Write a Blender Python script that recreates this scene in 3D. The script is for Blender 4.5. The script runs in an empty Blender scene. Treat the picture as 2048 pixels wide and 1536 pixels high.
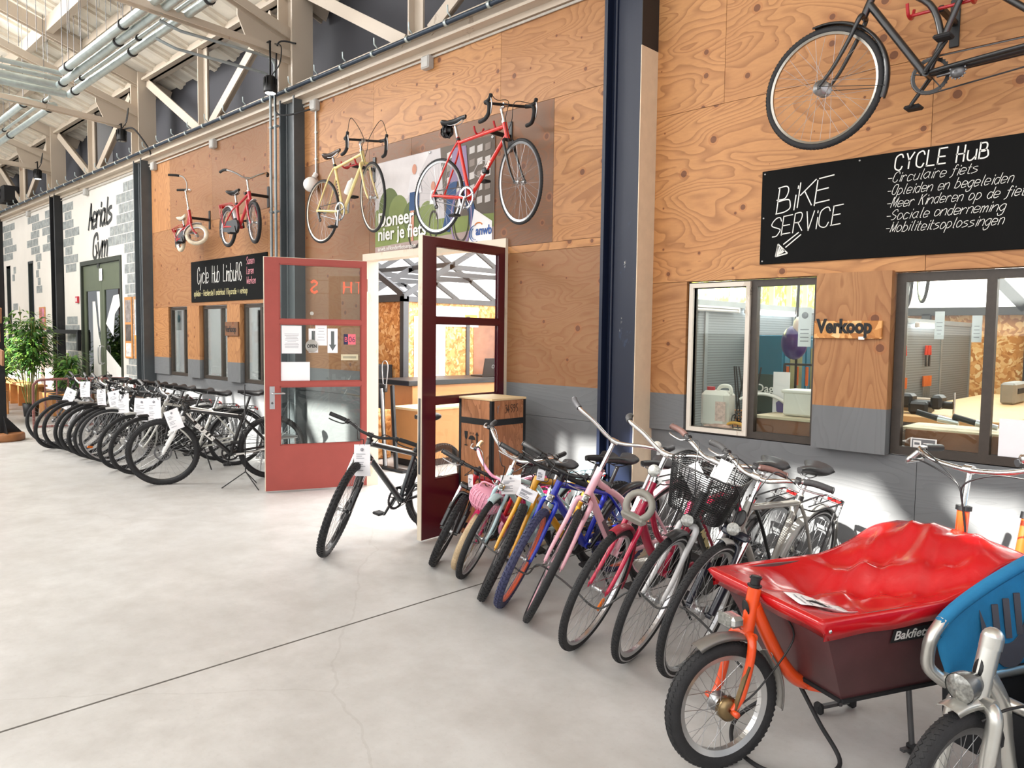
import bpy, math, random
from mathutils import Vector, Matrix
random.seed(7)
SC = bpy.context.scene
COL = SC.collection
PI = math.pi
V = Vector

# ------------------------------------------------------------------ camera
F_PX = 1520.0
cam_d = bpy.data.cameras.new('camera'); cam = bpy.data.objects.new('camera', cam_d); COL.objects.link(cam)
cam_d.sensor_fit = 'HORIZONTAL'; cam_d.sensor_width = 36.0; cam_d.lens = 36.0*F_PX/2048.0
cam_d.clip_end = 300; cam_d.clip_start = 0.05
_R = ((0.71521598, 0.05318273, -0.69687711), (0.69879395, -0.03676186, 0.71437776), (0.01237406, -0.99790789, -0.06345644))
CAMP = V((0, -4.784, 1.65))
_m = Matrix(((_R[0][0], -_R[0][1], -_R[0][2], CAMP.x), (_R[1][0], -_R[1][1], -_R[1][2], CAMP.y), (_R[2][0], -_R[2][1], -_R[2][2], CAMP.z), (0, 0, 0, 1)))
cam.matrix_world = _m
SC.camera = cam

# ------------------------------------------------------------------ light
SC.view_settings.view_transform = 'Standard'; SC.view_settings.look = 'None'
SC.view_settings.gamma = 1.0; SC.view_settings.use_curve_mapping = False
SC.view_settings.exposure = -0.02
w = bpy.data.worlds.new('sky'); SC.world = w; w.use_nodes = True
_bg = w.node_tree.nodes['Background']; _bg.inputs[0].default_value = (0.93, 0.97, 1.0, 1); _bg.inputs[1].default_value = 1.0
sun_d = bpy.data.lights.new('sun', 'SUN'); sun = bpy.data.objects.new('sun', sun_d); COL.objects.link(sun)
sun_d.energy = 26.0; sun_d.angle = math.radians(0.55); sun_d.color = (1.0, 0.96, 0.88)
SUN_DIR = V((0.17, 0.79, -0.578)).normalized()
sun.rotation_euler = SUN_DIR.to_track_quat('-Z', 'Y').to_euler()
def area(name, loc, target, sx, sy, power, col=(1, 1, 1)):
    d = bpy.data.lights.new(name, 'AREA'); d.shape = 'RECTANGLE'; d.size = sx; d.size_y = sy; d.energy = power; d.color = col
    o = bpy.data.objects.new(name, d); COL.objects.link(o); o.location = loc
    o.rotation_euler = (V(target)-V(loc)).to_track_quat('-Z', 'Y').to_euler()
    return o
area('skylight', (-5, -8.0, 7.4), (-5, -0.5, 1.5), 22, 4.0, 600, (1, 0.99, 0.975))
area('skylight', (-13.0, -4.6, 7.1), (-3.5, -2.0, 0), 5, 3.5, 950, (1, 0.985, 0.96))
area('window_light', (-6, -10.7, 4.0), (-6, 0, 4.6), 30, 4.5, 1050, (0.97, 0.985, 1.0))  # added fill for roof and facade; the wall behind it has no window
area('skylight', (-19, -8.0, 7.2), (-19, -0.5, 1.5), 8, 3.5, 700, (1, 0.985, 0.96))
area('workshop_fill', (-1.5, 3.0, 5.5), (-1.5, 3.2, 0), 5, 3, 330, (1, 0.98, 0.95))  # added fill light inside the workshop, no skylight there
area('office_fill', (-7.4, 2.4, 5.0), (-8.9, 3.4, .8), 3, 1.2, 420, (1, .98, .95))  # this and the next two: fills added to brighten the shop interior, not skylights
area('office_fill', (-8.5, 5.0, 6.5), (-8.5, 4.8, 0), 7, 7, 750, (1, .98, .95))
area('office_fill', (-4.75, 4.0, 2.9), (-9, 3.6, 1.2), 4, 1.6, 330, (1, 0.98, 0.95))  # sideways fill added for the OSB office wall

# ------------------------------------------------------------------ object helpers
def tag(o, label=None, cat=None, group=None, kind=None):
    if label: o['label'] = label
    if cat: o['category'] = cat
    if group: o['group'] = group
    if kind: o['kind'] = kind
    return o
def empty(name, loc=(0, 0, 0), label=None, cat=None, group=None, rot=None):
    o = bpy.data.objects.new(name, None); COL.objects.link(o); o.location = loc; o.empty_display_size = 0.1
    if rot: o.rotation_euler = rot
    return tag(o, label, cat, group)

class MB:
    """collects shapes, then links them as one mesh object"""
    def __init__(s): s.v = []; s.f = []; s.m = []; s.sm = []; s.at = {}
    def add(s, vs, fs, mi=0, smooth=False):
        b = len(s.v); s.v += [tuple(p) for p in vs]
        for f in fs: s.f.append(tuple(i+b for i in f)); s.m.append(mi); s.sm.append(smooth)
        return s
    def box(s, x0, x1, y0, y1, z0, z1, mi=0, M=None, attr=None):
        vs = [V((x, y, z)) for z in (z0, z1) for y in (y0, y1) for x in (x0, x1)]
        if M: vs = [M @ p for p in vs]
        n = len(s.f)
        s.add(vs, [(0, 2, 3, 1), (4, 5, 7, 6), (0, 1, 5, 4), (2, 6, 7, 3), (0, 4, 6, 2), (1, 3, 7, 5)], mi)
        if attr:
            for k in range(n, n+6): s.at[k] = attr
        return s
    def bbox(s, c, sz, r=0.01, mi=0, M=None, smooth=False):
        """box with chamfered edges"""
        hx, hy, hz = sz[0]/2, sz[1]/2, sz[2]/2; r = min(r, hx*.9, hy*.9, hz*.9); vs = []; idx = {}
        for sx in (-1, 1):
            for sy in (-1, 1):
                for sz_ in (-1, 1):
                    for a in range(3):
                        p = [sx*(hx-r), sy*(hy-r), sz_*(hz-r)]; p[a] = (sx*hx, sy*hy, sz_*hz)[a]
                        idx[(sx, sy, sz_, a)] = len(vs); vs.append(V(p)+V(c))
        if M: vs = [M @ p for p in vs]
        fs = []
        for a in range(3):
            b, c_ = (a+1) % 3, (a+2) % 3
            for sg in (-1, 1):
                q = []
                for (u, w_) in ((-1, -1), (1, -1), (1, 1), (-1, 1)):
                    k = [0, 0, 0]; k[a] = sg; k[b] = u; k[c_] = w_; q.append(idx[(k[0], k[1], k[2], a)])
                fs.append(q if sg > 0 else q[::-1])
            for sb in (-1, 1):
                for sc in (-1, 1):
                    k0 = [0, 0, 0]; k1 = [0, 0, 0]; k0[a] = -1; k1[a] = 1
                    for k in (k0, k1): k[b] = sb; k[c_] = sc
                    q = [idx[(*k0, b)], idx[(*k1, b)], idx[(*k1, c_)], idx[(*k0, c_)]]
                    fs.append(q if sb*sc > 0 else q[::-1])
        for sx in (-1, 1):
            for sy in (-1, 1):
                for sz_ in (-1, 1):
                    q = [idx[(sx, sy, sz_, a)] for a in range(3)]
                    fs.append(q if sx*sy*sz_ > 0 else q[::-1])
        s.add(vs, fs, mi, smooth); return s
    def tube(s, pts, r, n=8, mi=0, closed=False, caps=True, flat=1.0, up=None, smooth=True):
        pts = [V(p) for p in pts]; N = len(pts)
        rs = r if isinstance(r, (list, tuple)) else [r]*N
        rings = []; prev = None
        for i, p in enumerate(pts):
            if closed: t = (pts[(i+1) % N]-pts[i-1])
            else: t = (pts[min(i+1, N-1)]-pts[max(i-1, 0)])
            if t.length < 1e-9: t = V((0, 0, 1))
            t.normalize()
            if prev is None:
                a = V(up) if up else (V((0, 0, 1)) if abs(t.z) < .9 else V((1, 0, 0)))
                u = (a - t*a.dot(t)).normalized()
            else:
                u = prev - t*prev.dot(t)
                u = u.normalized() if u.length > 1e-6 else V((1, 0, 0))
            prev = u; w_ = t.cross(u)
            rings.append([p + (u*math.cos(2*PI*k/n)*rs[i]*flat + w_*math.sin(2*PI*k/n)*rs[i]) for k in range(n)])
        vs = [q for rg in rings for q in rg]; fs = []
        M_ = N if closed else N-1
        for i in range(M_):
            a, b = i*n, ((i+1) % N)*n
            for k in range(n): fs.append((a+k, a+(k+1) % n, b+(k+1) % n, b+k))
        s.add(vs, fs, mi, smooth)
        if caps and not closed and n > 2:
            s.add(rings[0], [tuple(range(n))[::-1]], mi); s.add(rings[-1], [tuple(range(n))], mi)
        return s
    def lathe(s, prof, n=24, axis='Z', o=(0, 0, 0), mi=0, smooth=True, M=None, closed=False):
        """profile of (radius, height) round an axis; closed joins the ends of the profile"""
        vs = []
        for (r, h) in prof:
            for k in range(n):
                a = 2*PI*k/n; c, d = r*math.cos(a), r*math.sin(a)
                p = V((c, d, h)) if axis == 'Z' else (V((c, h, d)) if axis == 'Y' else V((h, c, d)))
                p += V(o); vs.append(M @ p if M else p)
        fs = []; m = len(prof); fl = axis == 'Y'
        for i in range(m if closed else m-1):
            a, b = i*n, ((i+1) % m)*n
            for k in range(n):
                q = (a+k, a+(k+1) % n, b+(k+1) % n, b+k); fs.append(q[::-1] if fl else q)
        s.add(vs, fs, mi, smooth); return s
    def prism(s, poly, d, mi=0, M=None):
        """polygon in XZ (x,z) extruded from y=0 to y=d"""
        n = len(poly); vs = [V((x, 0, z)) for x, z in poly]+[V((x, d, z)) for x, z in poly]
        if M: vs = [M @ p for p in vs]
        fs = [tuple(range(n)), tuple(range(2*n-1, n-1, -1))]+[(i, i+n, (i+1) % n+n, (i+1) % n) for i in range(n)]
        s.add(vs, fs, mi); return s
    def poly(s, pts, mi=0): s.add(pts, [tuple(range(len(pts)))], mi); return s
    def ball(s, c, r, n=12, mi=0, sc=(1, 1, 1), M=None):
        pr = [(r*math.sin(PI*i/(n//2)), -r*math.cos(PI*i/(n//2))) for i in range(n//2+1)]
        mm = Matrix.Translation(V(c)) @ Matrix.Diagonal((*sc, 1))
        s.lathe(pr, n, 'Z', (0, 0, 0), mi, True, (M @ mm) if M else mm); return s
    def bar(s, a, b, w_, h, mi=0, up=(0, 0, 1)):
        """rectangular bar between two points"""
        a, b = V(a), V(b); t = (b-a); L = t.length; t.normalize(); u = V(up); u = (u-t*u.dot(t))
        if u.length < 1e-4: u = V((1, 0, 0)); u = u-t*u.dot(t)
        u.normalize(); q = t.cross(u)
        M = Matrix(((t.x, q.x, u.x, a.x), (t.y, q.y, u.y, a.y), (t.z, q.z, u.z, a.z), (0, 0, 0, 1)))
        s.box(0, L, -w_/2, w_/2, -h/2, h/2, mi, M); return s
    def mesh(s, name, mats):
        me = bpy.data.meshes.new(name); me.from_pydata(s.v, [], s.f)
        for m in (mats if isinstance(mats, (list, tuple)) else [mats]): me.materials.append(m)
        me.polygons.foreach_set('material_index', s.m); me.polygons.foreach_set('use_smooth', s.sm)
        if s.at:
            ca = me.attributes.new('sheet', 'FLOAT_COLOR', 'CORNER')
            for p in me.polygons:
                c = s.at.get(p.index, (0.5, 0.5, 0, 1))
                for li in p.loop_indices: ca.data[li].color = (*c[:3], 1)
        me.update(); return me
    def build(s, name, mats, parent=None, M=None):
        return link(name, s.mesh(name, mats), parent, M)
def link(name, me, parent=None, M=None):
    o = bpy.data.objects.new(name, me); COL.objects.link(o)
    if parent: o.parent = parent
    if M is not None: o.matrix_basis = M
    return o
def struct(name, mb, mats): return tag(mb.build(name, mats), kind='structure')
def cr(pts, n=6, closed=False):
    """smooth path through points"""
    P = [V(p) for p in pts]; N = len(P); out = []
    for i in range(N if closed else N-1):
        p0, p1, p2, p3 = (P[(i-1) % N], P[i], P[(i+1) % N], P[(i+2) % N]) if closed else (P[max(i-1, 0)], P[i], P[i+1], P[min(i+2, N-1)])
        for k in range(n):
            t = k/n; out.append(0.5*((2*p1)+(p2-p0)*t+(2*p0-5*p1+4*p2-p3)*t*t+(3*p1-p0-3*p2+p3)*t**3))
    if not closed: out.append(P[-1])
    return out
def arc(c, r, a0, a1, n=12, ax='XZ'):
    o = []
    for k in range(n+1):
        a = math.radians(a0+(a1-a0)*k/n); u, v_ = r*math.cos(a), r*math.sin(a)
        o.append(V(c)+(V((u, 0, v_)) if ax == 'XZ' else V((u, v_, 0)) if ax == 'XY' else V((0, u, v_))))
    return o
def frame_m(o, u, up):
    """matrix with local X along u, local Z along up, local -Y towards the viewer side"""
    u = V(u).normalized(); up = V(up).normalized(); y = up.cross(u)
    return Matrix(((u.x, y.x, up.x, o[0]), (u.y, y.y, up.y, o[1]), (u.z, y.z, up.z, o[2]), (0, 0, 0, 1)))
def font_mesh(text, size, depth=0.002, align='LEFT', name='lettering', offset=0.0, xs=1.0):
    cu = bpy.data.curves.new(name, 'FONT'); cu.body = text; cu.size = size; cu.extrude = depth; cu.align_x = align; cu.offset = offset
    cu.resolution_u = 3
    o = bpy.data.objects.new(name, cu); me = bpy.data.meshes.new_from_object(o)
    bpy.data.objects.remove(o); bpy.data.curves.remove(cu)
    # font lies in XY facing +Z: stand it up in XZ facing -Y
    me.transform(Matrix(((xs, 0, 0, 0), (0, 0, -1, 0), (0, 1, 0, 0), (0, 0, 0, 1))))
    me.name = name
    return me
def lettering(text, size, mat, parent, M=None, depth=0.002, align='LEFT', name='lettering', offset=0.0, xs=1.0):
    me = font_mesh(text, size, depth, align, name, offset, xs); me.materials.clear(); me.materials.append(mat)
    return link(name, me, parent, M)

# single stroke handwriting: x digit 0-9, y one of 0..e (4 = baseline, a = x height, e = capital height)
GL = {'a': '594a2a0806243456 5a5564', 'b': '0e04 081a3a58563414 06', 'c': '593a1a0806143455', 'd': '593a1a0806243456 5e54', 'e': '0757593a1a0806143455', 'f': '4d3e2c2402 0a4a',
'g': '594a2a0806243456 5a52301002', 'h': '0e04 082a4a5854', 'i': '1a14 1c1d', 'j': '2a211000 2c2d', 'k': '0e04 5a07 1854', 'l': '1e1524', 'm': '0a04 082a3834 385a6864', 'n': '0a04 082a4a5854',
'o': '3a1a0806143456583a', 'p': '0a00 081a3a58563414', 'r': '0a04 082a3a49', 's': '4a2a09184756451404', 't': '1d152434 0a3a', 'u': '0a06143456 5a54', 'v': '0a24 5a24', 'w': '0a14 1438 3854 547a', 'y': '0a25 5a10',
'A': '042e 2e54 1848', 'B': '0e04 0e3e4c3909 094957553404', 'C': '5c4e2e0c06244456', 'E': '0e04 0e5e 0949 0454', 'F': '0e04 0e5e 0949', 'G': '5c4e2e0c06244456 5639', 'H': '0e04 5e54 0959', 'I': '1e14', 'K': '0e04 5e09 2a54', 'L': '0e04 0454',
'M': '040e 0e35 356e 6e64', 'O': '2e0c06244456 565c4e2e', 'R': '0e04 0e3e4c3909 2954', 'S': '5c4e2e0c0a4857453414 05', 'U': '0e061434465e', 'V': '0e24 244e', 'W': '0e14 143a 3a54 547e', 'Y': '0e29 5e29 2924', 'T': '0e6e 3e34',
'-': '0848', '+': '0848 2b25', '/': '040e', '.': '0405', '3': '0d2e4d4b2a 2a4947452404', '4': '3e07 0757 3a34', '5': '5e1e1a3a585634 04', '9': '5a3a0b0d2e4e5a34', '0': '2e0c06244456 565c4e2e'}
def strokes(mb, text, o, u, up, h, wd, slant=0.0, mi=0, gap=0.28, sx=0.62, wob=0.0, n_off=None):
    """ribbon handwriting on a plane: o origin on baseline, u reading direction, up, h capital height"""
    u = V(u).normalized(); up = V(up).normalized(); x = 0.0; o = V(o); nrm = u.cross(up)*0.0
    for ch in text:
        if ch == ' ': x += h*0.42; continue
        g = GL.get(ch)
        if not g: x += h*.3; continue
        mx = 0
        for st in g.split():
            P = []
            for k in range(0, len(st)-1, 2):
                a = int(st[k], 16)/10.0; b = (int(st[k+1], 16)-4)/10.0; mx = max(mx, a)
                P.append((a, b))
            if len(P) < 2: continue
            if len(P) > 2:
                q = cr([(p[0], 0, p[1]) for p in P], 4); P = [(p.x, p.z) for p in q]
            jx, jy = random.uniform(-wob, wob), random.uniform(-wob, wob)
            L = []
            for (a, b) in P: L.append(o + u*(x + (a*sx/0.62+jx)*h*0.8 + slant*b*h) + up*((b+jy)*h))
            for k in range(len(L)):
                pass
            vs = []
            for k, p in enumerate(L):
                t = (L[min(k+1, len(L)-1)]-L[max(k-1, 0)])
                t = t.normalized() if t.length > 1e-9 else u
                s_ = (up*t.dot(u)-u*t.dot(up))*wd/2
                e = t*wd*.4*(-1 if k == 0 else 1 if k == len(L)-1 else 0)
                vs += [p+s_+e, p-s_+e]
            mb.add(vs, [(2*k, 2*k+1, 2*k+3, 2*k+2) for k in range(len(L)-1)], mi)
        x += (mx*sx/0.62*0.8+gap*0.5)*h
    return x

def words(text, o, u, up, h, wd, m, parent, name='chalk_writing', **k):
    sp = h*.42; x = 0.0; U = V(u).normalized()
    for wd_ in text.split(' '):
        b = MB(); x += strokes(b, wd_, V(o)+U*x, u, up, h, wd, **k)+sp
        b.build(name, m, parent)
# ------------------------------------------------------------------ materials
def lin(c):
    if isinstance(c, str): c = tuple(int(c[i:i+2], 16)/255 for i in (0, 2, 4))
    return tuple(x/12.92 if x <= .04045 else ((x+.055)/1.055)**2.4 for x in c)
class NT:
    def __init__(s, name):
        s.m = bpy.data.materials.new(name); s.m.use_nodes = True; s.t = s.m.node_tree; s.n = s.t.nodes; s.l = s.t.links
        s.b = s.n['Principled BSDF']; s.out = s.n['Material Output']
    def node(s, ty, **k):
        nd = s.n.new(ty)
        for a, b in k.items():
            if a.startswith('i_'): nd.inputs[a[2:].replace('_', ' ')].default_value = b
            else: setattr(nd, a, b)
        return nd
    def link(s, a, b): s.l.new(a, b)
    def coord(s, kind='Object', scale=(1, 1, 1)):
        tc = s.node('ShaderNodeTexCoord'); mp = s.node('ShaderNodeMapping'); mp.inputs['Scale'].default_value = scale
        s.link(tc.outputs[kind], mp.inputs[0]); return mp.outputs[0]
    def noise(s, vec, sc, det=3, rough=.5, dist=0.0):
        n = s.node('ShaderNodeTexNoise'); n.inputs['Scale'].default_value = sc; n.inputs['Detail'].default_value = det
        n.inputs['Roughness'].default_value = rough; n.inputs['Distortion'].default_value = dist
        s.link(vec, n.inputs['Vector']); return n.outputs[0]
    def ramp(s, fac, stops):
        r = s.node('ShaderNodeValToRGB'); e = r.color_ramp.elements
        while len(e) < len(stops): e.new(.5)
        for k, (p, c) in enumerate(stops):
            e[k].position = p; e[k].color = (*(c if not isinstance(c, (int, float)) else (c, c, c)), 1)
        s.link(fac, r.inputs[0]); return r.outputs[0]
    def mix(s, fac, a, b, mode='MIX'):
        m = s.node('ShaderNodeMix', data_type='RGBA', blend_type=mode)
        for k, x in ((0, fac), (6, a), (7, b)):
            if isinstance(x, (int, float)): m.inputs[k].default_value = x
            elif isinstance(x, tuple): m.inputs[k].default_value = (*x, 1)
            else: s.link(x, m.inputs[k])
        return m.outputs[2]
    def math(s, op, a, b=0.0, c=0.0):
        m = s.node('ShaderNodeMath', operation=op)
        for k, x in enumerate((a, b, c)):
            if isinstance(x, (int, float)): m.inputs[k].default_value = x
            else: s.link(x, m.inputs[k])
        return m.outputs[0]
    def bump(s, h, st=.2, d=.01):
        b = s.node('ShaderNodeBump'); b.inputs['Strength'].default_value = st; b.inputs['Distance'].default_value = d
        s.link(h, b.inputs['Height']); s.link(b.outputs[0], s.b.inputs['Normal'])
_MC = {}
def mat(name, col, rough=.5, metal=0.0, var=.12, sc=6.0, coat=0.0, bump=0.0, trans=0.0, em=0.0, spec=.5):
    """painted / plain surface with faint procedural mottling"""
    key = (name, col, rough, metal)
    if key in _MC: return _MC[key]
    t = NT(name); c = lin(col); vec = t.coord('Object')
    n = t.noise(vec, sc, 4, .6)
    lo = tuple(x*(1-var) for x in c); hi = tuple(min(1, x*(1+var)) for x in c)
    t.link(t.ramp(n, [(.3, lo), (.7, hi)]), t.b.inputs['Base Color'])
    t.b.inputs['Roughness'].default_value = rough; t.b.inputs['Metallic'].default_value = metal
    t.b.inputs['Coat Weight'].default_value = coat; t.b.inputs['Coat Roughness'].default_value = .08
    t.b.inputs['Specular IOR Level'].default_value = spec
    if trans: t.b.inputs['Transmission Weight'].default_value = trans
    if em: t.b.inputs['Emission Color'].default_value = (*c, 1); t.b.inputs['Emission Strength'].default_value = em
    if bump: t.bump(t.noise(vec, sc*8, 3), bump)
    _MC[key] = t.m; return t.m
def plywood(name, bright='cb935c', brown='74523a', line='84502a', painted=True, knot=True):
    t = NT(name)
    at = t.node('ShaderNodeAttribute', attribute_name='sheet'); sp = t.node('ShaderNodeSeparateColor'); t.link(at.outputs['Color'], sp.inputs[0])
    tc = t.node('ShaderNodeTexCoord'); sx = t.node('ShaderNodeSeparateXYZ'); t.link(tc.outputs['Object'], sx.inputs[0])
    X, Y, Z = sx.outputs; tone, seed, vert = sp.outputs
    gx = t.math('ADD', X, t.math('MULTIPLY', Y, .7))
    along = t.math('ADD', t.math('MULTIPLY', gx, t.math('SUBTRACT', 1.0, vert)), t.math('MULTIPLY', Z, vert))
    across = t.math('ADD', t.math('MULTIPLY', Z, t.math('SUBTRACT', 1.0, vert)), t.math('MULTIPLY', gx, vert))
    cb = t.node('ShaderNodeCombineXYZ')
    t.link(t.math('MULTIPLY_ADD', seed, 37.0, t.math('MULTIPLY', along, .55)), cb.inputs[0])
    t.link(t.math('MULTIPLY_ADD', seed, 11.0, t.math('MULTIPLY', across, 2.0)), cb.inputs[1])
    n1 = t.noise(cb.outputs[0], 1.3, 2.5, .45, .5)
    ph = t.math('FRACT', t.math('MULTIPLY', n1, 26.0))
    ln = t.ramp(ph, [(0.0, 0.0), (.45, .12), (.82, .75), (.93, 1.0), (1.0, 0.0)])
    broad = t.noise(cb.outputs[0], .9, 3, .6)
    fine = t.noise(cb.outputs[0], 24, 2, .6)
    basec = t.mix(tone, lin(brown), lin(bright))
    basec = t.mix(t.ramp(broad, [(.3, 0.0), (.75, .6)]), basec, t.mix(tone, lin('5e412c'), lin('b87c48')))
    basec = t.mix(t.math('MULTIPLY', ln, .6), basec, lin(line))
    basec = t.mix(t.ramp(fine, [(.35, .0), (.7, .16)]), basec, lin('7a4824'))
    if knot:
        cb2 = t.node('ShaderNodeCombineXYZ'); t.link(t.math('MULTIPLY_ADD', seed, 5.0, X), cb2.inputs[0]); t.link(t.math('MULTIPLY', Z, 1.0), cb2.inputs[1])
        vo = t.node('ShaderNodeTexVoronoi', voronoi_dimensions='2D'); vo.inputs['Scale'].default_value = 3.6; t.link(cb2.outputs[0], vo.inputs['Vector'])
        sc2 = t.node('ShaderNodeSeparateColor'); t.link(vo.outputs['Color'], sc2.inputs[0])
        rad = t.math('MULTIPLY', t.math('SUBTRACT', sc2.outputs[0], .25), .16)
        k = t.math('LESS_THAN', vo.outputs['Distance'], t.math('MINIMUM', rad, .085))
        ring = t.math('MULTIPLY', t.math('LESS_THAN', vo.outputs['Distance'], t.math('MULTIPLY', t.math('MINIMUM', rad, .085), 1.7)), .35)
        basec = t.mix(ring, basec, lin('a05e30')); basec = t.mix(t.math('MULTIPLY', k, .8), basec, lin('5c3018'))
    if painted:
        g = t.mix(t.math('MULTIPLY', ln, .25), lin('6c6e70'), lin('545658'))
        g = t.mix(t.ramp(broad, [(.35, 0.0), (.7, .3)]), g, lin('7c7e80'))
        basec = t.mix(t.math('LESS_THAN', Z, 1.241), basec, g)
    t.link(basec, t.b.inputs['Base Color']); t.b.inputs['Roughness'].default_value = .55
    t.bump(ln, .12, .004)
    return t.m
def osb(name):
    t = NT(name); v = t.coord('Object'); vo = t.node('ShaderNodeTexVoronoi'); vo.inputs['Scale'].default_value = 26
    ns = t.node('ShaderNodeTexNoise'); ns.inputs['Scale'].default_value = 7; t.link(v, ns.inputs['Vector'])
    mv = t.mix(.18, v, ns.outputs['Color']); t.link(mv, vo.inputs['Vector'])
    sc = t.node('ShaderNodeSeparateColor'); t.link(vo.outputs['Color'], sc.inputs[0])
    t.link(t.ramp(sc.outputs[0], [(0, lin('a8682e')), (.4, lin('cf8f4c')), (.75, lin('e3ad6c')), (1, lin('f0cc94'))]), t.b.inputs['Base Color'])
    t.b.inputs['Roughness'].default_value = .6; return t.m
def concrete(name):
    t = NT(name); v = t.coord('Object')
    a = t.noise(v, .45, 5, .62, .4); b = t.noise(v, 2.6, 6, .65); c = t.noise(v, 40, 3, .6)
    col = t.ramp(a, [(.3, lin('bcbbb9')), (.5, lin('c8c7c5')), (.72, lin('d3d2d0'))])
    col = t.mix(t.ramp(b, [(.36, .0), (.66, .75)]), col, lin('b0adA9'))
    col = t.mix(t.ramp(c, [(.55, .0), (.8, .25)]), col, lin('a5a19b'))
    vo = t.node('ShaderNodeTexVoronoi'); vo.inputs['Scale'].default_value = 1.5; t.link(v, vo.inputs['Vector'])
    s2 = t.node('ShaderNodeSeparateColor'); t.link(vo.outputs['Color'], s2.inputs[0])
    sp = t.math('LESS_THAN', vo.outputs['Distance'], t.math('MULTIPLY', t.math('POWER', s2.outputs[1], 3.0), .05))
    col = t.mix(t.math('MULTIPLY', sp, .45), col, lin('6f6a62'))
    # hairline cracks
    v2 = t.node('ShaderNodeTexVoronoi', feature='DISTANCE_TO_EDGE'); v2.inputs['Scale'].default_value = .22
    nn = t.node('ShaderNodeTexNoise'); nn.inputs['Scale'].default_value = 1.3; nn.inputs['Detail'].default_value = 6; t.link(v, nn.inputs['Vector'])
    t.link(t.mix(.25, v, nn.outputs['Color']), v2.inputs['Vector'])
    cr_ = t.math('MULTIPLY', t.math('LESS_THAN', v2.outputs['Distance'], .0009), .16)
    col = t.mix(cr_, col, lin('8a857d'))
    t.link(col, t.b.inputs['Base Color'])
    t.link(t.ramp(b, [(.3, .28), (.7, .48)]), t.b.inputs['Roughness']); t.b.inputs['Specular IOR Level'].default_value = .45
    t.bump(c, .04, .002); return t.m
def peeling(name, c0, c1, c2, th=.60, sc=3.0):
    """old paint over older paint over steel"""
    t = NT(name); v = t.coord('Object', (1, 1, .35)); a = t.noise(v, sc, 8, .72, .3); b = t.noise(v, sc*3, 5, .6)
    col = t.mix(t.ramp(a, [(th, 0.0), (th+.02, 1.0)]), lin(c0), lin(c1)); col = t.mix(t.ramp(t.math('MULTIPLY', a, b), [(.40, 0.0), (.42, 1.0)]), col, lin(c2))
    t.link(col, t.b.inputs['Base Color']); t.b.inputs['Roughness'].default_value = .42; t.bump(a, .25, .01); return t.m
def glass(name, tint='f4f8f6', refl=1.0):
    """thin pane: mostly see-through, fresnel reflection"""
    t = NT(name); t.n.remove(t.b)
    fr = t.node('ShaderNodeFresnel'); fr.inputs['IOR'].default_value = 1.5
    tr = t.node('ShaderNodeBsdfTransparent'); tr.inputs[0].default_value = (*lin(tint), 1)
    gl = t.node('ShaderNodeBsdfGlossy'); gl.inputs['Roughness'].default_value = .015
    mx = t.node('ShaderNodeMixShader'); t.link(t.math('MULTIPLY', fr.outputs[0], refl), mx.inputs[0]); t.link(tr.outputs[0], mx.inputs[1]); t.link(gl.outputs[0], mx.inputs[2])
    t.link(mx.outputs[0], t.out.inputs[0]); return t.m
def emit(name, col, st):
    t = NT(name); c = lin(col); t.b.inputs['Base Color'].default_value = (*c, 1)
    t.b.inputs['Emission Color'].default_value = (*c, 1); t.b.inputs['Emission Strength'].default_value = st; return t.m
def mesh_cloth(name, col, sc, fill):
    """open wire / net weave"""
    t = NT(name); c = lin(col); t.b.inputs['Base Color'].default_value = (*c, 1); t.b.inputs['Roughness'].default_value = .5
    tc = t.node('ShaderNodeTexCoord'); sx = t.node('ShaderNodeSeparateXYZ'); t.link(tc.outputs['UV'], sx.inputs[0])
    a = t.math('FRACT', t.math('MULTIPLY', sx.outputs[0], sc[0])); b = t.math('FRACT', t.math('MULTIPLY', sx.outputs[1], sc[1]))
    m = t.math('MAXIMUM', t.math('LESS_THAN', a, fill), t.math('LESS_THAN', b, fill))
    tr = t.node('ShaderNodeBsdfTransparent'); mx = t.node('ShaderNodeMixShader'); t.link(m, mx.inputs[0]); t.link(tr.outputs[0], mx.inputs[1]); t.link(t.b.outputs[0], mx.inputs[2])
    t.link(mx.outputs[0], t.out.inputs[0]); return t.m

M_PLY = plywood('plywood_painted'); M_PLYRAW = plywood('plywood_raw', painted=False)
M_OSB = osb('osb'); M_FLOOR = concrete('concrete')
M_CREAM = peeling('cream_steel_paint', 'c4b6a5', 'a99886', '7a4038', .62, 2.4)
M_ROOF = mat('roof_panel', 'e8e2d6', .75, var=.14, sc=1.2); M_RIB = mat('roof_rib', 'ded6c8', .75, var=.15, sc=1.5)
M_BLUECOL = peeling('blue_column_paint', '0f1930', '1e2d48', 'd8d4c6', .63, 3.0)
M_GREYCOL = mat('grey_column_paint', '4c5154', .45, var=.1); M_BLKCOL = peeling('black_column_paint', '1d1d1f', '2a2a2c', 'd8c9a0', .60, 2.6)
M_COLCREAM = mat('column_cream', 'd9c3a8', .5, var=.06, sc=9); M_COLBLACK = mat('column_black', '1b1c20', .5)
M_DARKPANEL = mat('clerestory_panel', '4a4a50', .8, var=.06, sc=.8)
M_BLACK = mat('black_paint', '161618', .42); M_BLACKM = mat('black_matt', '1c1c1e', .75); M_RUBBER = mat('tyre_rubber', '222224', .72, var=.2, sc=30, bump=.2)
M_CHROME = mat('chrome', 'e2e2e2', .16, 1.0, var=.03); M_ALU = mat('aluminium', 'c4c5c7', .32, 1.0, var=.06); M_STEEL = mat('dark_steel', '6a6a6c', .4, 1.0)
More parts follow.
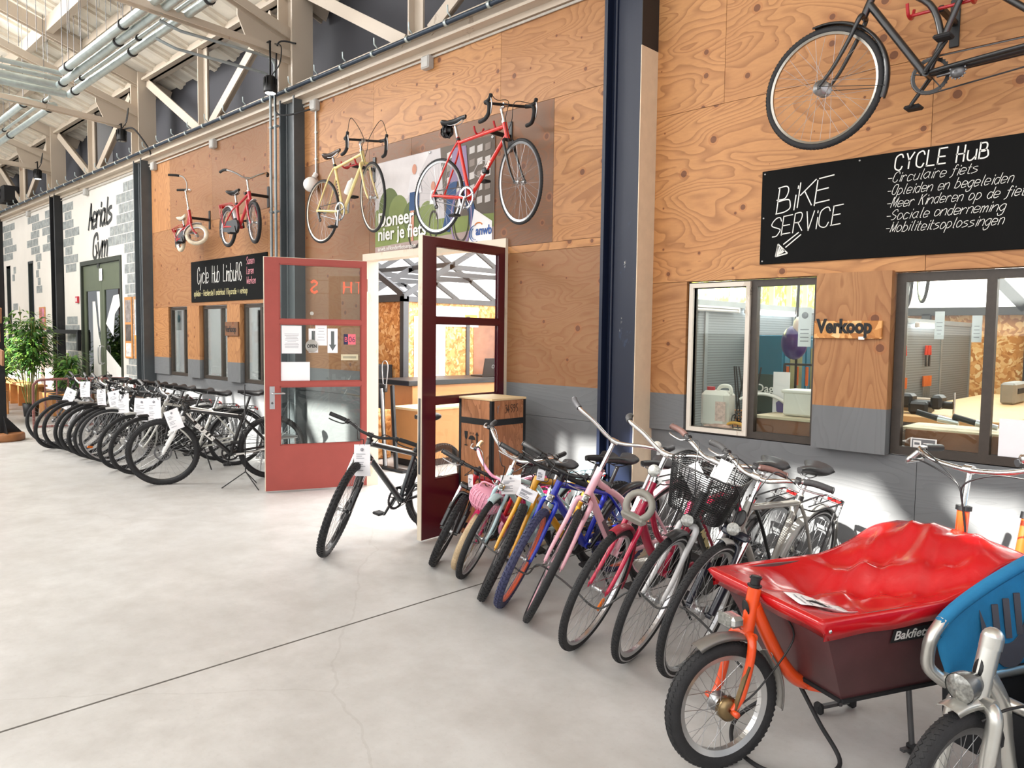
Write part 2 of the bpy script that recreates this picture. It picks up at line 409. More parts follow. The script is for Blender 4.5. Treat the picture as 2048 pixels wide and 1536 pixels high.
M_GALV = mat('galvanised_pipe', 'c4d0d0', .36, .8, var=.12, sc=9); M_SPOKE = mat('spoke_steel', 'b8b8ba', .3, 1.0)
M_WHITE = mat('white_paint', 'e9e7e3', .5, var=.03); M_PAPER = mat('paper', 'f0eff2', .8, var=.02); M_INK = mat('ink', '1b1b1d', .7); M_GREYINK = mat('grey_print', '9a9aa0', .8)
M_FRAME = mat('window_bronze', '3d352e', .45, var=.15, sc=20); M_FRAMEW = peeling('old_white_frame', 'dcd3c6', 'c8bcab', '4a4038', .60, 5)
M_GLASS = glass('window_glass', refl=.8); M_DOORGLASS = glass('door_glass', refl=.9); M_DOORGLASSR = glass('clear_door_glass', 'fbfcfb', .3)
M_DOORCREAM = peeling('door_frame_cream', 'd9ccb8', 'cbbba3', '6b4a38', .60, 4)
M_DOORRED = mat('door_red', 'a24a42', .5, var=.06, sc=4); M_MAROON = mat('door_maroon', '52071c', .3, var=.08, sc=5, coat=.4)
M_BOARD = mat('chalkboard', '121212', .85, var=.1, spec=.15); M_CHALK = mat('chalk_white', 'e8e6e0', .95); M_CHALKY = mat('chalk_yellow', 'd8cf9a', .95); M_CHALKP = mat('chalk_pink', 'd9909a', .95)
M_WOOD = mat('pine_wood', 'c98a4e', .5, var=.18, sc=5); M_WOODD = mat('dark_wood', '8a5a34', .55, var=.2, sc=6)
M_LEATHER = mat('saddle_black', '1a1a1c', .38, var=.1, sc=20); M_TUBEL = emit('led_tube', 'f6f8ff', 9.0); M_LEDSPOT = emit('spot_led', 'ffffff', 6.0)
M_LENS = mat('lamp_lens', '8c8c88', .22, .5, var=.4, sc=90); M_CONDUIT = mat('conduit_grey', '9aa2a4', .5, .4); M_REDREF = mat('red_reflector', 'b01818', .2); M_ORANGEREF = mat('orange_reflector', 'f07a20', .25)
# ------------------------------------------------------------------ the hall
mb = MB(); mb.box(-40, 8, -14, 0.0, -.2, 0); mb.box(-40, 8, 0.0, 12, -.2, 0)
fl = struct('floor', mb, M_FLOOR)
mb = MB(); mb.box(-3.605, -3.593, -11, -.06, 0.0, .0012); mb.box(-12.9, -12.892, -11, -.06, 0, .0012)
tag(mb.build('trim_1', mat('floor_joint', '5e5a55', .9)), kind='structure')

ZT = 4.33
def sheets(name, L, extra=None, mats=None):
    mb = MB()
    for q in L:
        x0, x1, z0, z1, tone = q[:5]; vert = q[5] if len(q) > 5 else 0; y0 = q[6] if len(q) > 6 else 0.0
        mb.box(x0+.0015, x1-.0015, y0, .1, z0+.0015, z1-.0015, attr=(tone, random.random(), vert))
    return struct(name, mb, mats or M_PLY)
R_ = [(-3.35, -2.68, 3.25, 4.75, .9), (-2.68, .6, 3.25, 4.75, .85), (-3.35, -1.375, 2.05, 3.25, .95), (-1.375, .6, 2.05, 3.25, .8),
      (-3.35, -2.93, .97, 2.05, .75), (-.55, .6, .97, 2.05, .7, 1),
      (-3.35, -1.38, 0, .97, .5, 0, .03), (-1.38, .6, 0, .97, .5, 0, .03)]
sheets('wall_right', R_); sheets('trim_14', [(-1.98, -1.535, .97, 2.06, .62, 1, -.045)])
Mi = [(-8.14, -6.74, 3.6, ZT, .75), (-6.74, -4.85, 3.6, ZT, .85), (-4.85, -3.7, 3.6, ZT, .7), (-8.14, -6.82, 2.43, 3.6, .22), (-6.82, -6.1, 2.43, 3.6, .1), (-6.1, -4.22, 2.43, 3.6, .02),
      (-4.22, -3.7, 2.43, 3.6, .8), (-4.79, -3.7, 2.365, 2.43, .9), (-4.79, -3.7, .97, 2.365, .35), (-4.79, -3.7, 0, .97, .4), (-8.14, -6.88, 1.75, 2.43, .25), (-8.14, -6.88, .97, 1.75, .45), (-8.14, -6.88, 0, .97, .4)]
sheets('wall_middle', Mi)
Le = [(-12.8, -12.07, 3.22, ZT, .8, 1), (-12.07, -10.6, 3.22, ZT, .36), (-10.6, -9.02, 3.22, ZT, .24), (-9.02, -8.45, 3.22, ZT, .42), (-12.8, -10.9, 2.03, 3.22, .45), (-10.9, -9.02, 2.03, 3.22, .6), (-9.02, -8.45, 2.03, 3.22, .6),
      (-12.8, -12.2, .97, 2.03, .75), (-8.8, -8.45, .97, 2.03, .6, 1), (-12.8, -8.45, 0, .97, .5, 0, .03)]
sheets('wall_left', Le); sheets('trim_15', [(-11.43, -11.01, .97, 2.03, .7, 1, -.03)]); sheets('trim_16', [(-10.12, -9.74, .97, 2.03, .75, 1, -.03)])

# gym wall: white boards with painted brick patches
M_GYM = mat('gym_white', 'd9d4cc', .7, var=.04, sc=1.5)
def brick_mat():
    t = NT('painted_brick_grey'); v = t.coord('Object'); a = t.noise(v, 9, 4, .7)
    t.link(t.ramp(a, [(.3, lin('6f7474')), (.5, lin('8d9291')), (.7, lin('a9adab'))]), t.b.inputs['Base Color']); t.b.inputs['Roughness'].default_value = .7; return t.m
M_BRICK = brick_mat()
def gym(name, x0, x1, holes, cover):
    mb = MB(); xs = sorted({x0, x1}|{h[0] for h in holes}|{h[1] for h in holes})
    for a, b in zip(xs, xs[1:]):
        hh = [h for h in holes if h[0] <= a+1e-6 and h[1] >= b-1e-6]
        if hh:
            if hh[0][2] > 0: mb.box(a, b, 0, .1, 0, hh[0][2])
            mb.box(a, b, 0, .1, hh[0][3], ZT)
        else: mb.box(a, b, 0, .1, 0, ZT)
    bw, bh = .228, .174
    for j in range(int(ZT/bh)):
        z = j*bh+.02; off = (j % 2)*bw*.5
        for i in range(int((x1-x0)/bw)+1):
            x = x0+off+i*bw-.1
            if x < x0+.01 or x+bw > x1-.005: continue
            if any(h[0]-.22 < x+bw/2 < h[1]+.22 and h[2]-.1 < z+bh/2 < h[3]+.12 for h in holes): continue
            if cover(x+bw/2, z+bh/2): mb.box(x+.009, x+bw-.009, -.003, 0, z+.008, z+bh-.008, 1)
    for zj in (1.35, 2.45, 3.6): pass
    return struct(name, mb, [M_GYM, M_BRICK])
def jag(z): return .18*math.sin(z*9.1)+.12*math.sin(z*23+1)
gym('wall_gym', -17.5, -13.25, [(-16.42, -14.2, 0, 2.97)],
    lambda x, z: x > -14.0-(.55 if z < 3.0 else max(0, .9-(z-3.0)*.7))+jag(z)*.6 or (x < -16.75+jag(z) and z > 2.75) or (x < -16.5+jag(z)*.4 and z < 1.95))
gym('wall_far', -22.4, -17.9, [(-22.15, -21.75, .9, 3.15), (-20.2, -19.75, .95, 3.2)],
    lambda x, z: (x < -21.4+jag(z) and z > 2.0) or (x > -18.9+jag(z) and z > 3.3) or (abs(x+19.6+jag(z)*.5) < .38 and z > 2.5) or (x < -19.9 and z < 1.5 and x > -21.3) or (x > -18.2 and z < 2.3))
mb = MB(); mb.box(-40, -22.8, 0, .1, 0, 4.3); struct('wall_end', mb, M_GYM)
for k, (a, b) in enumerate(((-22.15, -21.75), (-20.2, -19.75))):
    mb = MB(); mb.box(a, a+.05, .0, .1, .9, 3.2); mb.box(b-.05, b, .0, .1, .9, 3.2); mb.box(a, b, .0, .1, 3.15, 3.2); mb.box(a, b, 0, .1, .9, .95)
    o = tag(mb.build('window_%d' % (k+6), mat('slit_frame', '2c3231', .5)), kind='structure')
    MB().box(a+.05, b-.05, .06, .066, .95, 3.15).build('pane', mat('slit_glass', '20262a', .08, spec=.8), o)

# columns: rolled H sections standing in front of the wall
def column(name, xc, m, w_=.34, d=.26, z1=4.4, y0=-.2):
    mb = MB(); x0, x1 = xc-w_/2, xc+w_/2
    mb.box(x0, x0+.028, y0, y0+d, 0, z1, 0); mb.box(x1-.028, x1, y0, y0+d, 0, z1, 0); mb.box(x0+.02, x1-.02, y0+.075, y0+.10, 0, z1, 0)
    mb.tube([(x0+.06, y0+.07, 0), (x0+.06, y0+.07, z1)], .014, 6); mb.tube([(x1-.06, y0+.07, 0), (x1-.06, y0+.07, z1)], .014, 6)
    return mb.build(name, m)
c = column('trim_2', -3.395, M_BLUECOL, .335, .27, 4.9); tag(c, kind='structure')
mb = MB(); mb.box(-3.2275, -3.221, -.205, .06, 0, 3.72, 0); mb.box(-3.2275, -3.221, -.205, .06, 3.72, 4.9, 1); mb.build('side_plate', [M_COLCREAM, M_COLBLACK], c)
for k, (xc, m) in enumerate(((-8.29, M_GREYCOL), (-13.02, M_GREYCOL), (-17.7, M_BLKCOL), (-22.6, M_BLACK))):
    tag(column('trim_%d' % (k+3), xc, m, .34, .24, 4.4, -.14), kind='structure')

# eaves beam, truss and roof
mb = MB()
mb.box(-40, -3.7, -.13, .1, 4.37, 4.395); mb.box(-40, -3.7, -.02, 0.0, 4.39, 4.53); mb.box(-40, -3.7, -.11, .1, 4.515, 4.54); mb.box(-40, -3.7, -.03, .1, 4.32, 4.375)
struct('trim_7', mb, M_CREAM)
mb = MB(); mb.box(-40, 3, .45, .55, 4.2, 6.2); mb.box(-40, 3, .1, .5, 4.28, 4.33); struct('wall_clerestory', mb, M_DARKPANEL)
XC = [-22.6, -17.8, -13.05, -8.3, -3.5, 1.3]
mb = MB()
def lbar(a, b, w_=.13):
    mb.bar(a, b, .02, w_, up=(0, 0, 1) if abs(V(b)[2]-V(a)[2]) < abs(V(b)[0]-V(a)[0]) else (1, 0, 0)); A, B = V(a)+V((0, .05, 0)), V(b)+V((0, .05, 0)); mb.bar(A, B, .10, .018, up=(0, 0, 1) if abs(B[2]-A[2]) < abs(B[0]-A[0]) else (1, 0, 0))
for xc in XC:
    mb.box(xc-.17, xc-.14, -.15, .12, 4.5, 5.75); mb.box(xc+.14, xc+.17, -.15, .12, 4.5, 5.75); mb.box(xc-.15, xc+.15, -.03, 0, 4.5, 5.75)
for a, b in zip(XC, XC[1:]):
    xm = (a+b)/2-.1
    lbar((a+.2, -.02, 5.6), (xm-.2, -.02, 4.55)); lbar((xm+.2, -.02, 4.55), (b-.55, -.02, 5.55)); mb.box(xm-.07, xm-.05, -.08, .08, 4.53, 5.62); mb.box(xm-.06, xm+.08, -.01, .01, 4.53, 5.62)
mb.box(-40, 3, -.1, .1, 5.62, 5.66); mb.box(-40, 3, -.02, .02, 5.62, 5.78)
for xc in XC[1:5]:      # cross trusses: tie, strut and rafter at each column
    up = (0, 0, 1)
    for dx in (-.05, .05):
        mb.bar((xc+dx, -.1, 4.90), (xc+dx, -9, 5.3), .02, .07, up=up); mb.bar((xc+dx, -.1, 5.12), (xc+dx, -2.6, 5.95), .02, .095, up=up); mb.bar((xc+dx, .4, 5.5), (xc+dx, -9, 8.6), .02, .18, up=up)
        mb.bar((xc+dx, -2.6, 5.95), (xc+dx, -4.2, 5.1), .02, .1, up=up)
    mb.prism([(-.05, 4.82), (-.05, 5.25), (-.35, 5.33), (-.7, 5.3), (-.7, 5.2), (-.55, 4.88)], .02, M=Matrix(((0, 1, 0, xc-.07), (1, 0, 0, 0), (0, 0, 1, 0), (0, 0, 0, 1))))
struct('trim_8', mb, M_CREAM)
RS = .36
def rz(y): return 5.80-RS*y
mb = MB()
mb.add([(-40, 1.1, rz(1.1)), (6, 1.1, rz(1.1)), (6, -9.8, rz(-9.8)), (-40, -9.8, rz(-9.8)), (-40, 1.1, rz(1.1)+.12), (6, 1.1, rz(1.1)+.12), (6, -9.8, rz(-9.8)+.12), (-40, -9.8, rz(-9.8)+.12)],
       [(0, 3, 2, 1), (4, 5, 6, 7), (0, 1, 5, 4), (2, 3, 7, 6)])
for i in range(56):
    x = -30+i*.62
    if x > -2: continue
    mb.bar((x, .45, rz(.45)-.04), (x, -6, rz(-6)-.04), .09, .08, 1, up=(0, 0, 1)); mb.bar((x+.09, .45, rz(.45)-.02), (x+.09, -6, rz(-6)-.02), .10, .04, 1, up=(0, 0, 1))
struct('ceiling', mb, [M_ROOF, M_RIB])
mb = MB()
for y in (-.85, -1.35, -2.3, -3.6, -4.8):
    mb.box(-40, 3, y-.05, y+.05, rz(y)-.26 if y in (-1.35, -3.6) else rz(y)-.17, rz(y)-.05)
struct('trim_9', mb, M_CREAM)
# far side of the hall: closed wall with a clerestory slot under the roof that lets the sun in
SLOT0, SLOT1 = 7.98, 8.99
mb = MB(); mb.box(-40, 8, -11.2, -11, 0, SLOT0); mb.box(-40, 8, -11.2, -9.7, SLOT1, 9.7)
for k in range(30): mb.box(-40+k*1.6, -39.93+k*1.6, -11.1, -11.0, SLOT0, SLOT1)
for a, b in ((-9.5, -6.5), (-15.9, -15.0)): mb.box(a, b, -11.15, -11.0, SLOT0-.02, SLOT1+.02)  # unseen solid panels added to keep sun off doorway, crate and plank signs
struct('wall_opposite', mb, mat('opposite_wall', 'a9a49c', .8, var=.2, sc=.6))
mb = MB()
for x, wd in ((-4.3, .26), (-2.9, .06), (-5.35, .05), (-6.3, .12), (-11.2, .14), (-12.4, .08), (-13.8, .2), (-17.6, .2), (-20.5, .25), (-24, .2), (-28, .25), (-1.2, .2)):
    mb.bar((x, -10.9, 9.4), (x+1.5, -10.9, 7.6), .12, wd)
struct('trim_10', mb, M_CREAM)

# ------------------------------------------------------------------ shop windows
def shop_window(n, x0, x1, z0, z1, mulls, lw=.045, white=None, y=.055):
    mb = MB(); d = .05
    def fr(a, b, c_, e, mi=0, yy=0): mb.box(a, b, y-d/2+yy, y+d/2+yy, c_, e, mi)
    fr(x0, x0+lw, z0, z1); fr(x1-lw, x1, z0, z1); fr(x0+lw, x1-lw, z0, z0+lw); fr(x0+lw, x1-lw, z1-lw, z1)
    for m_ in mulls: fr(m_-lw/2, m_+lw/2, z0+lw, z1-lw)
    if white:
        a, b = white; ww = .03
        fr(a, a+ww, z0+.01, z1-.01, 1, -.02); fr(b-ww, b, z0+.01, z1-.01, 1, -.02); fr(a+ww, b-ww, z0+.01, z0+.01+ww, 1, -.02); fr(a+ww, b-ww, z1-.01-ww, z1-.01, 1, -.02)
    o = tag(mb.build('window_%d' % n, [M_FRAME, M_FRAMEW]), kind='structure')
    MB().box(x0+lw*.5, x1-lw*.5, y-.003, y+.003, z0+lw*.5, z1-lw*.5).build('pane', M_GLASS, o)
    return o
shop_window(1, -2.93, -1.975, .975, 2.045, [-2.43], .045, (-2.915, -2.45))
shop_window(2, -1.53, -.555, .975, 2.045, [-1.045], .05)
shop_window(3, -12.2, -11.43, .975, 2.025, [-11.68]); shop_window(4, -11.01, -10.12, .975, 2.025, [-10.42]); shop_window(5, -9.74, -8.8, .975, 2.025, [-9.27])
# ------------------------------------------------------------------ bicycles
def paint(c, rough=.3): return mat('paint_'+c, c, rough, var=.05, sc=8, coat=.5)
_WC = {}
def wheel_meshes(R, tw, rimc='b8b9bb', rough=.3, metal=1.0, knob=False, n=32, tyre=None, stripe=None, rimd=.018, hub=.022, hubw=.05):
    key = (R, tw, rimc, knob, n, tyre, stripe, rimd, hub)
    if key in _WC: return _WC[key]
    rc = R-tw; tm = M_RUBBER if not tyre else mat('tyre_'+tyre, tyre, .7, var=.12, sc=25, bump=.15)
    t = MB(); pr = [(rc+tw*math.sin(2*PI*k/12), tw*math.cos(2*PI*k/12)) for k in range(12)]
    t.lathe(pr, 56, 'Y', closed=True)
    if stripe:
        for s in (-1, 1):
            q = [(rc-tw*.05, s*tw*1.012), (rc+tw*.28, s*tw*.975)]
            t.lathe(q if s < 0 else q[::-1], 56, 'Y', mi=1)
    N = int(2*PI*R/(.034 if knob else .022)); kw = .010 if knob else .0065
    for k in range(N):
        a = 2*PI*k/N
        rows = ((-.62, 0), (0, .5), (.62, 0)) if knob else ((-.36, 0), (.36, .5))
        for (yy, sh) in rows:
            aa = a+sh*2*PI/N; y = yy*tw; rr = rc+math.sqrt(max(0, tw*tw-y*y)); hgt = .004 if knob else .0012
            M = Matrix.Rotation(-aa, 4, 'Y') @ Matrix.Translation((rr, y, 0)) @ Matrix.Rotation(yy*.9, 4, 'Z') @ Matrix.Rotation((.0 if knob else .6*(1 if yy > 0 else -1)), 4, 'X')
            t.box(-.004, hgt, -tw*.24, tw*.24, -kw, kw, 0, M)
    tme = t.mesh('tyre', [tm, mat('tyre_stripe', 'a8a8a8', .4)])
    r = MB(); ri = rc-tw*.55; rw = tw*.72
    r.lathe([(ri, -rw), (ri+.006, -rw), (ri+.006, rw), (ri, rw), (ri-rimd, rw*.55), (ri-rimd, -rw*.55)], 56, 'Y', closed=True, smooth=False)
    rme = r.mesh('rim', mat('rim_'+rimc, rimc, rough, metal, var=.05))
    s = MB()
    for k in range(n):
        a = 2*PI*k/n; sd = 1 if k % 2 else -1; tw_ = (.9 if (k//2) % 2 else -.9)
        p0 = V((hub*math.cos(a+tw_), sd*hubw*.55, hub*math.sin(a+tw_))); p1 = V(((ri-rimd)*math.cos(a), 0, (ri-rimd)*math.sin(a)))
        s.tube([p0, p1], .0013, 3, caps=False)
    sme = s.mesh('spokes', M_SPOKE)
    h = MB(); h.lathe([(0, -hubw*.95), (.007, -hubw*.95), (.007, -hubw*.6), (hub, -hubw*.6), (hub, -hubw*.5), (hub*.6, -hubw*.4), (hub*.6, hubw*.4), (hub, hubw*.5), (hub, hubw*.6), (.007, hubw*.6), (.007, hubw*.95), (0, hubw*.95)], 14, 'Y')
    hme = h.mesh('hub', M_ALU)
    _WC[key] = (rme, tme, sme, hme); return _WC[key]
_DISC = None
def disc_mesh():
    global _DISC
    if not _DISC:
        m = MB(); m.lathe([(.072, -.001), (.09, -.001), (.09, .001), (.072, .001)], 32, 'Y', closed=True, smooth=False)
        for k in range(6): a = k*PI/3; m.bar((.02*math.cos(a), 0, .02*math.sin(a)), (.075*math.cos(a+.5), 0, .075*math.sin(a+.5)), .002, .01, up=(0, 1, 0))
        _DISC = m.mesh('brake_rotor', M_STEEL)
    return _DISC
def add_wheel(name, root, wm, M, disc=False, ref=None):
    w_ = link(name, wm[0], root, M)
    link('tyre', wm[1], w_); link('spokes', wm[2], w_); link('hub', wm[3], w_)
    if disc: link('brake_rotor', disc_mesh(), w_, Matrix.Translation((0, .03, 0)))
    if ref:
        b = MB(); b.bbox((wm_r(wm)*.62, 0, 0), (.03, .014, .075), .005, 0); tag(b.build('spoke_reflector', M_ORANGEREF, w_, Matrix.Rotation(ref, 4, 'Y')), 'orange spoke reflector')
    return w_
def wm_r(wm): return max(v.co.x for v in wm[0].vertices)
def saddle_mesh(L=.27, W=.15, col=None, key={}):
    k = (L, W, col)
    if k in key: return key[k]
    m = MB(); sec = []
    for i in range(11):
        t = i/10; x = L*(.5-t); wd = W*.5*(.16+.10*t if t < .45 else .205+(.95-.205)*min(1, ((t-.45)/.42))**1.4); wd *= (1 if t < .97 else .8); dz = .012*math.cos(t*PI*1.1)+(.012 if t > .85 else 0)
        th = .022+.016*t; row = []
        for k_ in range(10):
            a = 2*PI*k_/10; ca, sa = math.cos(a), math.sin(a); row.append(V((x, wd*ca, dz+(th*.55*sa if sa > 0 else th*1.25*sa*(1-.35*abs(ca))))))
        sec.append(row)
    vs = [p for r_ in sec for p in r_]; fs = []
    for i in range(10):
        for j in range(10): fs.append((i*10+j, (i+1)*10+j, (i+1)*10+(j+1) % 10, i*10+(j+1) % 10))
    m.add(vs, fs, 0, True); m.add(sec[0], [tuple(range(10))], 0); m.add(sec[-1], [tuple(range(9, -1, -1))], 0)
    key[k] = m.mesh('saddle', mat('saddle_'+col, col, .4, var=.1) if col else M_LEATHER); return key[k]
def fender_mb(m, c, R, wd, a0, a1, n=24, mi=0, ro=0):
    """curved mudguard around a wheel centre, angles in degrees (0 = forward, 90 = up)"""
    rows = []
    for i in range(n+1):
        a = math.radians(a0+(a1-a0)*i/n); row = []
        prof = [(-1, -.012), (-.8, .002), (-.3, .009), (.3, .009), (.8, .002), (1, -.012), (.8, -.001), (.3, .006), (-.3, .006), (-.8, -.001)]
        for (u, dz) in prof:
            r_ = R+dz+ro; row.append(V((c[0]+r_*math.cos(a), c[1]+u*wd, c[2]+r_*math.sin(a))))
        rows.append(row)
    k = len(rows[0]); vs = [p for r_ in rows for p in r_]; fs = []
    for i in range(n):
        for j in range(k): fs.append((i*k+j, i*k+(j+1) % k, (i+1)*k+(j+1) % k, (i+1)*k+j))
    m.add(vs, fs, mi, True); m.add(rows[0], [tuple(range(k))[::-1]], mi); m.add(rows[-1], [tuple(range(k))], mi)
BAR = {
 'flat': lambda w: [(-.03, -w/2, .0), (-.012, -w*.3, .0), (0, -.05, 0), (0, .05, 0), (-.012, w*.3, 0), (-.03, w/2, .0)],
 'riser': lambda w: [(-.04, -w/2, .035), (-.015, -w*.28, .035), (0, -w*.12, .005), (0, 0, 0), (0, w*.12, .005), (-.015, w*.28, .035), (-.04, w/2, .035)],
 'swept': lambda w: [(-.17, -w/2, .02), (-.08, -w*.46, .03), (.0, -w*.36, .03), (.035, -w*.2, .012), (.02, -.04, 0), (.02, .04, 0), (.035, w*.2, .012), (.0, w*.36, .03), (-.08, w*.46, .03), (-.17, w/2, .02)],
 'comfort': lambda w: [(-.12, -w/2, .045), (-.07, -w*.38, .055), (-.01, -w*.24, .04), (.01, -w*.1, .005), (0, 0, 0), (.01, w*.1, .005), (-.01, w*.24, .04), (-.07, w*.38, .055), (-.12, w/2, .045)],
 'high': lambda w: [(-.19, -w/2, .10), (-.10, -w*.48, .11), (-.02, -w*.42, .11), (.02, -w*.3, .07), (.02, -w*.12, .01), (.01, 0, 0), (.02, w*.12, .01), (.02, w*.3, .07), (-.02, w*.42, .11), (-.10, w*.48, .11), (-.19, w/2, .10)],
 'wide': lambda w: [(-.13, -w/2, .075), (-.06, -w*.47, .085), (-.01, -w*.4, .08), (.0, -w*.25, .055), (.0, 0, 0), (.0, w*.25, .055), (-.01, w*.4, .08), (-.06, w*.47, .085), (-.13, w/2, .075)]}
def bar_path(kind, w):
    if kind == 'drop':
        hw = w/2; P = []
        for s in (-1, 1):
            q = [(0, s*.03, 0), (.0, s*hw*.7, 0), (.02, s*hw*.93, -.002), (.075, s*hw, -.01), (.10, s*hw, -.045), (.085, s*hw, -.10), (.035, s*hw*1.04, -.135), (-.045, s*hw*1.06, -.14)]
            P.append(q)
        return P[0][::-1]+P[1]
    return BAR[kind](w)
def place(root, fx, fy, reach, heading, lean):
    h = math.radians(heading); root.location = (fx-reach*math.cos(h), fy-reach*math.sin(h), 0)
    root.rotation_euler = (-math.radians(lean), 0, h)
def bicycle(c, label, at=None, group=None, cat='bicycle', matrix=None, name='bicycle'):
    D = dict(R=.345, Rr=None, tw=.021, rim='b8b9bb', rimmetal=1.0, knob=False, nsp=32, tyre=None, stripe=None, rimd=.016, wb=1.08, a=.45, bb=.285, ha=70, rake=.05, cl=.045, htl=.16, stl=.50, sa=72,
             frame='diamond', col='202022', fcol=None, fork='rigid', tr=.016, bar='flat', bw=.60, barcol='alu', stem=.09, reach=.06, grip='1c1c1e', post=.16, saddle=None, sad=(.27, .16), fend=None, rack=None, light=False,
             guard=None, disc=False, crank='161618', steer=0, kick=True, cables=True, lever='alu', basket=False, ref=False, bell=False, hubd=.022, cy=0.0, stay=None, backplate=None)
    D.update(c); g = lambda k: D[k]
    R = D['R']; Rr = D['Rr'] or R; root = empty(name, (0, 0, 0), label, cat, group)
    lean = at[3] if at else 0
    F = V((D['wb']-D['a'], 0, R)); B = V((-D['a'], 0, Rr)); BB = V((0, 0, D['bb']))
    th = math.radians(D['ha']); u = V((-math.cos(th), 0, math.sin(th))); n_ = V((math.sin(th), 0, math.cos(th)))
    p0 = F-n_*D['rake']; crown = p0+u*(R+D['cl']); hb = crown+u*.02; ht = hb+u*D['htl']
    sa = math.radians(D['sa']); su = V((-math.cos(sa), 0, math.sin(sa))); st = BB+su*D['stl']
    S = Matrix.Translation(hb) @ Matrix.Rotation(math.radians(D['steer']), 4, u) @ Matrix.Translation(-hb)
    P = paint(D['col']); PF = paint(D['fcol']) if D['fcol'] else P; tr = D['tr']
    # frame
    m = MB(); fr = D['frame']; m.tube([hb-u*.006, ht+u*.006], tr*1.25, 12); m.tube([BB-V((0, .036, 0)), BB+V((0, .036, 0))], .021, 12)
    hm = hb+u*D['htl']*.25; hh = hb+u*D['htl']*.8
    if fr in ('diamond', 'mtb', 'race'):
        m.tube([BB, st+su*.02], tr*(1.0), 10); m.tube([BB, hm], tr*(1.35 if fr == 'mtb' else 1.05), 12); tt = st-su*.03
        m.tube([tt, hh], tr*(1.15 if fr == 'mtb' else .95), 12); stb = tt
    elif fr == 'step':      # two parallel tubes dropping from the head tube
        m.tube([BB, st], tr, 10); m.tube([BB+V((.02, 0, .01)), hm], tr*1.25, 12); m.tube(cr([hh, hh+(BB-hm)*.12, BB+su*.2+(hh-BB)*.30, BB+su*.17]), tr*1.05, 12); stb = st-su*.03
    elif fr == 'swan':      # one curved main tube
        m.tube([BB, st], tr, 10); m.tube(cr([hm, hm+V((-.05, 0, -.09)), hm.lerp(BB, .5)+V((.02, 0, -.02)), BB+V((.05, 0, .05)), BB], 5), tr*1.45, 12); m.tube(cr([hh, hh+V((-.06, 0, -.12)), hm.lerp(BB, .55)+V((-.02, 0, .06)), BB+su*.14], 5), tr*.95, 10); stb = st-su*.03
    else:                   # single straight tube
        m.tube([BB, st], tr, 10); m.tube([BB+su*.05, hm], tr*1.5, 12); stb = st-su*.03
    ay = .062
    for s in (-1, 1):
        m.tube(cr([BB+V((-.02, s*.028, 0)), BB.lerp(B, .35)+V((0, s*.05, 0)), B+V((0, s*ay, 0))], 4), [tr*.75]*8+[tr*.55], 8)
        m.tube(cr([stb+V((0, s*.018, 0)), stb.lerp(B, .3)+V((0, s*.045, 0)), B+V((0, s*ay, 0))], 4), tr*.55, 8); m.bbox(B+V((0, s*ay, 0)), (.035, .006, .03), .004)
    fo = m.build('frame', P, root)
    # fork and front wheel turn with the steering
    m = MB(); fy = .052
    if D['fork'] == 'susp':
        for s in (-1, 1):
            y = V((0, s*.062, 0)); a_, b_ = crown+y, F+y+u*.0; mid = a_.lerp(b_, .42)
            m.tube([a_+u*.02, mid], .0145, 10, 1); m.tube([mid, mid+(b_-mid)*.1, b_-(b_-mid).normalized()*.01], [.021, .021, .018], 10, 0); m.tube([b_+V((0, s*.006, -.0)), b_-V((0, s*.02, 0))], .014, 8, 0)
        m.bbox((0, 0, 0), (.05, .155, .04), .014, 0, Matrix.Translation(crown+u*.012) @ Matrix.Rotation(PI/2-th, 4, 'Y'))
        ar = [F+V((0, s*.062, 0))+u*(R*.55) for s in (-1, 1)]; top = crown-u*.035+n_*.028
        m.tube(cr([ar[0]+n_*.02, top+V((0, -.045, -.02)), top, top+V((0, .045, -.02)), ar[1]+n_*.02], 5), .012, 8, 0)
        m.tube([crown, ht], tr, 8, 0)
        fk = m.build('fork', [PF, M_CHROME], root, S)
    else:
        for s in (-1, 1):
            y0, y1 = V((0, s*.044, 0)), V((0, s*fy, 0)); bl = F+y1
            path = cr([crown+y0*.2+u*.012, crown+y0, crown.lerp(F, .3)+y0*1.05-n_*.012, crown.lerp(F, .72)+y1-n_*.016, bl], 5)
            k = len(path); m.tube(path, [tr*.95-(tr*.42)*i/(k-1) for i in range(k)], 10, 0); m.bbox(bl, (.022, .006, .03), .004, 0)
        m.tube([crown, ht], tr, 8, 0); fk = m.build('fork', PF, root, S)
    wmk = dict(rimc=D['rim'], metal=D['rimmetal'], knob=D['knob'], n=D['nsp'], tyre=D['tyre'], stripe=D['stripe'], rimd=D['rimd'], hub=D['hubd'])
    add_wheel('front_wheel', root, wheel_meshes(R, D['tw'], **wmk), S @ Matrix.Translation(F) @ Matrix.Rotation(random.uniform(0, .3), 4, 'Y'), D['disc'], D['ref'] or None)
    wmk['hub'] = max(D['hubd'], .03)
    add_wheel('rear_wheel', root, wheel_meshes(Rr, D['tw'], **wmk), Matrix.Translation(B), D['disc'])
    # stem and handlebar
    sc = ht+u*D['stem']; cl = sc+V((D['reach'], 0, .01))
    BM = {'alu': M_CHROME, 'black': M_BLACK}.get(D['barcol']) or paint(D['barcol'])
    m = MB(); m.tube([ht, sc-u*.012], .0125 if D['bar'] != 'flat' else .014, 10); m.tube(cr([sc-u*.015, sc, cl], 3), .014, 10); m.tube([cl-V((0, .022, 0)), cl+V((0, .022, 0))], .018, 10); m.tube([ht-u*.004, ht+u*.014], tr*1.45, 10)
    m.build('stem', M_CHROME if D['barcol'] != 'black' or D['bar'] == 'drop' else M_BLACK, root, S)
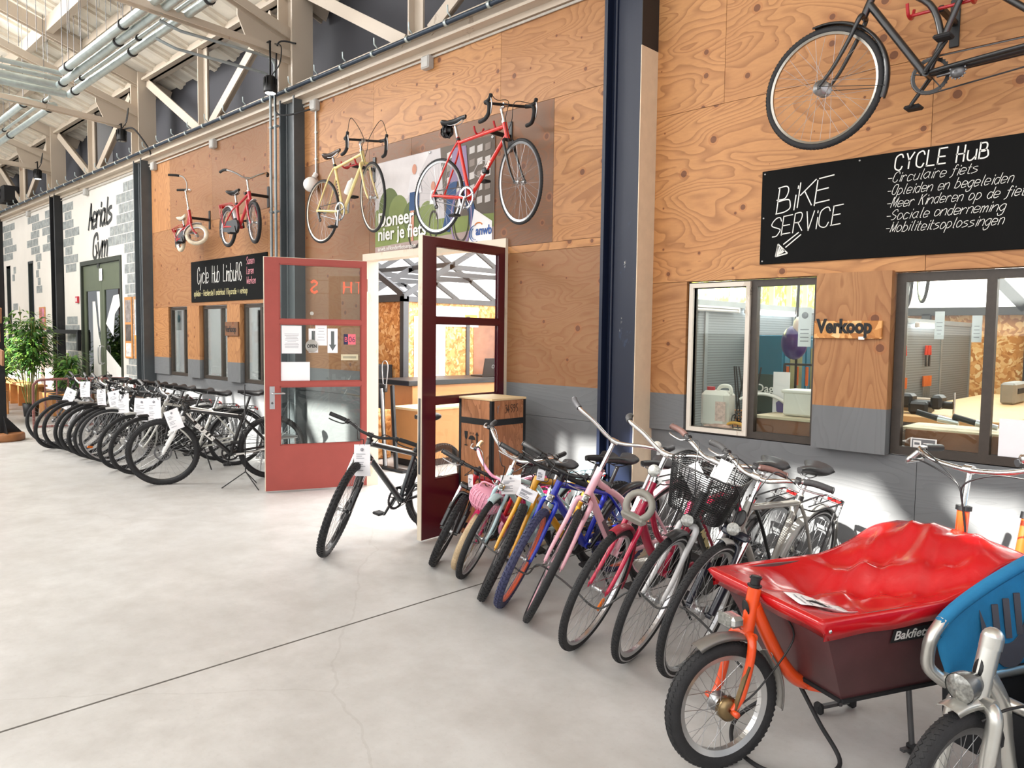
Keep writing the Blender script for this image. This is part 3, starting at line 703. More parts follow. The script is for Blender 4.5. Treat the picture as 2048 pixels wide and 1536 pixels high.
    bp = [cl+V(p) for p in bar_path(D['bar'], D['bw'])]; pth = cr(bp, 5); m = MB(); m.tube(pth, .0115, 10); hbar = m.build('handlebar', BM, root, S)
    ends = []
    if D['bar'] == 'drop':
        h_ = len(pth)//2; m = MB(); gm = mat('grip_'+D['grip'], D['grip'], .7, bump=.2)
        m.tube(pth[:h_-9], .0165, 10); m.build('grip', gm, hbar); m = MB(); m.tube(pth[h_+10:], .0165, 10); m.build('grip', gm, hbar)
        for s in (-1, 1):
            hw = D['bw']/2*s; q = cl+V((.09, hw, -.012)); m = MB(); m.tube(cr([q+V((-.03, 0, .005)), q+V((.03, 0, .02)), q+V((.05, 0, .05))], 4), [.014]*4+[.016]*4+[.012], 8, 1); m.tube(cr([q+V((.045, 0, .03)), q+V((.055, 0, -.03)), q+V((.03, 0, -.10))], 4), [.006]*8+[.004], 6, 0, flat=.7)
            m.build('brake_lever', [M_ALU, M_BLACKM], hbar); ends.append(q+V((.05, 0, .05)))
    else:
        gm = mat('grip_'+D['grip'], D['grip'], .65, bump=.2)
        for s, e in ((-1, pth[:]), (1, pth[::-1])):
            L = 0; q = [e[0]]
            for p, p2 in zip(e, e[1:]):
                L += (p2-p).length; q.append(p2)
                if L > .115: break
            d0 = (q[0]-q[1]).normalized(); m = MB(); m.tube([q[0]+d0*.012]+q, [.013]+[.0165]*len(q), 10); m.lathe([(0, 0), (.017, 0), (.017, .006), (0, .006)], 10, 'Z', M=frame_m(q[0]+d0*.008, (0, 0, 1), d0)); m.build('grip', gm, hbar)
            if D['lever']:
                a_ = q[-1]; t_ = (q[-1]-q[0]).normalized(); f_ = V((.045, 0, -.02)) if abs(t_.y) > .5 else V((.02, -s*-.045, -.02))
                m = MB(); m.bbox(a_+t_*.02+f_*.25, (.03, .03, .026), .006, 1); m.tube(cr([a_+t_*.02+f_*.4, a_+f_-t_*.01, a_-t_*.09+f_*1.15, a_-t_*.12+f_*1.05], 4), [.006]*12+[.005], 6, 0, flat=.7)
                m.tube([a_+t_*.012, a_+t_*.032], .017, 8, 1)
                m.build('brake_lever', [M_ALU if D['lever'] == 'alu' else M_BLACK, M_BLACK], hbar); ends.append(a_+t_*.03+f_*.5)
    if D['bell']:
        q = pth[int(len(pth)*.70)]; m = MB(); m.ball(q+V((0, 0, .028)), .024, 12, 0, (1, 1, .75)); m.tube([q, q+V((0, 0, .02))], .006, 6); m.build('bell', M_CHROME if D['bell'] is True else paint(D['bell']), hbar)
    if D['cables'] and ends:
        m = MB()
        for i, e in enumerate(ends):
            s = -1 if e.y < 0 else 1; tgt = crown+n_*.035+V((0, .012*s, -.02)) if i == 0 else hm+V((-.03, .012*s, .0))
            m.tube(cr([e, e+V((.05, -s*.08, .03)) if D['bar'] != 'drop' else e+V((.0, -s*.05, .13*D.get('cabup', 1))), cl+V((.10, s*.06, -.03)) if D['bar'] != 'drop' else cl+V((.1, s*.03, .0)), ht+n_*.07+V((0, s*.03, -.02)), tgt], 6), .0032, 5)
        m.build('brake_cable', M_BLACK, root, S)
    # saddle
    if D['saddle'] is not False:
        sp = st+su*D['post']; m = MB(); m.tube([st-su*.02, sp], .0135, 10, 0); m.tube([st-su*.012, st+su*.012], tr*1.25, 10, 1)
        for s in (-1, 1): m.tube(cr([sp+V((.10, s*.008, .035)), sp+V((.03, s*.02, .008)), sp+V((-.05, s*.022, .008)), sp+V((-.10, s*.035, .03))], 4), .0035, 6, 0)
        so = m.build('seat_post', [M_ALU if D['barcol'] != 'black' or D['frame'] == 'race' else M_BLACK, M_BLACK], root)
        link('saddle', saddle_mesh(*D['sad'], D['saddle']), root, Matrix.Translation(sp+V((-.005, 0, .05))))
    # drivetrain on the right-hand side
    cr_r = .095 if R > .28 else .065; y = -.042; CM = mat('crank_'+D['crank'], D['crank'], .35, 1.0 if D['crank'] != '161618' else 0.0)
    m = MB(); m.lathe([(cr_r-.018, y-.003), (cr_r, y-.003), (cr_r, y+.003), (cr_r-.018, y+.003)], 32, 'Y', BB.xz.to_3d()*0+V((BB.x, 0, BB.z)), closed=True, smooth=False)
    for k in range(5): a = 2*PI*k/5+.3; m.bar(BB+V((0, y, 0)), BB+V(((cr_r-.01)*math.cos(a), y, (cr_r-.01)*math.sin(a))), .006, .016, up=(0, 1, 0))
    for k in range(32): a = 2*PI*k/32; m.box(-.003, .004, -.002, .002, -.003, .003, 0, Matrix.Translation(BB+V((0, y, 0))) @ Matrix.Rotation(a, 4, 'Y') @ Matrix.Translation((cr_r, 0, 0)))
    ca = math.radians(D.get('ca', -55)); cl_ = .165 if R > .28 else .11; e1 = BB+V((cl_*math.cos(ca), y-.025, cl_*math.sin(ca))); e2 = BB+V((-cl_*math.cos(ca), .065, -cl_*math.sin(ca)))
    m.tube([BB+V((0, y-.018, 0)), e1], [.013, .010], 8); m.tube([BB+V((0, .055, 0)), e2], [.013, .010], 8); m.tube([BB+V((0, -.06, 0)), BB+V((0, .055, 0))], .012, 8)
    co = m.build('crankset', CM, root)
    for e, s in ((e1, -1), (e2, 1)):
        m = MB(); m.bbox(e+V((0, s*.055, 0)), (.085, .08, .022), .008); m.tube([e, e+V((0, s*.02, 0))], .006, 6); m.build('pedal', M_BLACKM, co)
    if D['guard'] is None:
        m = MB(); rc = .042; yy = y; pts = []
        for k in range(9): a = math.radians(90+k*22.5); pts.append(B+V((rc*math.cos(a), yy, rc*math.sin(a))))
        for k in range(9): a = math.radians(-90+k*22.5); pts.append(BB+V((cr_r*math.cos(a), yy, cr_r*math.sin(a))))
        m.tube(pts, .0045, 5, 0, closed=True, smooth=False); m.build('chain', M_STEEL, root)
        m = MB(); m.lathe([(.0, yy-.004), (.04, yy-.004), (.04, yy+.004), (.026, yy+.012), (.0, yy+.012)], 18, 'Y', (B.x, 0, B.z))
        if D.get('gears', 1): m.bar(B+V((.0, yy-.012, -.01)), B+V((.03, yy-.012, -.09)), .012, .025); m.lathe([(0, -.006), (.02, -.006), (.02, .006), (0, .006)], 10, 'Y', B+V((.03, yy-.005, -.10)))
        m.build('sprocket', M_STEEL, root)
    else:
        m = MB(); pl = []
        for k in range(9): a = math.radians(90+k*22.5); pl.append((B.x+.062*math.cos(a), B.z+.062*math.sin(a)))
        for k in range(9): a = math.radians(-90+k*22.5); pl.append((BB.x+(cr_r+.022)*math.cos(a), BB.z+(cr_r+.022)*math.sin(a)))
        m.prism(pl, .03, 0, Matrix.Translation((0, y-.018, 0))); m.build('chain_guard', paint(D['guard'], .45), root)
    if D['fend']:
        FM = paint(D['fend'], .35); fw = D['tw']*1.25; m = MB(); nf = D.get('nofront'); fender_mb(m, F, R+.016, fw, 80 if D['fork'] == 'rigid' else 95, 200 if Rr > .28 else 190)
        for s in (-1, 1): m.tube([F+V((0, s*.055, 0)), F+V(((R+.01)*math.cos(math.radians(190)), s*fw, (R+.01)*math.sin(math.radians(190))))], .0022, 5)
        if not nf: m.build('front_mudguard', FM, root, S)
        m = MB(); fender_mb(m, B, Rr+.018, fw, 20, 205)
        for s in (-1, 1): m.tube([B+V((0, s*.06, 0)), B+V(((Rr+.01)*math.cos(math.radians(185)), s*fw, (Rr+.01)*math.sin(math.radians(185))))], .0022, 5)
        m.build('rear_mudguard', FM, root)
    if D['rack']:
        m = MB(); z = 2*Rr+.035; x0, x1 = B.x-.20, B.x+.14; r_ = .0055
        m.tube(cr([(x1+.06, -.03, z), (x1, -.055, z), (x0+.03, -.06, z), (x0, -.03, z), (x0, .03, z), (x0+.03, .06, z), (x1, .055, z), (x1+.06, .03, z)], 4), r_, 6)
        for xx in (x0+.08, x0+.18): m.tube([(xx, -.058, z), (xx, .058, z)], .004, 6)
        m.tube([(x0, 0, z), (x1, 0, z)], .004, 6)
        for s in (-1, 1):
            m.tube([(x0+.10, s*.06, z), B+V((0, s*.07, .02))], r_, 6); m.tube([(x0+.02, s*.06, z), B+V((-.06, s*.075, .1)), B+V((-.0, s*.07, .02))], .004, 6)
            m.tube([(x1+.06, s*.03, z), st-su*.05+V((0, s*.02, 0))], .004, 6)
        ro = m.build('luggage_rack', paint(D['rack'], .4), root)
        m = MB(); m.bbox((x0-.012, 0, z-.015), (.02, .09, .035), .008); tag(m.build('rear_reflector', M_REDREF, ro), 'red rear reflector')
    if D['light']:
        q = crown+n_*.055+u*.03 if D['light'] != 'bar' else ht+n_*.07+u*.05; m = MB(); ax = frame_m(q, (0, 1, 0), n_); bxl = D['light'] == 'box'
        if bxl: m.bbox((0, 0, 0), (.045, .05, .04), .008, 0, ax)
        else: m.lathe([(0, -.045), (.018, -.04), (.03, -.015), (.034, .012), (.034, .018)], 16, 'Z', M=ax); m.tube([q-n_*.02, crown+u*.01], .005, 6)
        lo = m.build('headlight', M_CHROME if D.get('lcol') is None else paint(D['lcol']), root, S); m = MB(); (m.lathe([(.017, .021), (.012, .026), (0, .027)], 12, 'Z', M=ax) if bxl else m.lathe([(.032, .017), (.02, .021), (0, .022)], 16, 'Z', M=ax)); m.build('lens', M_LENS, lo)
    if D['kick']:
        yf = .20; m = MB(); m.tube([(-.06 if D['kick'] != 'rear' else B.x+.05, .03, D['bb']-.03), (-.10 if D['kick'] != 'rear' else B.x+.02, yf, yf*math.tan(math.radians(lean))+.008)], .008, 6); m.build('kickstand', M_BLACK, root)
    if D['basket']: basket(root, S, cl, D['basket'])
    D.update(F=F, B=B, BB=BB, S=S, cl=cl, st=st, ht=ht, hb=hb, hm=hm, hh=hh, crown=crown, u=u, n=n_, su=su, sp=st+su*D['post'])
    if matrix is not None: root.matrix_world = matrix
    elif at: place(root, at[0], at[1], D['wb']-D['a'], at[2], at[3])
    D['root'] = root; D['frame_o'] = fo; D['bar_o'] = hbar; return D
def basket(root, S, cl, spec):
    """tapered wire-net basket hanging in front of the handlebar"""
    x0, w_, d_, h_, z0 = spec; rows = []; m = MB(); N = 24
    def ring(t, z, tw_):
        a = 2*PI*t/N; c_, s_ = math.cos(a), math.sin(a); ex = lambda q: math.copysign(abs(q)**.45, q); return V((x0+ex(c_)*d_/2*tw_, ex(s_)*w_/2*tw_, z))+V((cl.x, 0, cl.z+z0))
    NZ = 22
    for j in range(NZ+1):
        f_ = j/NZ; rg = [ring(k, -h_*(1-f_), .74+.26*f_) for k in range(N)]
        m.tube(rg, .0055 if j == NZ else .0026, 4 if j < NZ else 6, closed=True)
    for k in range(N*3):
        m.tube([ring(k/3, -h_, .74), ring(k/3, 0, 1.0)], .0026, 3, caps=False)
    for k in range(-7, 8):
        y = k*w_*.05; m.tube([V((x0-d_*.36, y, -h_))+V((cl.x, 0, cl.z+z0)), V((x0+d_*.36, y, -h_))+V((cl.x, 0, cl.z+z0))], .0018, 3)
    m.tube([V((x0-d_*.45, 0, -.03))+V((cl.x, 0, cl.z+z0)), cl], .008, 6); m.build('basket', M_BLACK, root, S)
def put_on(o, root):
    return o
def bike_pt(D, p, steer=True):
    bpy.context.view_layer.update(); r = D['root']; M = Matrix.LocRotScale(r.location, r.rotation_euler, r.scale) if r.rotation_mode != 'QUATERNION' else r.matrix_world
    return M @ (D['S'] @ V(p) if steer else V(p))
HB = 'bikes for sale parked in front of the shop'
bk = bicycle
b_mtb = bk(dict(R=.365, tw=.029, knob=True, rim='1a1a1c', rimmetal=0.0, wb=1.12, a=.44, bb=.31, ha=68, htl=.12, stl=.42, sa=73, frame='mtb', col='2c3336', fcol='161618', fork='susp', tr=.019, bar='riser', bw=.67, barcol='black', lever='black', stem=.05, post=.24, disc=True, steer=32, sad=(.27, .145), kick=True),
   'dark grey mountain bike standing alone in the shop doorway', (-4.85, -1.71, -80, 9))
b1 = bk(dict(R=.275, tw=.026, knob=True, rim='1a1a1c', rimmetal=0, wb=.92, a=.37, bb=.25, ha=69, htl=.10, stl=.30, frame='mtb', col='c8141e', fcol='161618', fork='susp', bar='flat', bw=.56, barcol='black', lever='alu', stem=.05, post=.14, steer=40, sad=(.24, .15)),
   'red childrens mountain bike with black fork beside the maroon door', (-4.15, -1.26, -94, 14))
b2 = bk(dict(R=.225, tw=.026, tyre='cdb592', rim='d8d8d8', rimmetal=0, wb=.78, a=.32, bb=.21, ha=69, htl=.12, stl=.25, frame='step', col='c81e5a', bar='high', bw=.50, barcol='e79ab6', stem=.07, reach=.02, grip='c9a27c', post=.10, saddle='5a2030', fend='c81e5a', guard='e79ab6', steer=32, rack='c81e5a', light=False, lever='alu'),
   'small pink childrens bike with beige tyres and a pink basket', (-3.97, -1.22, -92, 14))
b3 = bk(dict(R=.30, tw=.022, rim='c4c5c7', wb=.95, a=.40, bb=.25, ha=69, htl=.15, stl=.34, frame='step', col='b9d4da', bar='high', bw=.54, stem=.07, reach=.02, post=.12, fend='b9d4da', guard='b9d4da', steer=33, light='box', saddle='1c1c1e', rack='b9d4da'),
   'pale blue childrens city bike with chrome handlebar', (-3.77, -1.31, -95, 12))
b4 = bk(dict(R=.325, tw=.027, knob=True, rim='26262a', wb=1.03, a=.42, bb=.29, ha=69, htl=.13, stl=.40, frame='mtb', col='e6a41a', fcol='e6a41a', bar='flat', bw=.58, barcol='black', lever='alu', stem=.08, post=.15, steer=42, tr=.018),
   'yellow mountain bike with yellow fork and knobbly tyres', (-3.40, -1.48, -94, 14))
b5 = bk(dict(R=.325, tw=.025, knob=True, tyre='3a3d5c', rim='e86a4a', rimmetal=0, wb=1.02, a=.42, bb=.29, ha=69, htl=.13, stl=.40, frame='mtb', col='1428a8', fcol='1432b8', bar='riser', bw=.58, barcol='black', lever='black', stem=.07, post=.16, steer=30, tr=.018, nofront=1, fend='1a1a1c', light='box'),
   'bright blue bike with blue fork and orange rims', (-3.21, -1.49, -93, 14))
b6 = bk(dict(R=.355, tw=.022, rim='eab8c4', rimmetal=0, wb=1.08, a=.46, bb=.29, ha=68, htl=.19, stl=.44, frame='step', col='efb6c2', bar='wide', bw=.64, stem=.19, reach=.03, grip='26262a', lever=None, cables=False, post=.14, nofront=1, fend='efb6c2', guard='1c1c1e', steer=37, light='box', rack='1c1c1e', bell='f0ede4', saddle='1c1c1e', sad=(.26, .19), tr=.019),
   'pale pink ladies bike with wide chrome handlebar', (-2.95, -1.53, -93, 15))
b7 = bk(dict(R=.35, tw=.021, rim='c8c9cb', wb=1.10, a=.46, bb=.29, ha=67, rake=.07, htl=.22, stl=.46, frame='swan', col='b81640', fcol='c81e46', bar='wide', bw=.60, stem=.16, reach=.03, grip='1c1c1e', lever=None, cables=False, post=.14, fend='a01634', guard='1c1c1e', steer=14, light='bar', rack='1c1c1e', saddle='1c1c1e', sad=(.26, .19), ref=2.2, tr=.018),
   'magenta ladies bike with curved frame and wheel lock', (-2.49, -1.675, -91, 14))
b8 = bk(dict(R=.355, tw=.022, rim='d8d8da', rimd=.022, stripe=True, wb=1.12, a=.46, bb=.30, ha=68, htl=.18, stl=.50, frame='step', col='141416', fcol='c9c9c9', fork='rigid', bar='comfort', bw=.62, stem=.17, reach=.06, grip='3a2420', post=.16, fend='2a2a2c', guard='1c1c1e', steer=12, light=True, rack='1c1c1e', saddle='1c1c1e', sad=(.26, .2), tr=.02, basket=(.02, .38, .28, .25, -.03), hubd=.032),
   'black city bike with silver fork and a black wire basket', (-2.20, -1.60, -92, 14))
b9 = bk(dict(R=.35, tw=.022, rim='c4c5c7', stripe=True, wb=1.10, a=.46, bb=.30, ha=69, htl=.17, stl=.54, frame='diamond', col='8f8d86', fcol='1b1f2c', fork='susp', bar='comfort', bw=.62, stem=.13, reach=.07, grip='161618', post=.12, fend='a8a8a4', guard='1c1c1e', steer=6, light=True, rack='2a2a2c', saddle='1c1c1e', sad=(.27, .19), tr=.018, hubd=.04),
   'silver grey gents bike nearest the red cargo bike', (-1.935, -1.575, -92, 13))
# ---- the left-hand row: eight trekking bikes, then a white-fork mountain bike at the front of the row
TREK = dict(R=.35, tw=.020, rim='3a3a3c', rimmetal=.8, wb=1.10, a=.46, bb=.29, ha=69, htl=.15, stl=.48, frame='diamond', col='1d1e20', fork='rigid', bar='riser', bw=.62, barcol='black', lever='black', stem=.09, post=.16, rack='1c1c1e', fend='1e1e20', sad=(.27, .16), steer=12)
def trek(x, y, h, lean, label, **k): return bk(dict(TREK, **k), label, (x, y, h, lean))
l1 = trek(-12.36, -1.60, -95, 10, 'black bike with its front wheel turned away, farthest of the left row', steer=-22, barcol='black')
l2 = trek(-11.87, -1.66, -92, 13, 'black bike second from the far end of the left row', steer=18, fork='rigid', fcol='d8d8da', barcol='alu')
l3 = trek(-11.66, -1.58, -94, 12, 'silver framed bike third from the far end of the left row', steer=8, col='b4b6ba', fork='susp', fcol='c8c8ca', light=True, fend='c0c0c0', barcol='black')
l4 = trek(-11.36, -1.54, -93, 12, 'bronze brown bike fourth from the far end of the left row', steer=14, col='5a4432', fend='8a8680')
l5 = trek(-11.05, -1.55, -94, 12, 'grey city bike fifth from the far end of the left row', steer=10, col='55585c', light=True, bar='swept', barcol='alu')
l6 = trek(-10.70, -1.56, -93, 12, 'black bike with orange reflector, sixth from the far end of the left row', steer=12, ref=1.2, light=True)
l7 = trek(-10.44, -1.545, -95, 12, 'black bike with curved bar ends and a round chrome headlight', steer=8, light=True, bar='drop', bw=.44, rim='b8b9bb')
l8 = trek(-10.20, -1.53, -98, 12, 'black ladies bike with silver spokes and chrome headlight', steer=-2, frame='step', light=True, fend='d0d0d0', rim='c8c8ca', bar='swept', barcol='black')
l9 = trek(-9.58, -1.56, -93, 12, 'black bike with a large paper sheet on its handlebar', steer=14, fend='b8b8b4', light=True)
l10 = trek(-9.12, -1.56, -96, 12, 'grey white bike just behind the white fork mountain bike', steer=10, col='cfcfc8', R=.355, frame='diamond', barcol='alu', rack='26262a')
bulls = bk(dict(R=.365, tw=.028, knob=True, rim='161618', rimmetal=0, wb=1.12, a=.44, bb=.31, ha=69, htl=.11, stl=.46, sa=73, frame='mtb', col='17181a', fcol='e6e6e4', fork='susp', tr=.019, bar='flat', bw=.68, barcol='black', lever='black', stem=.05, post=.22, disc=True, steer=-4, sad=(.27, .145), kick='rear', ca=-80),
   'black and white mountain bike with white fork at the near end of the left row', (-8.36, -1.585, -111, 9))
def on_tube(text, D, a, b, size, m, t0=.2, off=.03, side=1, name='lettering', xs=1.0):
    a, b = V(a), V(b); d = (b-a).normalized(); nrm = V((0, side, 0)); up = (nrm.cross(d)).normalized() if side < 0 else (d.cross(-nrm)).normalized()
    d_ = d if side > 0 else -d
    y = -nrm  # text faces along nrm: local -Y = nrm
    up = nrm.cross(d_)*-1 if side < 0 else nrm.cross(d_)*-1
    x = d_; z = (-nrm).cross(x)*-1
    Z = x.cross(-nrm); M = Matrix(((x.x, -nrm.x, Z.x, 0), (x.y, -nrm.y, Z.y, 0), (x.z, -nrm.z, Z.z, 0), (0, 0, 0, 1)))
    o = a.lerp(b, t0)+nrm*off-Z*size*.35
    M.translation = o; return lettering(text, size, m, D['root'], M, .0005, name=name, xs=xs, offset=.004)
on_tube('BULLS', bulls, bulls['hm'], bulls['BB'], .062, M_WHITE, .24, .0265, 1, xs=1.5)
m = MB(); m.tube([bulls['hh']+V((-.04, .0165, .004)), bulls['hh'].lerp(bulls['st'], .9)+V((0, .0165, 0))], .006, 6); m.tube([bulls['hm']+V((-.02, .02, .02)), bulls['hm'].lerp(bulls['BB'], .2)+V((0, .02, .02))], .009, 6)
m.tube([bulls['BB']+V((-.05, .05, 0)), bulls['B']+V((.04, .064, 0))], .012, 6); m.build('white_stripe', M_WHITE, bulls['root'])
on_tube('Adventure', b8, b8['hm'], b8['BB'], .040, mat('gold_print', 'd8c890', .4), .18, .0265, 1)
for D in (b6,): 
    m = MB(); q = D['hm'].lerp(D['BB'], .42); d = (D['BB']-D['hm']).normalized(); m.bar(q+V((0, .0245, 0)), q+V((0, .0245, 0))+d*.15, .002, .03, up=(0, 0, 1)); m.build('name_plate', mat('plate_print', '6a5a60', .5), D['root'])
on_tube('MOUNTAIN', b4, b4['hm'], b4['BB'], .030, M_WHITE, .12, .0255, 1)
# magenta bike: grey ring lock under the handlebar; pink bike with basket; fittings
m = MB(); q = b7['crown']+b7['n']*.05+b7['u']*.09; ax = frame_m(q, (0, 1, 0), b7['u']); m.tube([ax @ V((.07*math.cos(a), -.0, .07*math.sin(a))) for a in [math.radians(-60+k*20) for k in range(16)]], [.014]+[.02]*14+[.014], 10); m.bbox((0, 0, 0), (.15, .045, .05), .02, 0, ax @ Matrix.Translation((0, 0, -.07))); tag(m.build('ring_lock', mat('lock_grey', '8c8980', .4), b7['root'], b7['S']), 'grey ring lock')
m = MB(); m.bbox((0, 0, 0), (.005, .05, .035), .002, 0, Matrix.Translation(b7['hm'].lerp(b7['hh'], .55)+V((.0, .0, 0))+b7['n']*.026)); m.build('head_badge', M_WHITE, b7['root'])
m = MB(); ax = frame_m(b9['hm'].lerp(b9['hh'], .3)+b9['n']*.0245, (0, 1, 0), b9['u']); m.lathe([(0, 0), (.03, 0), (.036, .002), (.03, .004), (0, .004)], 20, 'Z', M=ax @ Matrix.Rotation(PI/2, 4, 'X') @ Matrix.Diagonal((.75, 1.25, 1, 1))); m.build('head_badge', M_BLACK, b9['root'])
m = MB(); c = b2['cl']+V((.13, 0, -.11)); rows = []
prof = [(.0, -.09), (.075, -.085), (.10, -.05), (.108, 0), (.10, .04), (.085, .055), (.02, .062), (0, .062)]
m.lathe(prof, 28, 'Z', M=Matrix.Translation(c) @ Matrix.Diagonal((.85, 1.15, 1, 1)))
for k in range(28):
    a = 2*PI*k/28; m.tube([c+V((r_*1.01*math.cos(a)*.85, r_*1.01*math.sin(a)*1.15, h_)) for r_, h_ in prof[1:6]], .0055, 5)
for h_, r_ in ((-.05, .102), (.0, .11), (.04, .102)): m.tube([c+V((r_*math.cos(a)*.85, r_*math.sin(a)*1.15, h_)) for a in [2*PI*k/28 for k in range(28)]], .004, 5, closed=True)
m.tube(cr([c+V((0, -.08, .055)), c+V((0, -.06, .10)), c+V((0, .06, .10)), c+V((0, .08, .055))], 4), .007, 6); m.build('wicker_basket', paint('eaa2b8', .6), b2['root'], b2['S'])
m = MB(); q = b3['BB']+V((.08, .04, .16)); m.lathe([(0, 0), (.05, 0), (.075, .10), (.08, .14), (.074, .14), (.045, .01), (0, .01)], 18, 'Z', M=Matrix.Translation(q)); m.build('small_basket', paint('a9d4d2', .5), b3['root'])

# ---- bikes hung on the wall
def wall_mat(rear, front, a, Rr):
    X = (V(front)-V(rear)).normalized(); Y = V((0, 0, 1)).cross(X).normalized(); Z = X.cross(Y)
    M = Matrix(((X.x, Y.x, Z.x, 0), (X.y, Y.y, Z.y, 0), (X.z, Y.z, Z.z, 0), (0, 0, 0, 1))); M.translation = V(rear)-(M.to_3x3() @ V((-a, 0, Rr))); return M
red = bk(dict(R=.336, tw=.013, rim='b8b9bb', rimd=.020, wb=1.03, a=.42, bb=.275, ha=73, rake=.045, htl=.14, stl=.545, sa=73, frame='race', col='d9261c', fcol='1a1a1c', bar='drop', bw=.42, barcol='black', grip='161618', cabup=-.35, stem=.13, reach=.07, post=.13, kick=False, sad=(.28, .14), steer=-16, crank='c0c0c2', tr=.016, ca=-110, nsp=28, lever='alu'),
   'red racing bike hung on the plywood above the open doors', name='bicycle', matrix=wall_mat((-5.33, -.30, 2.89), (-4.30, -.30, 2.885), .42, .336))
yel = bk(dict(R=.336, tw=.013, rim='b4aca0', rimd=.014, wb=.98, a=.42, bb=.275, ha=73, rake=.045, htl=.12, stl=.52, sa=73, frame='race', col='e6cf8c', bar='drop', bw=.40, barcol='black', grip='161618', stem=.09, reach=.08, post=.09, kick=False, saddle='3a2c26', sad=(.28, .14), steer=-14, crank='b0b0b2', tr=.0155, ca=-95, nsp=32, lever='alu'),
   'cream yellow racing bike hung on the plywood beside the grey column', matrix=wall_mat((-7.24, -.31, 2.955), (-6.27, -.34, 2.985), .42, .336))
kid = bk(dict(R=.25, tw=.023, rim='c8c8ca', wb=.85, a=.36, bb=.23, ha=70, htl=.11, stl=.30, frame='diamond', col='b8202c', bar='wide', bw=.56, stem=.16, reach=.02, post=.12, kick=False, rack='b8202c', fend='d8d8d8', guard='26262a', steer=-8, lever=None, saddle='1c1c1e', sad=(.24, .2), tr=.017),
   'red childrens bike with carrier hung above the small chalkboard', matrix=wall_mat((-9.49, -.29, 2.99), (-8.66, -.36, 2.965), .36, .25))
mini = bk(dict(R=.155, tw=.026, tyre='d9cdb6', rim='c8c8ca', wb=.55, a=.22, bb=.16, ha=72, htl=.17, stl=.17, frame='swan', col='b01c28', bar='high', bw=.40, stem=.30, reach=.01, post=.10, kick=False, fend='c8c8ca', steer=58, lever=None, cables=False, saddle='d8cdb8', sad=(.20, .15), nsp=16, rack='b01c28', guard='26262a', tr=.017),
   'tiny red childrens bike with cream tyres hung on the plywood', matrix=wall_mat((-10.98, -.29, 2.935), (-10.44, -.33, 2.985), .22, .155))
tan = bk(dict(R=.345, tw=.019, rim='a8a49c', wb=1.58, a=1.02, bb=.30, ha=66, rake=.06, htl=.25, stl=.50, sa=68, frame='step', col='161618', bar='swept', bw=.56, stem=.14, post=.12, kick=False, fend='161618', steer=0, sad=(.27, .19), tr=.0165, ca=-52, gears=0, lever=None, crank='161618', hubd=.045, cables=True),
   'long black double bike hung above the big chalkboard', matrix=wall_mat((-.30, -.30, 3.115), (-1.885, -.30, 3.105), 1.02, .345))
m = MB(); m.tube([tan['hh'].lerp(tan['BB'], .3)+V((-.12, 0, .12)), V((-.6, 0, .62))], .0165, 10); m.tube([tan['BB'], V((-.62, 0, .33))], .02, 10); m.tube([V((-.62, 0, .30)), V((-.80, 0, .82))], .016, 10); m.tube([V((-.18, 0, .74)), V((-.62, 0, .34))], .0165, 10)
m.build('rear_frame', P_ := paint('161618'), tan['root'])
m = MB(); m.lathe([(.0, .03), (.035, .03), (.035, .038), (0, .038)], 18, 'Y', tan['BB']+V((-.15, 0, -.03))); m.tube([tan['BB']+V((-.05, .02, -.03)), tan['BB']+V((-.15, .034, -.03))], .007, 6)
for k in range(14): a = 2*PI*k/14; m.box(-.004, .005, -.003, .003, -.004, .004, 0, Matrix.Translation(tan['BB']+V((-.15, .034, -.03))) @ Matrix.Rotation(a, 4, 'Y') @ Matrix.Translation((.036, 0, 0)))
m.build('idler', M_STEEL, tan['root'])
m = MB(); c_ = V((red['sp'].x-.11, 0, red['sp'].z-.03)); m.bbox(c_, (.13, .09, .10), .03, smooth=True); m.bbox(c_+V((-.01, 0, 0)), (.02, .094, .104), .01); m.build('saddle_bag', M_BLACK, red['root'])
m = MB(); q = yel['BB'].lerp(yel['hm'], .3)+V((0, 0, 0)); d = (yel['hm']-yel['BB']).normalized(); nn = V((-d.z, 0, d.x)); c0 = q+nn*.055
m.lathe([(0, 0), (.034, 0), (.036, .01), (.036, .12), (.03, .14), (.018, .15), (.018, .175), (0, .18)], 16, 'Z', M=frame_m(c0, (0, 1, 0), d)); tag(m.build('water_bottle', mat('bottle_white', 'e4e2da', .4), yel['root']), 'white water bottle')
for D, z in ((red, 0),):
    m = MB(); q = D['BB'].lerp(D['hm'], .32); d = (D['hm']-D['BB']).normalized(); nn = V((-d.z, 0, d.x))
    for s in (-1, 1): m.tube(cr([q+nn*.02, q+nn*.07+V((0, s*.035, 0)), q+d*.12+nn*.075+V((0, s*.035, 0)), q+d*.15+nn*.02], 4), .003, 5)
    m.bbox(q+d*.08, (.05, .06, .05), .01, 1); m.build('bottle_cage', [M_ALU, M_BLACK], D['root'])
on_tube('RACING', red, red['hm'], red['BB'], .036, mat('pale_print', 'e8c8c0', .5), .62, .0172, -1)
m = MB(); 
for k in range(6): q = yel['BB'].lerp(yel['st'], .35+k*.06); m.bbox(q+V((0, -.0165, 0)), (.014, .002, .02), .001)
m.build('tube_print', M_INK, yel['root'])
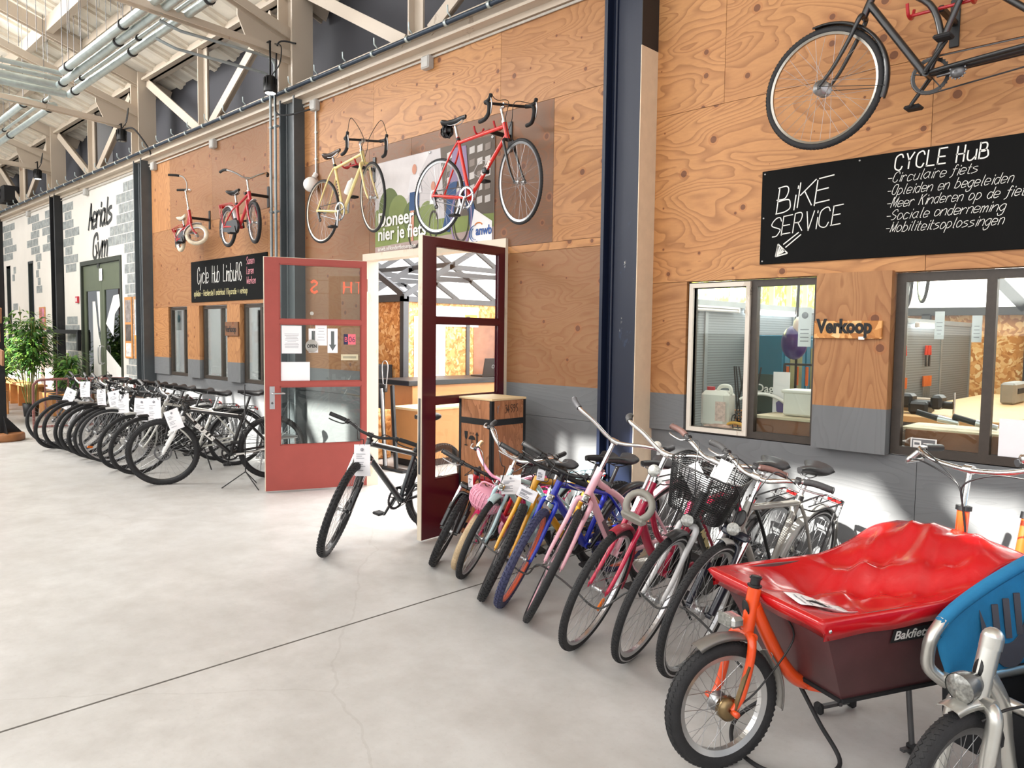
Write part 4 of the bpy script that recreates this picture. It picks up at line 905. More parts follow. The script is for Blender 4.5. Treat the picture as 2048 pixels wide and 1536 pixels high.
# hooks carrying them
def hook(x, z, reach, label, col='b01822', ln=.24, dz=0):
    t = empty('bike_hook', (x, 0, z), label, 'bike hook')
    m = MB(); m.bbox((0, -.006, 0), (.05, .012, .26), .004); m.bbox((0, -reach/2, dz), (.03, reach, .035), .006); m.build('bracket', M_BLACK, t)
    if col:
        m = MB(); m.tube([(-ln/2, -reach, dz), (ln/2, -reach, dz)], .009, 8)
        for s in (-1, 1): m.tube(cr([(s*ln/2, -reach+.06, dz+.05), (s*ln/2, -reach+.03, dz-.004), (s*ln/2, -reach-.03, dz-.004), (s*ln/2, -reach-.055, dz+.05)], 4), .009, 8)
        tag(m.build('hook_arm', paint(col), t), 'red plastic coated hook arms')
hook(-4.72, 3.37, .27, 'red double hook holding the red racing bike'); hook(-6.72, 3.37, .28, 'red double hook holding the cream racing bike'); hook(-1.28, 3.40, .27, 'red double hook holding the long black bike', ln=.30)
hook(-8.99, 3.355, .32, 'black bracket behind the red childrens bike', None); hook(-10.68, 3.23, .31, 'black bracket behind the tiny red bike', None)

# ---- paper tags hung on the bikes
def tag_paper(c, nrm, w_, h_, label, tilt=0, plastic=False, prints=True):
    """a sheet hung facing nrm, with print on it"""
    n = V(nrm).normalized(); u = V((0, 0, 1)).cross(n).normalized(); up = n.cross(u); R_ = Matrix.Rotation(math.radians(tilt), 3, n); u, up = R_ @ u, R_ @ up
    M = Matrix(((u.x, -n.x, up.x, c[0]), (u.y, -n.y, up.y, c[1]), (u.z, -n.z, up.z, c[2]), (0, 0, 0, 1)))
    t = empty('price_tag', c, label, 'price tag'); M2 = M.copy(); M2.translation = V((0, 0, 0))
    m = MB(); N = 6; vs = []
    for y in (0, .0012):
        for i in range(N+1):
            b = .006*math.sin(i/N*PI)
            vs += [V((-w_/2, y-b, -h_*i/N)), V((w_/2, y-b+.004*math.sin(i), -h_*i/N))]
    fs = []
    for i in range(N): fs += [(2*i, 2*i+1, 2*i+3, 2*i+2), (2*(N+1)+2*i, 2*(N+1)+2*i+2, 2*(N+1)+2*i+3, 2*(N+1)+2*i+1)]
    m.add([M2 @ v for v in vs], fs); m.build('sheet', M_PAPER, t)
    if prints:
        m = MB()
        if h_ > .12:
            m.lathe([(0, -.0), (h_*.055, 0), (h_*.055, .0004), (0, .0004)], 14, 'Y', M=M2 @ Matrix.Translation((0, -.0085, -h_*.16)))
        for k in range(9):
            ww = w_*random.uniform(.25, .62); z = -h_*(.30+.065*k)
            if k in (3, 7): continue
            m.box(-w_*.36, -w_*.36+ww, -.0088, -.008, z-.0022, z+.0022, 0, M2)
        m.build('print', M_GREYINK, t)
    m = MB(); m.tube([M2 @ V((-.02, -.001, -.008)), M2 @ V((0, 0, .05)), M2 @ V((.02, -.001, -.008))], .0013, 4, closed=False); m.build('string', M_BLACK, t)
def tg(D, dx, dy, dz, w_, h_, label, tilt=0, n=(.55, -.8, .05)):
    p = bike_pt(D, D['cl']+V((dx, dy, dz))); tag_paper(p, n, w_, h_, label, tilt)
tg(b_mtb, .09, -.02, -.06, .125, .235, 'white sheet in plastic hanging on the mountain bike in the doorway', 2)
tg(l2, .10, 0, -.08, .16, .30, 'long tilted paper sheet on the far end of the left row', -22); tg(l3, .08, .05, .04, .15, .21, 'paper sheet hanging third from the far end of the left row', 2)
tg(l5, .08, 0, -.05, .13, .22, 'grey tinted sheet on the grey city bike', 6); tg(l7, .12, .0, -.03, .20, .24, 'wide tilted sheet on the bike with curved bar ends', 14); tg(l8, .10, 0, -.06, .17, .24, 'sheet on the black ladies bike in the left row', 4)
tg(l9, .10, .02, -.06, .19, .27, 'large upright paper sheet with round logo in the left row', -2); tg(l10, .12, 0, -.04, .17, .28, 'paper sheet on the grey white bike in the left row', 6); tg(bulls, .12, .06, -.07, .15, .22, 'tilted paper sheet on the white fork mountain bike', 22, (.75, -.65, .1))
tg(b1, .05, -.03, -.03, .035, .09, 'narrow white tag on the red childrens mountain bike', 4); tg(b3, .06, .02, -.10, .14, .13, 'white printed sheet on the pale blue childrens bike', 4)
tg(b4, .09, -.02, -.13, .12, .075, 'white tag hanging over the yellow fork', -24); tg(b4, .0, .0, -.02, .05, .07, 'small white tag beside the yellow head tube', -8); tg(b7, .04, .15, .01, .10, .15, 'white tag hanging on the magenta bike handlebar', 28); tg(b9, .04, -.14, .03, .07, .12, 'pinkish paper tag on the silver grey gents bike', -24)

# steel lock cable threaded through the front wheels
def fw(D, dz=.0, dy=0): return bike_pt(D, D['F']+V((.09, dy, dz)))
pts = [fw(b2, .05), fw(b3, .02, .03), fw(b3, .08, -.05)]
for D, dz in ((b4, .02), (b5, -.03), (b6, .0), (b7, -.04), (b8, .02), (b9, .0)):
    pts += [fw(D, dz, -.07)+V((0, 0, .015)), fw(D, dz, .07)]
pts.append(fw(b9, -.1, .3)); m = MB(); m.tube(cr(pts, 8), .0055, 6); tag(m.build('lock_cable', mat('cable_grey', '3a3a3a', .5)), 'dark steel lock cable threaded through the front wheels', 'cable')
# loop of hose on the floor beside the orange wheel
m = MB(); m.tube(cr([(-1.28, -1.74, .22), (-1.17, -1.80, .12), (-1.06, -1.86, .02), (-1.10, -2.02, .014), (-1.25, -2.10, .014), (-1.42, -2.02, .014), (-1.5, -1.86, .03), (-1.42, -1.8, .12), (-1.33, -1.84, .2)], 8), .009, 8); tag(m.build('lock_cable', M_RUBBER), 'thick black cable looped on the floor beside the orange wheel', 'cable')
# ------------------------------------------------------------------ cargo bikes
ORG = paint('e8501c', .28); SILV = mat('silver_frame', 'c9c8c2', .3, .75, var=.05, coat=.3)
def local_root(name, loc, hd, label, cat):
    return empty(name, loc, label, cat, rot=(0, 0, math.radians(hd)))
M_CBOX = mat('brown_box_board', '583436', .45, var=.18, sc=5, coat=.15)
def tarp():
    t = NT('red_tarpaulin'); v = t.coord('Object'); n = t.noise(v, 5, 3, .5)
    t.link(t.ramp(n, [(.3, lin('b8101a')), (.7, lin('cc141e'))]), t.b.inputs['Base Color']); t.b.inputs['Roughness'].default_value = .22; t.b.inputs['Coat Weight'].default_value = .5; t.b.inputs['Coat Roughness'].default_value = .15
    t.bump(t.noise(v, 9, 3, .5, .8), .25, .02); return t.m
cg = local_root('cargo_bike', (-1.392, -2.181, 0), -114.9, 'orange cargo bike with brown box under a red tarpaulin', 'cargo bike')
add_wheel('front_wheel', cg, wheel_meshes(.248, .030, 'd0d0d0', n=36, rimd=.026, hub=.04, hubw=.06), Matrix.Translation((0, 0, .248)))
add_wheel('rear_wheel', cg, wheel_meshes(.32, .026, 'c4c4c4', n=36, hub=.035), Matrix.Translation((-1.95, 0, .32)))
m = MB()
m.tube([(-.136, 0, .69), (-.105, 0, .52)], .026, 14)
m.tube(cr([(-.135, 0, .62), (-.20, 0, .50), (-.28, 0, .37), (-.37, 0, .285), (-.50, 0, .262), (-.9, 0, .25), (-1.2, 0, .26)], 6), .027, 14)
m.tube([(-1.18, 0, .26), (-1.235, 0, .92)], .025, 12); m.tube([(-1.2, 0, .5), (-1.55, 0, .30)], .02, 10); m.tube([(-1.2, 0, .27), (-1.52, 0, .28)], .022, 10); m.tube([(-1.52, 0, .28), (-1.64, 0, .86)], .021, 12); m.tube([(-1.2, 0, .42), (-1.30, 0, .62), (-1.58, 0, .66)], .016, 8)
for s in (-1, 1): m.tube([(-1.53, s*.02, .28), (-1.95, s*.065, .32)], .012, 8); m.tube([(-1.6, s*.02, .68), (-1.95, s*.065, .32)], .010, 8); m.tube([(-.40, s*.02, .26), (-.45, s*.15, .285), (-1.15, s*.15, .285)], .012, 8)
m.tube([(-.44, -.15, .285), (-.44, .15, .285)], .011, 8)
m.build('frame', ORG, cg)
m = MB()
for s in (-1, 1): m.tube(cr([(-.10, s*.02, .515), (-.085, s*.058, .50), (-.07, s*.066, .42), (-.035, s*.066, .30), (.0, s*.064, .25)], 5), [.017]*16+[.015, .014, .013, .012, .011], 10); m.lathe([(0, 0), (.012, 0), (.012, .03), (0, .03)], 8, 'Y', (0, .066 if s > 0 else -.096, .248))
m.tube([(-.10, -.05, .512), (-.10, .05, .512)], .018, 10); m.build('fork', ORG, cg)
m = MB(); m.tube([(-.134, 0, .688), (-.142, 0, .735)], .019, 12); m.tube([(-.135, 0, .695), (-.136, 0, .702)], .028, 14); m.tube([(-.14, 0, .725), (-.1405, 0, .732)], .024, 14); m.build('headset', M_BLACK, cg)
m = MB(); ax = frame_m((-.098, 0, .615), (0, 1, 0), (.15, 0, .98)); m.lathe([(0, 0), (.024, 0), (.028, .002), (.024, .004), (0, .004)], 18, 'Z', M=ax @ Matrix.Rotation(-PI/2, 4, 'X') @ Matrix.Rotation(PI, 4, 'X') @ Matrix.Diagonal((.8, 1.2, 1, 1))); m.build('head_badge', M_BLACK, cg)
m = MB(); fender_mb(m, (0, 0, .248), .272, .036, 62, 118, 14); fender_mb(m, (0, 0, .248), .272, .036, 140, 192, 12); tag(m.build('front_mudguard', mat('mudguard_grey', '8d8a86', .35, .6), cg), 'dull grey mudguard')
m = MB(); q = V((-.035, 0, .565)); ax = frame_m(q, (0, 1, 0), (1, 0, 0)); m.bbox((0, 0, 0), (.06, .085, .045), .012, 0, Matrix.Translation(q+V((.0, 0, .01)))); m.tube([q, (-.09, 0, .53)], .006, 6); lo = m.build('headlight', M_CHROME, cg); m = MB(); m.bbox((0, 0, 0), (.012, .075, .05), .008, 0, Matrix.Translation(q+V((.035, 0, .015)))); m.build('lens', M_LENS, lo)
m = MB(); m.lathe([(0, .0), (.045, .0), (.045, .03), (.03, .04), (0, .04)], 20, 'Y', (0, .02, .248)); m.bar((0, .07, .248), (-.06, .075, .42), .006, .02, up=(0, 1, 0)); m.build('hub_brake', mat('hub_brass', '8f7a5a', .35, 1.0), cg)
# box: tapered board sides
def cbx(x, z):  # half width at height
    return .215+(z-.30)*.26
m = MB()
T = [(-.19, .66), (-1.20, .66)]; Bm = [(-.375, .305), (-.98, .305)]
def P3(x, y, z): return V((x, y, z))
o8 = [P3(-.375, .215, .305), P3(-.98, .215, .305), P3(-.98, -.215, .305), P3(-.375, -.215, .305), P3(-.185, .31, .665), P3(-1.19, .31, .665), P3(-1.19, -.31, .665), P3(-.185, -.31, .665)]
i8 = [p+V((-.012 if p.x > -.6 else .012, -.012 if p.y > 0 else .012, .012 if p.z < .5 else 0)) for p in o8]
m.add(o8+i8, [(0, 1, 5, 4), (1, 2, 6, 5), (2, 3, 7, 6), (3, 0, 4, 7), (3, 2, 1, 0), (12, 13, 9, 8), (13, 14, 10, 9), (14, 15, 11, 10), (15, 12, 8, 11), (8, 9, 10, 11), (4, 5, 13, 12), (5, 6, 14, 13), (6, 7, 15, 14), (7, 4, 12, 15)])
bx = m.build('cargo_box', M_CBOX, cg)
m = MB()
for a, b in ((0, 1), (1, 2), (2, 3), (3, 0)): m.bar(o8[a]+V((0, 0, -.006)), o8[b]+V((0, 0, -.006)), .02, .014)
m.build('edge_strip', M_BLACKM, bx)
sd = (o8[1]-o8[0]).normalized(); upv = ((o8[4]+o8[5])/2-(o8[0]+o8[1])/2); upv = (upv-sd*upv.dot(sd)).normalized(); nr = sd.cross(upv)
ml = Matrix(((sd.x, -nr.x, upv.x, 0), (sd.y, -nr.y, upv.y, 0), (sd.z, -nr.z, upv.z, 0), (0, 0, 0, 1)))
nout = V((0, 1, 0)) if nr.y > 0 else V((0, -1, 0)); ml = Matrix(((sd.x, -nr.x, upv.x, 0), (sd.y, -nr.y, upv.y, 0), (sd.z, -nr.z, upv.z, 0), (0, 0, 0, 1)))
ml.translation = V((-.545, .2815, .537))+nr*.002
m = MB(); m.box(-.012, .27, -.001, .0, -.012, .046, 0, ml); m.build('name_panel', M_INK, bx)
ml2 = ml.copy(); ml2.translation = ml.translation+nr*.0015; lettering('Bakfiets', .056, M_WHITE, bx, ml2, .0004, offset=.0008)
# tarpaulin: rim all round, sagging in the middle, pulled up over a bow at the back
CRS = [(.95, -.5, .45, .25, .020), (.95, -.2, .55, .55, .018), (.9, .1, .62, .8, .014), (.98, .35, .70, .95, .016), (.75, -.75, .40, -.2, -.016), (.62, -.6, .5, .5, .012), (.45, -.3, .30, .6, .010), (.98, .7, .86, .2, .014), (.88, -.85, .62, -.35, .014)]
def crz(t, s):
    z = 0
    for (t0, s0, t1, s1, a) in CRS:
        dx, dy = t1-t0, (s1-s0)*.31; px, py = t-t0, (s-s0)*.31; L2 = dx*dx+dy*dy; k = (px*dx+py*dy)/L2
        if -.15 < k < 1.15: d = abs(px*dy-py*dx)/math.sqrt(L2); z += a*max(0, 1-d/.045)**1.6*max(0, math.sin(PI*min(1, max(0, (k+.15)/1.3))))
    return z
m = MB(); NX, NY = 72, 44; top = []
for i in range(NX+1):
    t = i/NX; x = -.165-(1.05)*t; rim_z = .672+.012*t+.105*max(0, (t-.55)/.45)**1.1*1.0; row = []
    for j in range(NY+1):
        s = -1+2*j/NY; yy = s*(.325+.0*t); edge = min(1, (1-abs(s))*2.4)*min(1, t*4.5)*min(1, (1-t)*7+.05); far = max(0, -s)
        crest = .08*math.exp(-((t-.86)/.12)**2)*(1-.6*abs(s)**3)+far*.0*t
        sag = .085*edge*math.exp(-((t-.36)/.28)**2)
        wr = .010*edge*math.sin(9*t+5.5*s+2*math.sin(4*s))+.007*edge*math.sin(21*t-9*s)*(.3+t)+.009*edge*math.sin(7*s+13*t*t)
        diag = .028*edge*math.exp(-(((t-.62)-.16*s)/.05)**2)-.022*edge*math.exp(-(((t-.5)-.22*s)/.06)**2)
        row.append(V((x, yy, rim_z+crest-sag+wr*.8+diag+crz(t, s)*edge+.02*(1-abs(s))*t)))
    top.append(row)
vs = [p for r_ in top for p in r_]; fs = [(i*(NY+1)+j, i*(NY+1)+j+1, (i+1)*(NY+1)+j+1, (i+1)*(NY+1)+j) for i in range(NX) for j in range(NY)]
m.add(vs, fs, 0, True)
loop = [(0, j) for j in range(NY)]+[(i, NY) for i in range(NX)]+[(NX, j) for j in range(NY, 0, -1)]+[(i, 0) for i in range(NX, 0, -1)]
sk = []
for k, (i, j) in enumerate(loop):
    p = top[i][j]; c_ = V((-.69, 0, p.z)); drop = .085; t = i/NX
    zb = .597+.012*t-.003*math.sin(k*.3)
    inn = V(((.012 if p.x > -.7 else -.012) if j in range(1, NY) and i in (0, NX) else 0, 0, 0))
    q0 = p+V((0, .008*(1 if j == NY else -1 if j == 0 else 0), -.012)); q0.x += .01 if i == 0 else -.01 if i == NX else 0
    q1 = V((p.x-(.035 if i == 0 else -.02 if i == NX else 0)*1.0, p.y*(.985), zb+ (p.z-.68)*.25)); sk.append((p, q0, q0.lerp(q1, .5), q1))
n = len(sk); vs = [q for s_ in sk for q in s_]; m.add(vs, [(k*4+a, k*4+a+1, ((k+1) % n)*4+a+1, ((k+1) % n)*4+a) for k in range(n) for a in range(3)], 0, True)
cv = m.build('tarpaulin', tarp(), cg)
sol = cv.modifiers.new('thick', 'SOLIDIFY'); sol.thickness = .004; sol.offset = -1
m = MB()
for p in ((-.20, .327, .63), (-.22, -.327, .63), (-.75, .322, .64), (-1.1, .32, .66)): m.lathe([(0, 0), (.008, 0), (.006, .004), (0, .005)], 10, 'Y', p)
m.build('snap_button', M_CHROME, cv)
# support stand, steering column, bars, saddle post
m = MB()
for s in (-1, 1): m.tube([(-.76, s*.17, .30), (-.775, s*.19, .025)], .011, 8, 0)
m.bar((-.67, -.2, .03), (-.85, -.2, .03), .02, .015); m.bar((-.72, .19, .03), (-.83, .19, .03), .02, .012)
so = m.build('kickstand', M_STEEL, cg)
for x, y in ((-.665, -.2), (-.85, -.2), (-.775, .19)): MB().bbox((x, y, .026), (.035, .05, .05), .012).build('rubber_foot', M_RUBBER, so)
m = MB(); m.tube([(-1.235, 0, .92), (-1.26, 0, 1.09)], .0125, 10); m.tube([(-1.235, 0, .915), (-1.237, 0, .935)], .032, 14, 1); m.tube([(-1.258, -.02, 1.093), (-1.258, .02, 1.093)], .019, 10); m.build('stem', [M_CHROME, M_BLACK], cg)
m = MB(); hp = cr([(-1.43, -.32, 1.135), (-1.36, -.315, 1.14), (-1.29, -.28, 1.14), (-1.25, -.18, 1.11), (-1.25, -.05, 1.093), (-1.25, .05, 1.093), (-1.25, .18, 1.11), (-1.29, .28, 1.14), (-1.36, .315, 1.14), (-1.43, .32, 1.135)], 5); m.tube(hp, .0115, 10); hb_ = m.build('handlebar', M_CHROME, cg)
for s in (-1, 1):
    m = MB(); m.tube([(-1.36, s*.316, 1.14), (-1.48, s*.325, 1.132)], .017, 10); m.build('grip', M_BLACK, hb_)
    m = MB(); m.tube(cr([(-1.30, s*.30, 1.125), (-1.27, s*.33, 1.08), (-1.30, s*.345, 1.07), (-1.40, s*.36, 1.075)], 5), [.012]*6+[.008]*10, 8); m.build('brake_lever', M_ALU, hb_)
m = MB(); m.lathe([(0, -.02), (.03, -.018), (.034, -.002), (.034, .004), (.028, .018), (0, .022)], 18, 'Z', (-1.28, .24, 1.175)); m.tube([(-1.27, .24, 1.14), (-1.28, .24, 1.16)], .009, 8); m.build('bell', M_CHROME, hb_)
m = MB()
for e in ((-1.27, -.32, 1.09), (-1.27, .32, 1.09), (-1.3, -.29, 1.15)): m.tube(cr([e, V(e)*.55+V((-.50, 0, .50)), (-1.17, e[1]*.05+.03, 1.04), (-1.205, .02, .93), (-1.215, .03, .8), (-1.2, .03, .62)], 6), .004, 6)
m.tube(cr([(-.02, .06, .26), (-.10, .085, .33), (-.25, .09, .5), (-.20, .11, .62), (-.30, .13, .66), (-.40, .16, .58), (-.36, .14, .40), (-.42, .06, .29)], 6), .004, 6); m.build('brake_cable', M_BLACK, cg)
m = MB(); m.tube([(-1.635, 0, .85), (-1.69, 0, 1.06)], .0135, 10); m.tube([(-1.632, 0, .845), (-1.64, 0, .875)], .025, 12, 1); m.bar((-1.615, .03, .85), (-1.58, .04, .77), .008, .02, 1); m.build('seat_post', [M_ALU, M_BLACK], cg); link('saddle', saddle_mesh(.27, .2, None), cg, Matrix.Translation((-1.69, 0, 1.10)))
m = MB(); fender_mb(m, (-1.95, 0, .32), .345, .035, 20, 200); m.build('rear_mudguard', M_BLACK, cg)
# printed sheet lying on the tarpaulin
t = empty('paper_sheet', (0, 0, 0), 'white printed sheet lying on the red tarpaulin', 'paper'); cgM = Matrix.Translation((-1.392, -2.181, 0)) @ Matrix.Rotation(math.radians(-114.9), 4, 'Z')
def tz(x, y):
    i = min(NX, max(0, (-.165-x)/1.05*NX)); j = min(NY, max(0, (y/.325+1)/2*NY)); return top[int(i)][int(j)].z
m = MB(); vs = []
for i in range(9):
    for j in range(7):
        x, y = -.235-.235*i/8+.03*(j/6), .045+.13*j/6+.04*i/8; vs.append(cgM @ V((x, y, max(tz(x, y), tz(x-.026, y), tz(x, y+.027), tz(x-.026, y+.027))+.007)))
m.add(vs, [(i*7+j, i*7+j+1, (i+1)*7+j+1, (i+1)*7+j) for i in range(8) for j in range(6)], 0, True); so = m.build('sheet', M_PAPER, t); sm = so.modifiers.new('thick', 'SOLIDIFY'); sm.thickness = .001
m = MB()
def pp(a, b): i, j = a*8, b*6; k = int(round(i))*7+int(round(j)); return V(vs[k])+V((0, 0, .0022))
for a in (1, 2, 4, 5, 6):
    for b in range(1, 5):
        p, q = V(vs[a*7+b]), V(vs[a*7+b+1]); d = (V(vs[(a+1)*7+b])-p)*.22; m.poly([p+V((0, 0, .002)), q+V((0, 0, .002)), q+d+V((0, 0, .002)), p+d+V((0, 0, .002))])
m.build('print', M_GREYINK, t)

# silver cargo bike with blue fabric tub, half out of frame
sc_ = local_root('cargo_bike', (-.601, -2.14, 0), -114.9, 'silver cargo bike with blue fabric tub, cut off at the right edge', 'cargo bike')
S2 = Matrix.Translation((-.1, 0, .4)) @ Matrix.Rotation(math.radians(4), 4, 'Z') @ Matrix.Translation((.1, 0, -.4))
add_wheel('front_wheel', sc_, wheel_meshes(.25, .030, '8a8a8a', n=36, rimd=.03, hub=.03), S2 @ Matrix.Translation((0, 0, .25)))
add_wheel('rear_wheel', sc_, wheel_meshes(.32, .026, 'c4c4c4', n=36, hub=.035), Matrix.Translation((-1.9, 0, .32)))
m = MB(); m.tube([(-.125, 0, .705), (-.075, 0, .525)], .032, 16); m.tube([(-.1285, 0, .715), (-.12, 0, .68)], .034, 16); m.ball((-.128, 0, .712), .0335, 16)
m.tube(cr([(-.10, 0, .60), (-.17, 0, .50), (-.20, 0, .36), (-.24, 0, .24), (-.36, 0, .20), (-.6, 0, .2), (-1.1, 0, .22), (-1.5, 0, .28)], 6), .032, 14); m.tube([(-1.5, 0, .28), (-1.62, 0, .85)], .022, 10)
for s in (-1, 1): m.tube([(-1.5, s*.03, .28), (-1.9, s*.065, .32)], .014, 8)
m.tube(cr([(-.3, .03, .22), (-.28, .14, .26), (-.24, .2, .34), (-.26, .215, .44), (-.36, .21, .47), (-.5, .21, .40)], 6), .014, 10); m.build('frame', SILV, sc_)
m = MB()
for s in (-1, 1): m.tube(cr([(-.075, s*.02, .515), (-.06, s*.062, .50), (-.045, s*.068, .43), (-.02, s*.068, .33), (.0, s*.066, .25)], 5), [.024]*14+[.021, .02, .019, .018, .017, .016, .015], 12)
m.tube([(-.072, -.055, .515), (-.072, .055, .515)], .026, 12); m.build('fork', SILV, sc_, S2)
m = MB(); fender_mb(m, (0, 0, .25), .278, .042, 75, 118, 14); m.build('front_mudguard', SILV, sc_, S2)
m = MB(); ax = frame_m((.0, 0, .575), (0, 1, 0), (.92, 0, -.12)); m.lathe([(0, -.06), (.03, -.055), (.045, -.02), (.048, .01), (.048, .02)], 20, 'Z', M=ax); m.tube([(-.01, 0, .56), (-.05, 0, .515)], .006, 6); lo = m.build('headlight', mat('lamp_grey', '6f6f6e', .3, .6), sc_, S2); m = MB(); m.lathe([(.046, .018), (.03, .03), (0, .036)], 20, 'Z', M=ax); m.build('lens', M_LENS, lo)
m = MB(); ax = frame_m((-.072, 0, .62), (0, 1, 0), (-.27, 0, .96)); m.lathe([(0, 0), (.02, 0), (.02, .003), (0, .003)], 14, 'Z', M=ax @ Matrix.Rotation(PI/2, 4, 'X') @ Matrix.Diagonal((.8, 1.6, 1, 1))); m.build('head_badge', M_BLACK, sc_)
# tub: lower tube, rising hoop, blue fabric between
def hoop(t):    # t -1 right .. 1 left, round the back
    a = abs(t); sgn = -1 if t < 0 else 1
    if a > .35: k = (1-a)/.65; return V((-.26-.62*k, sgn*(.315), .585+.27*(k**.62)))
    k = a/.35; return V((-.88-.17*math.cos(k*PI/2), sgn*.315*math.sin(k*PI/2), .855+.035*(1-k)))
def lowr(t):
    a = abs(t); sgn = -1 if t < 0 else 1
    if a > .35: k = (1-a)/.65; return V((-.30-.62*k, sgn*.29, .40-.0*k))
    k = a/.35; return V((-.92-.1*math.cos(k*PI/2), sgn*.29*math.sin(k*PI/2), .40))
m = MB(); N = 60; vs = []
for i in range(N+1):
    t = -1+2*i/N; A, B_ = hoop(t), lowr(t)
    for j in range(9): p = A.lerp(B_, j/8); p += V((.0, (-1 if t < 0 else 1)*.008*math.sin(j*.8+i*.6)*(j/8), 0)); vs.append(p)
m.add(vs, [(i*9+j, (i+1)*9+j, (i+1)*9+j+1, i*9+j+1) for i in range(N) for j in range(8)], 0, True)
hp = [hoop(-1+2*i/N) for i in range(N+1)]; m.tube(hp, .024, 10, 0)
fb = m.build('fabric_tub', mat('blue_canvas', '1f78a8', .8, var=.14, sc=7, bump=.15), sc_); s_ = fb.modifiers.new('thick', 'SOLIDIFY'); s_.thickness = .004
m = MB()
for s in (-1, 1): m.tube(cr([hoop(s*.96), hoop(s)+V((.012, 0, -.005)), V((-.235, s*.318, .53)), V((-.235, s*.315, .47)), V((-.27, s*.29, .43)), V((-.30, s*.27, .41))], 5), .0235, 12)
m.tube([(-.285, -.29, .435), (-.275, -.1, .455), (-.275, .1, .455), (-.285, .29, .435)], .02, 10); m.tube([(-.30, -.29, .41), (-.95, -.29, .40)], .02, 10); m.tube([(-.30, .29, .41), (-.95, .29, .40)], .02, 10); m.build('tub_hoop', SILV, sc_)
m = MB(); m.add([(-.28, -.28, .22), (-1.0, -.28, .22), (-1.0, .28, .22), (-.28, .28, .22), (-.27, -.285, .43), (-1.0, -.285, .43), (-1.0, .285, .43), (-.27, .285, .43)], [(3, 2, 1, 0), (0, 1, 5, 4), (1, 2, 6, 5), (2, 3, 7, 6), (3, 0, 4, 7)])
m.bbox((-.80, 0, .42), (.26, .5, .06), .02); m.bbox((-.55, 0, .25), (.5, .52, .04), .01); m.build('tub_liner', mat('black_canvas', '15161a', .85, bump=.1), sc_)
m = MB()
for t0, t1 in ((-.80, -.52),):
    for i in range(12):
        t, t2 = t0+(t1-t0)*i/12, t0+(t1-t0)*(i+1)/12
        def dp(t): k = (t-t0)/(t1-t0); return .18+.50*math.sin(k*PI)**.6
        for (aa, bb) in ((dp(t), dp(t2)),):
            m.poly([hoop(t).lerp(lowr(t), aa)+V((0, .012, 0)), hoop(t2).lerp(lowr(t2), bb)+V((0, .012, 0)), hoop(t2).lerp(lowr(t2), min(.92, bb+.26))+V((0, .014, 0)), hoop(t).lerp(lowr(t), min(.92, aa+.26))+V((0, .014, 0))])
    for t in (-.72, -.66, -.60): m.bar(hoop(t).lerp(lowr(t), .22)+V((0, .012, 0)), hoop(t).lerp(lowr(t), .62)+V((0, .012, 0)), .004, .018)
po = m.build('net_pocket', mat('grey_net', '4c4c54', .85), sc_); s_ = po.modifiers.new('thick', 'SOLIDIFY'); s_.thickness = .003
m = MB(); m.tube(cr([(-.03, .05, .48), (-.12, .08, .52), (-.22, .1, .5), (-.3, .2, .36), (-.4, .24, .33)], 5), .005, 6); m.build('brake_cable', M_BLACK, sc_)
m = MB(); m.tube([(-1.62, 0, .85), (-1.67, 0, 1.0)], .0135, 10); m.build('seat_post', M_ALU, sc_); link('saddle', saddle_mesh(.27, .2, None), sc_, Matrix.Translation((-1.67, 0, 1.03)))
m = MB()
for s in (-1, 1): m.tube([(-.95, s*.17, .22), (-.99, s*.22, .008)], .010, 8)
m.build('kickstand', M_STEEL, sc_)
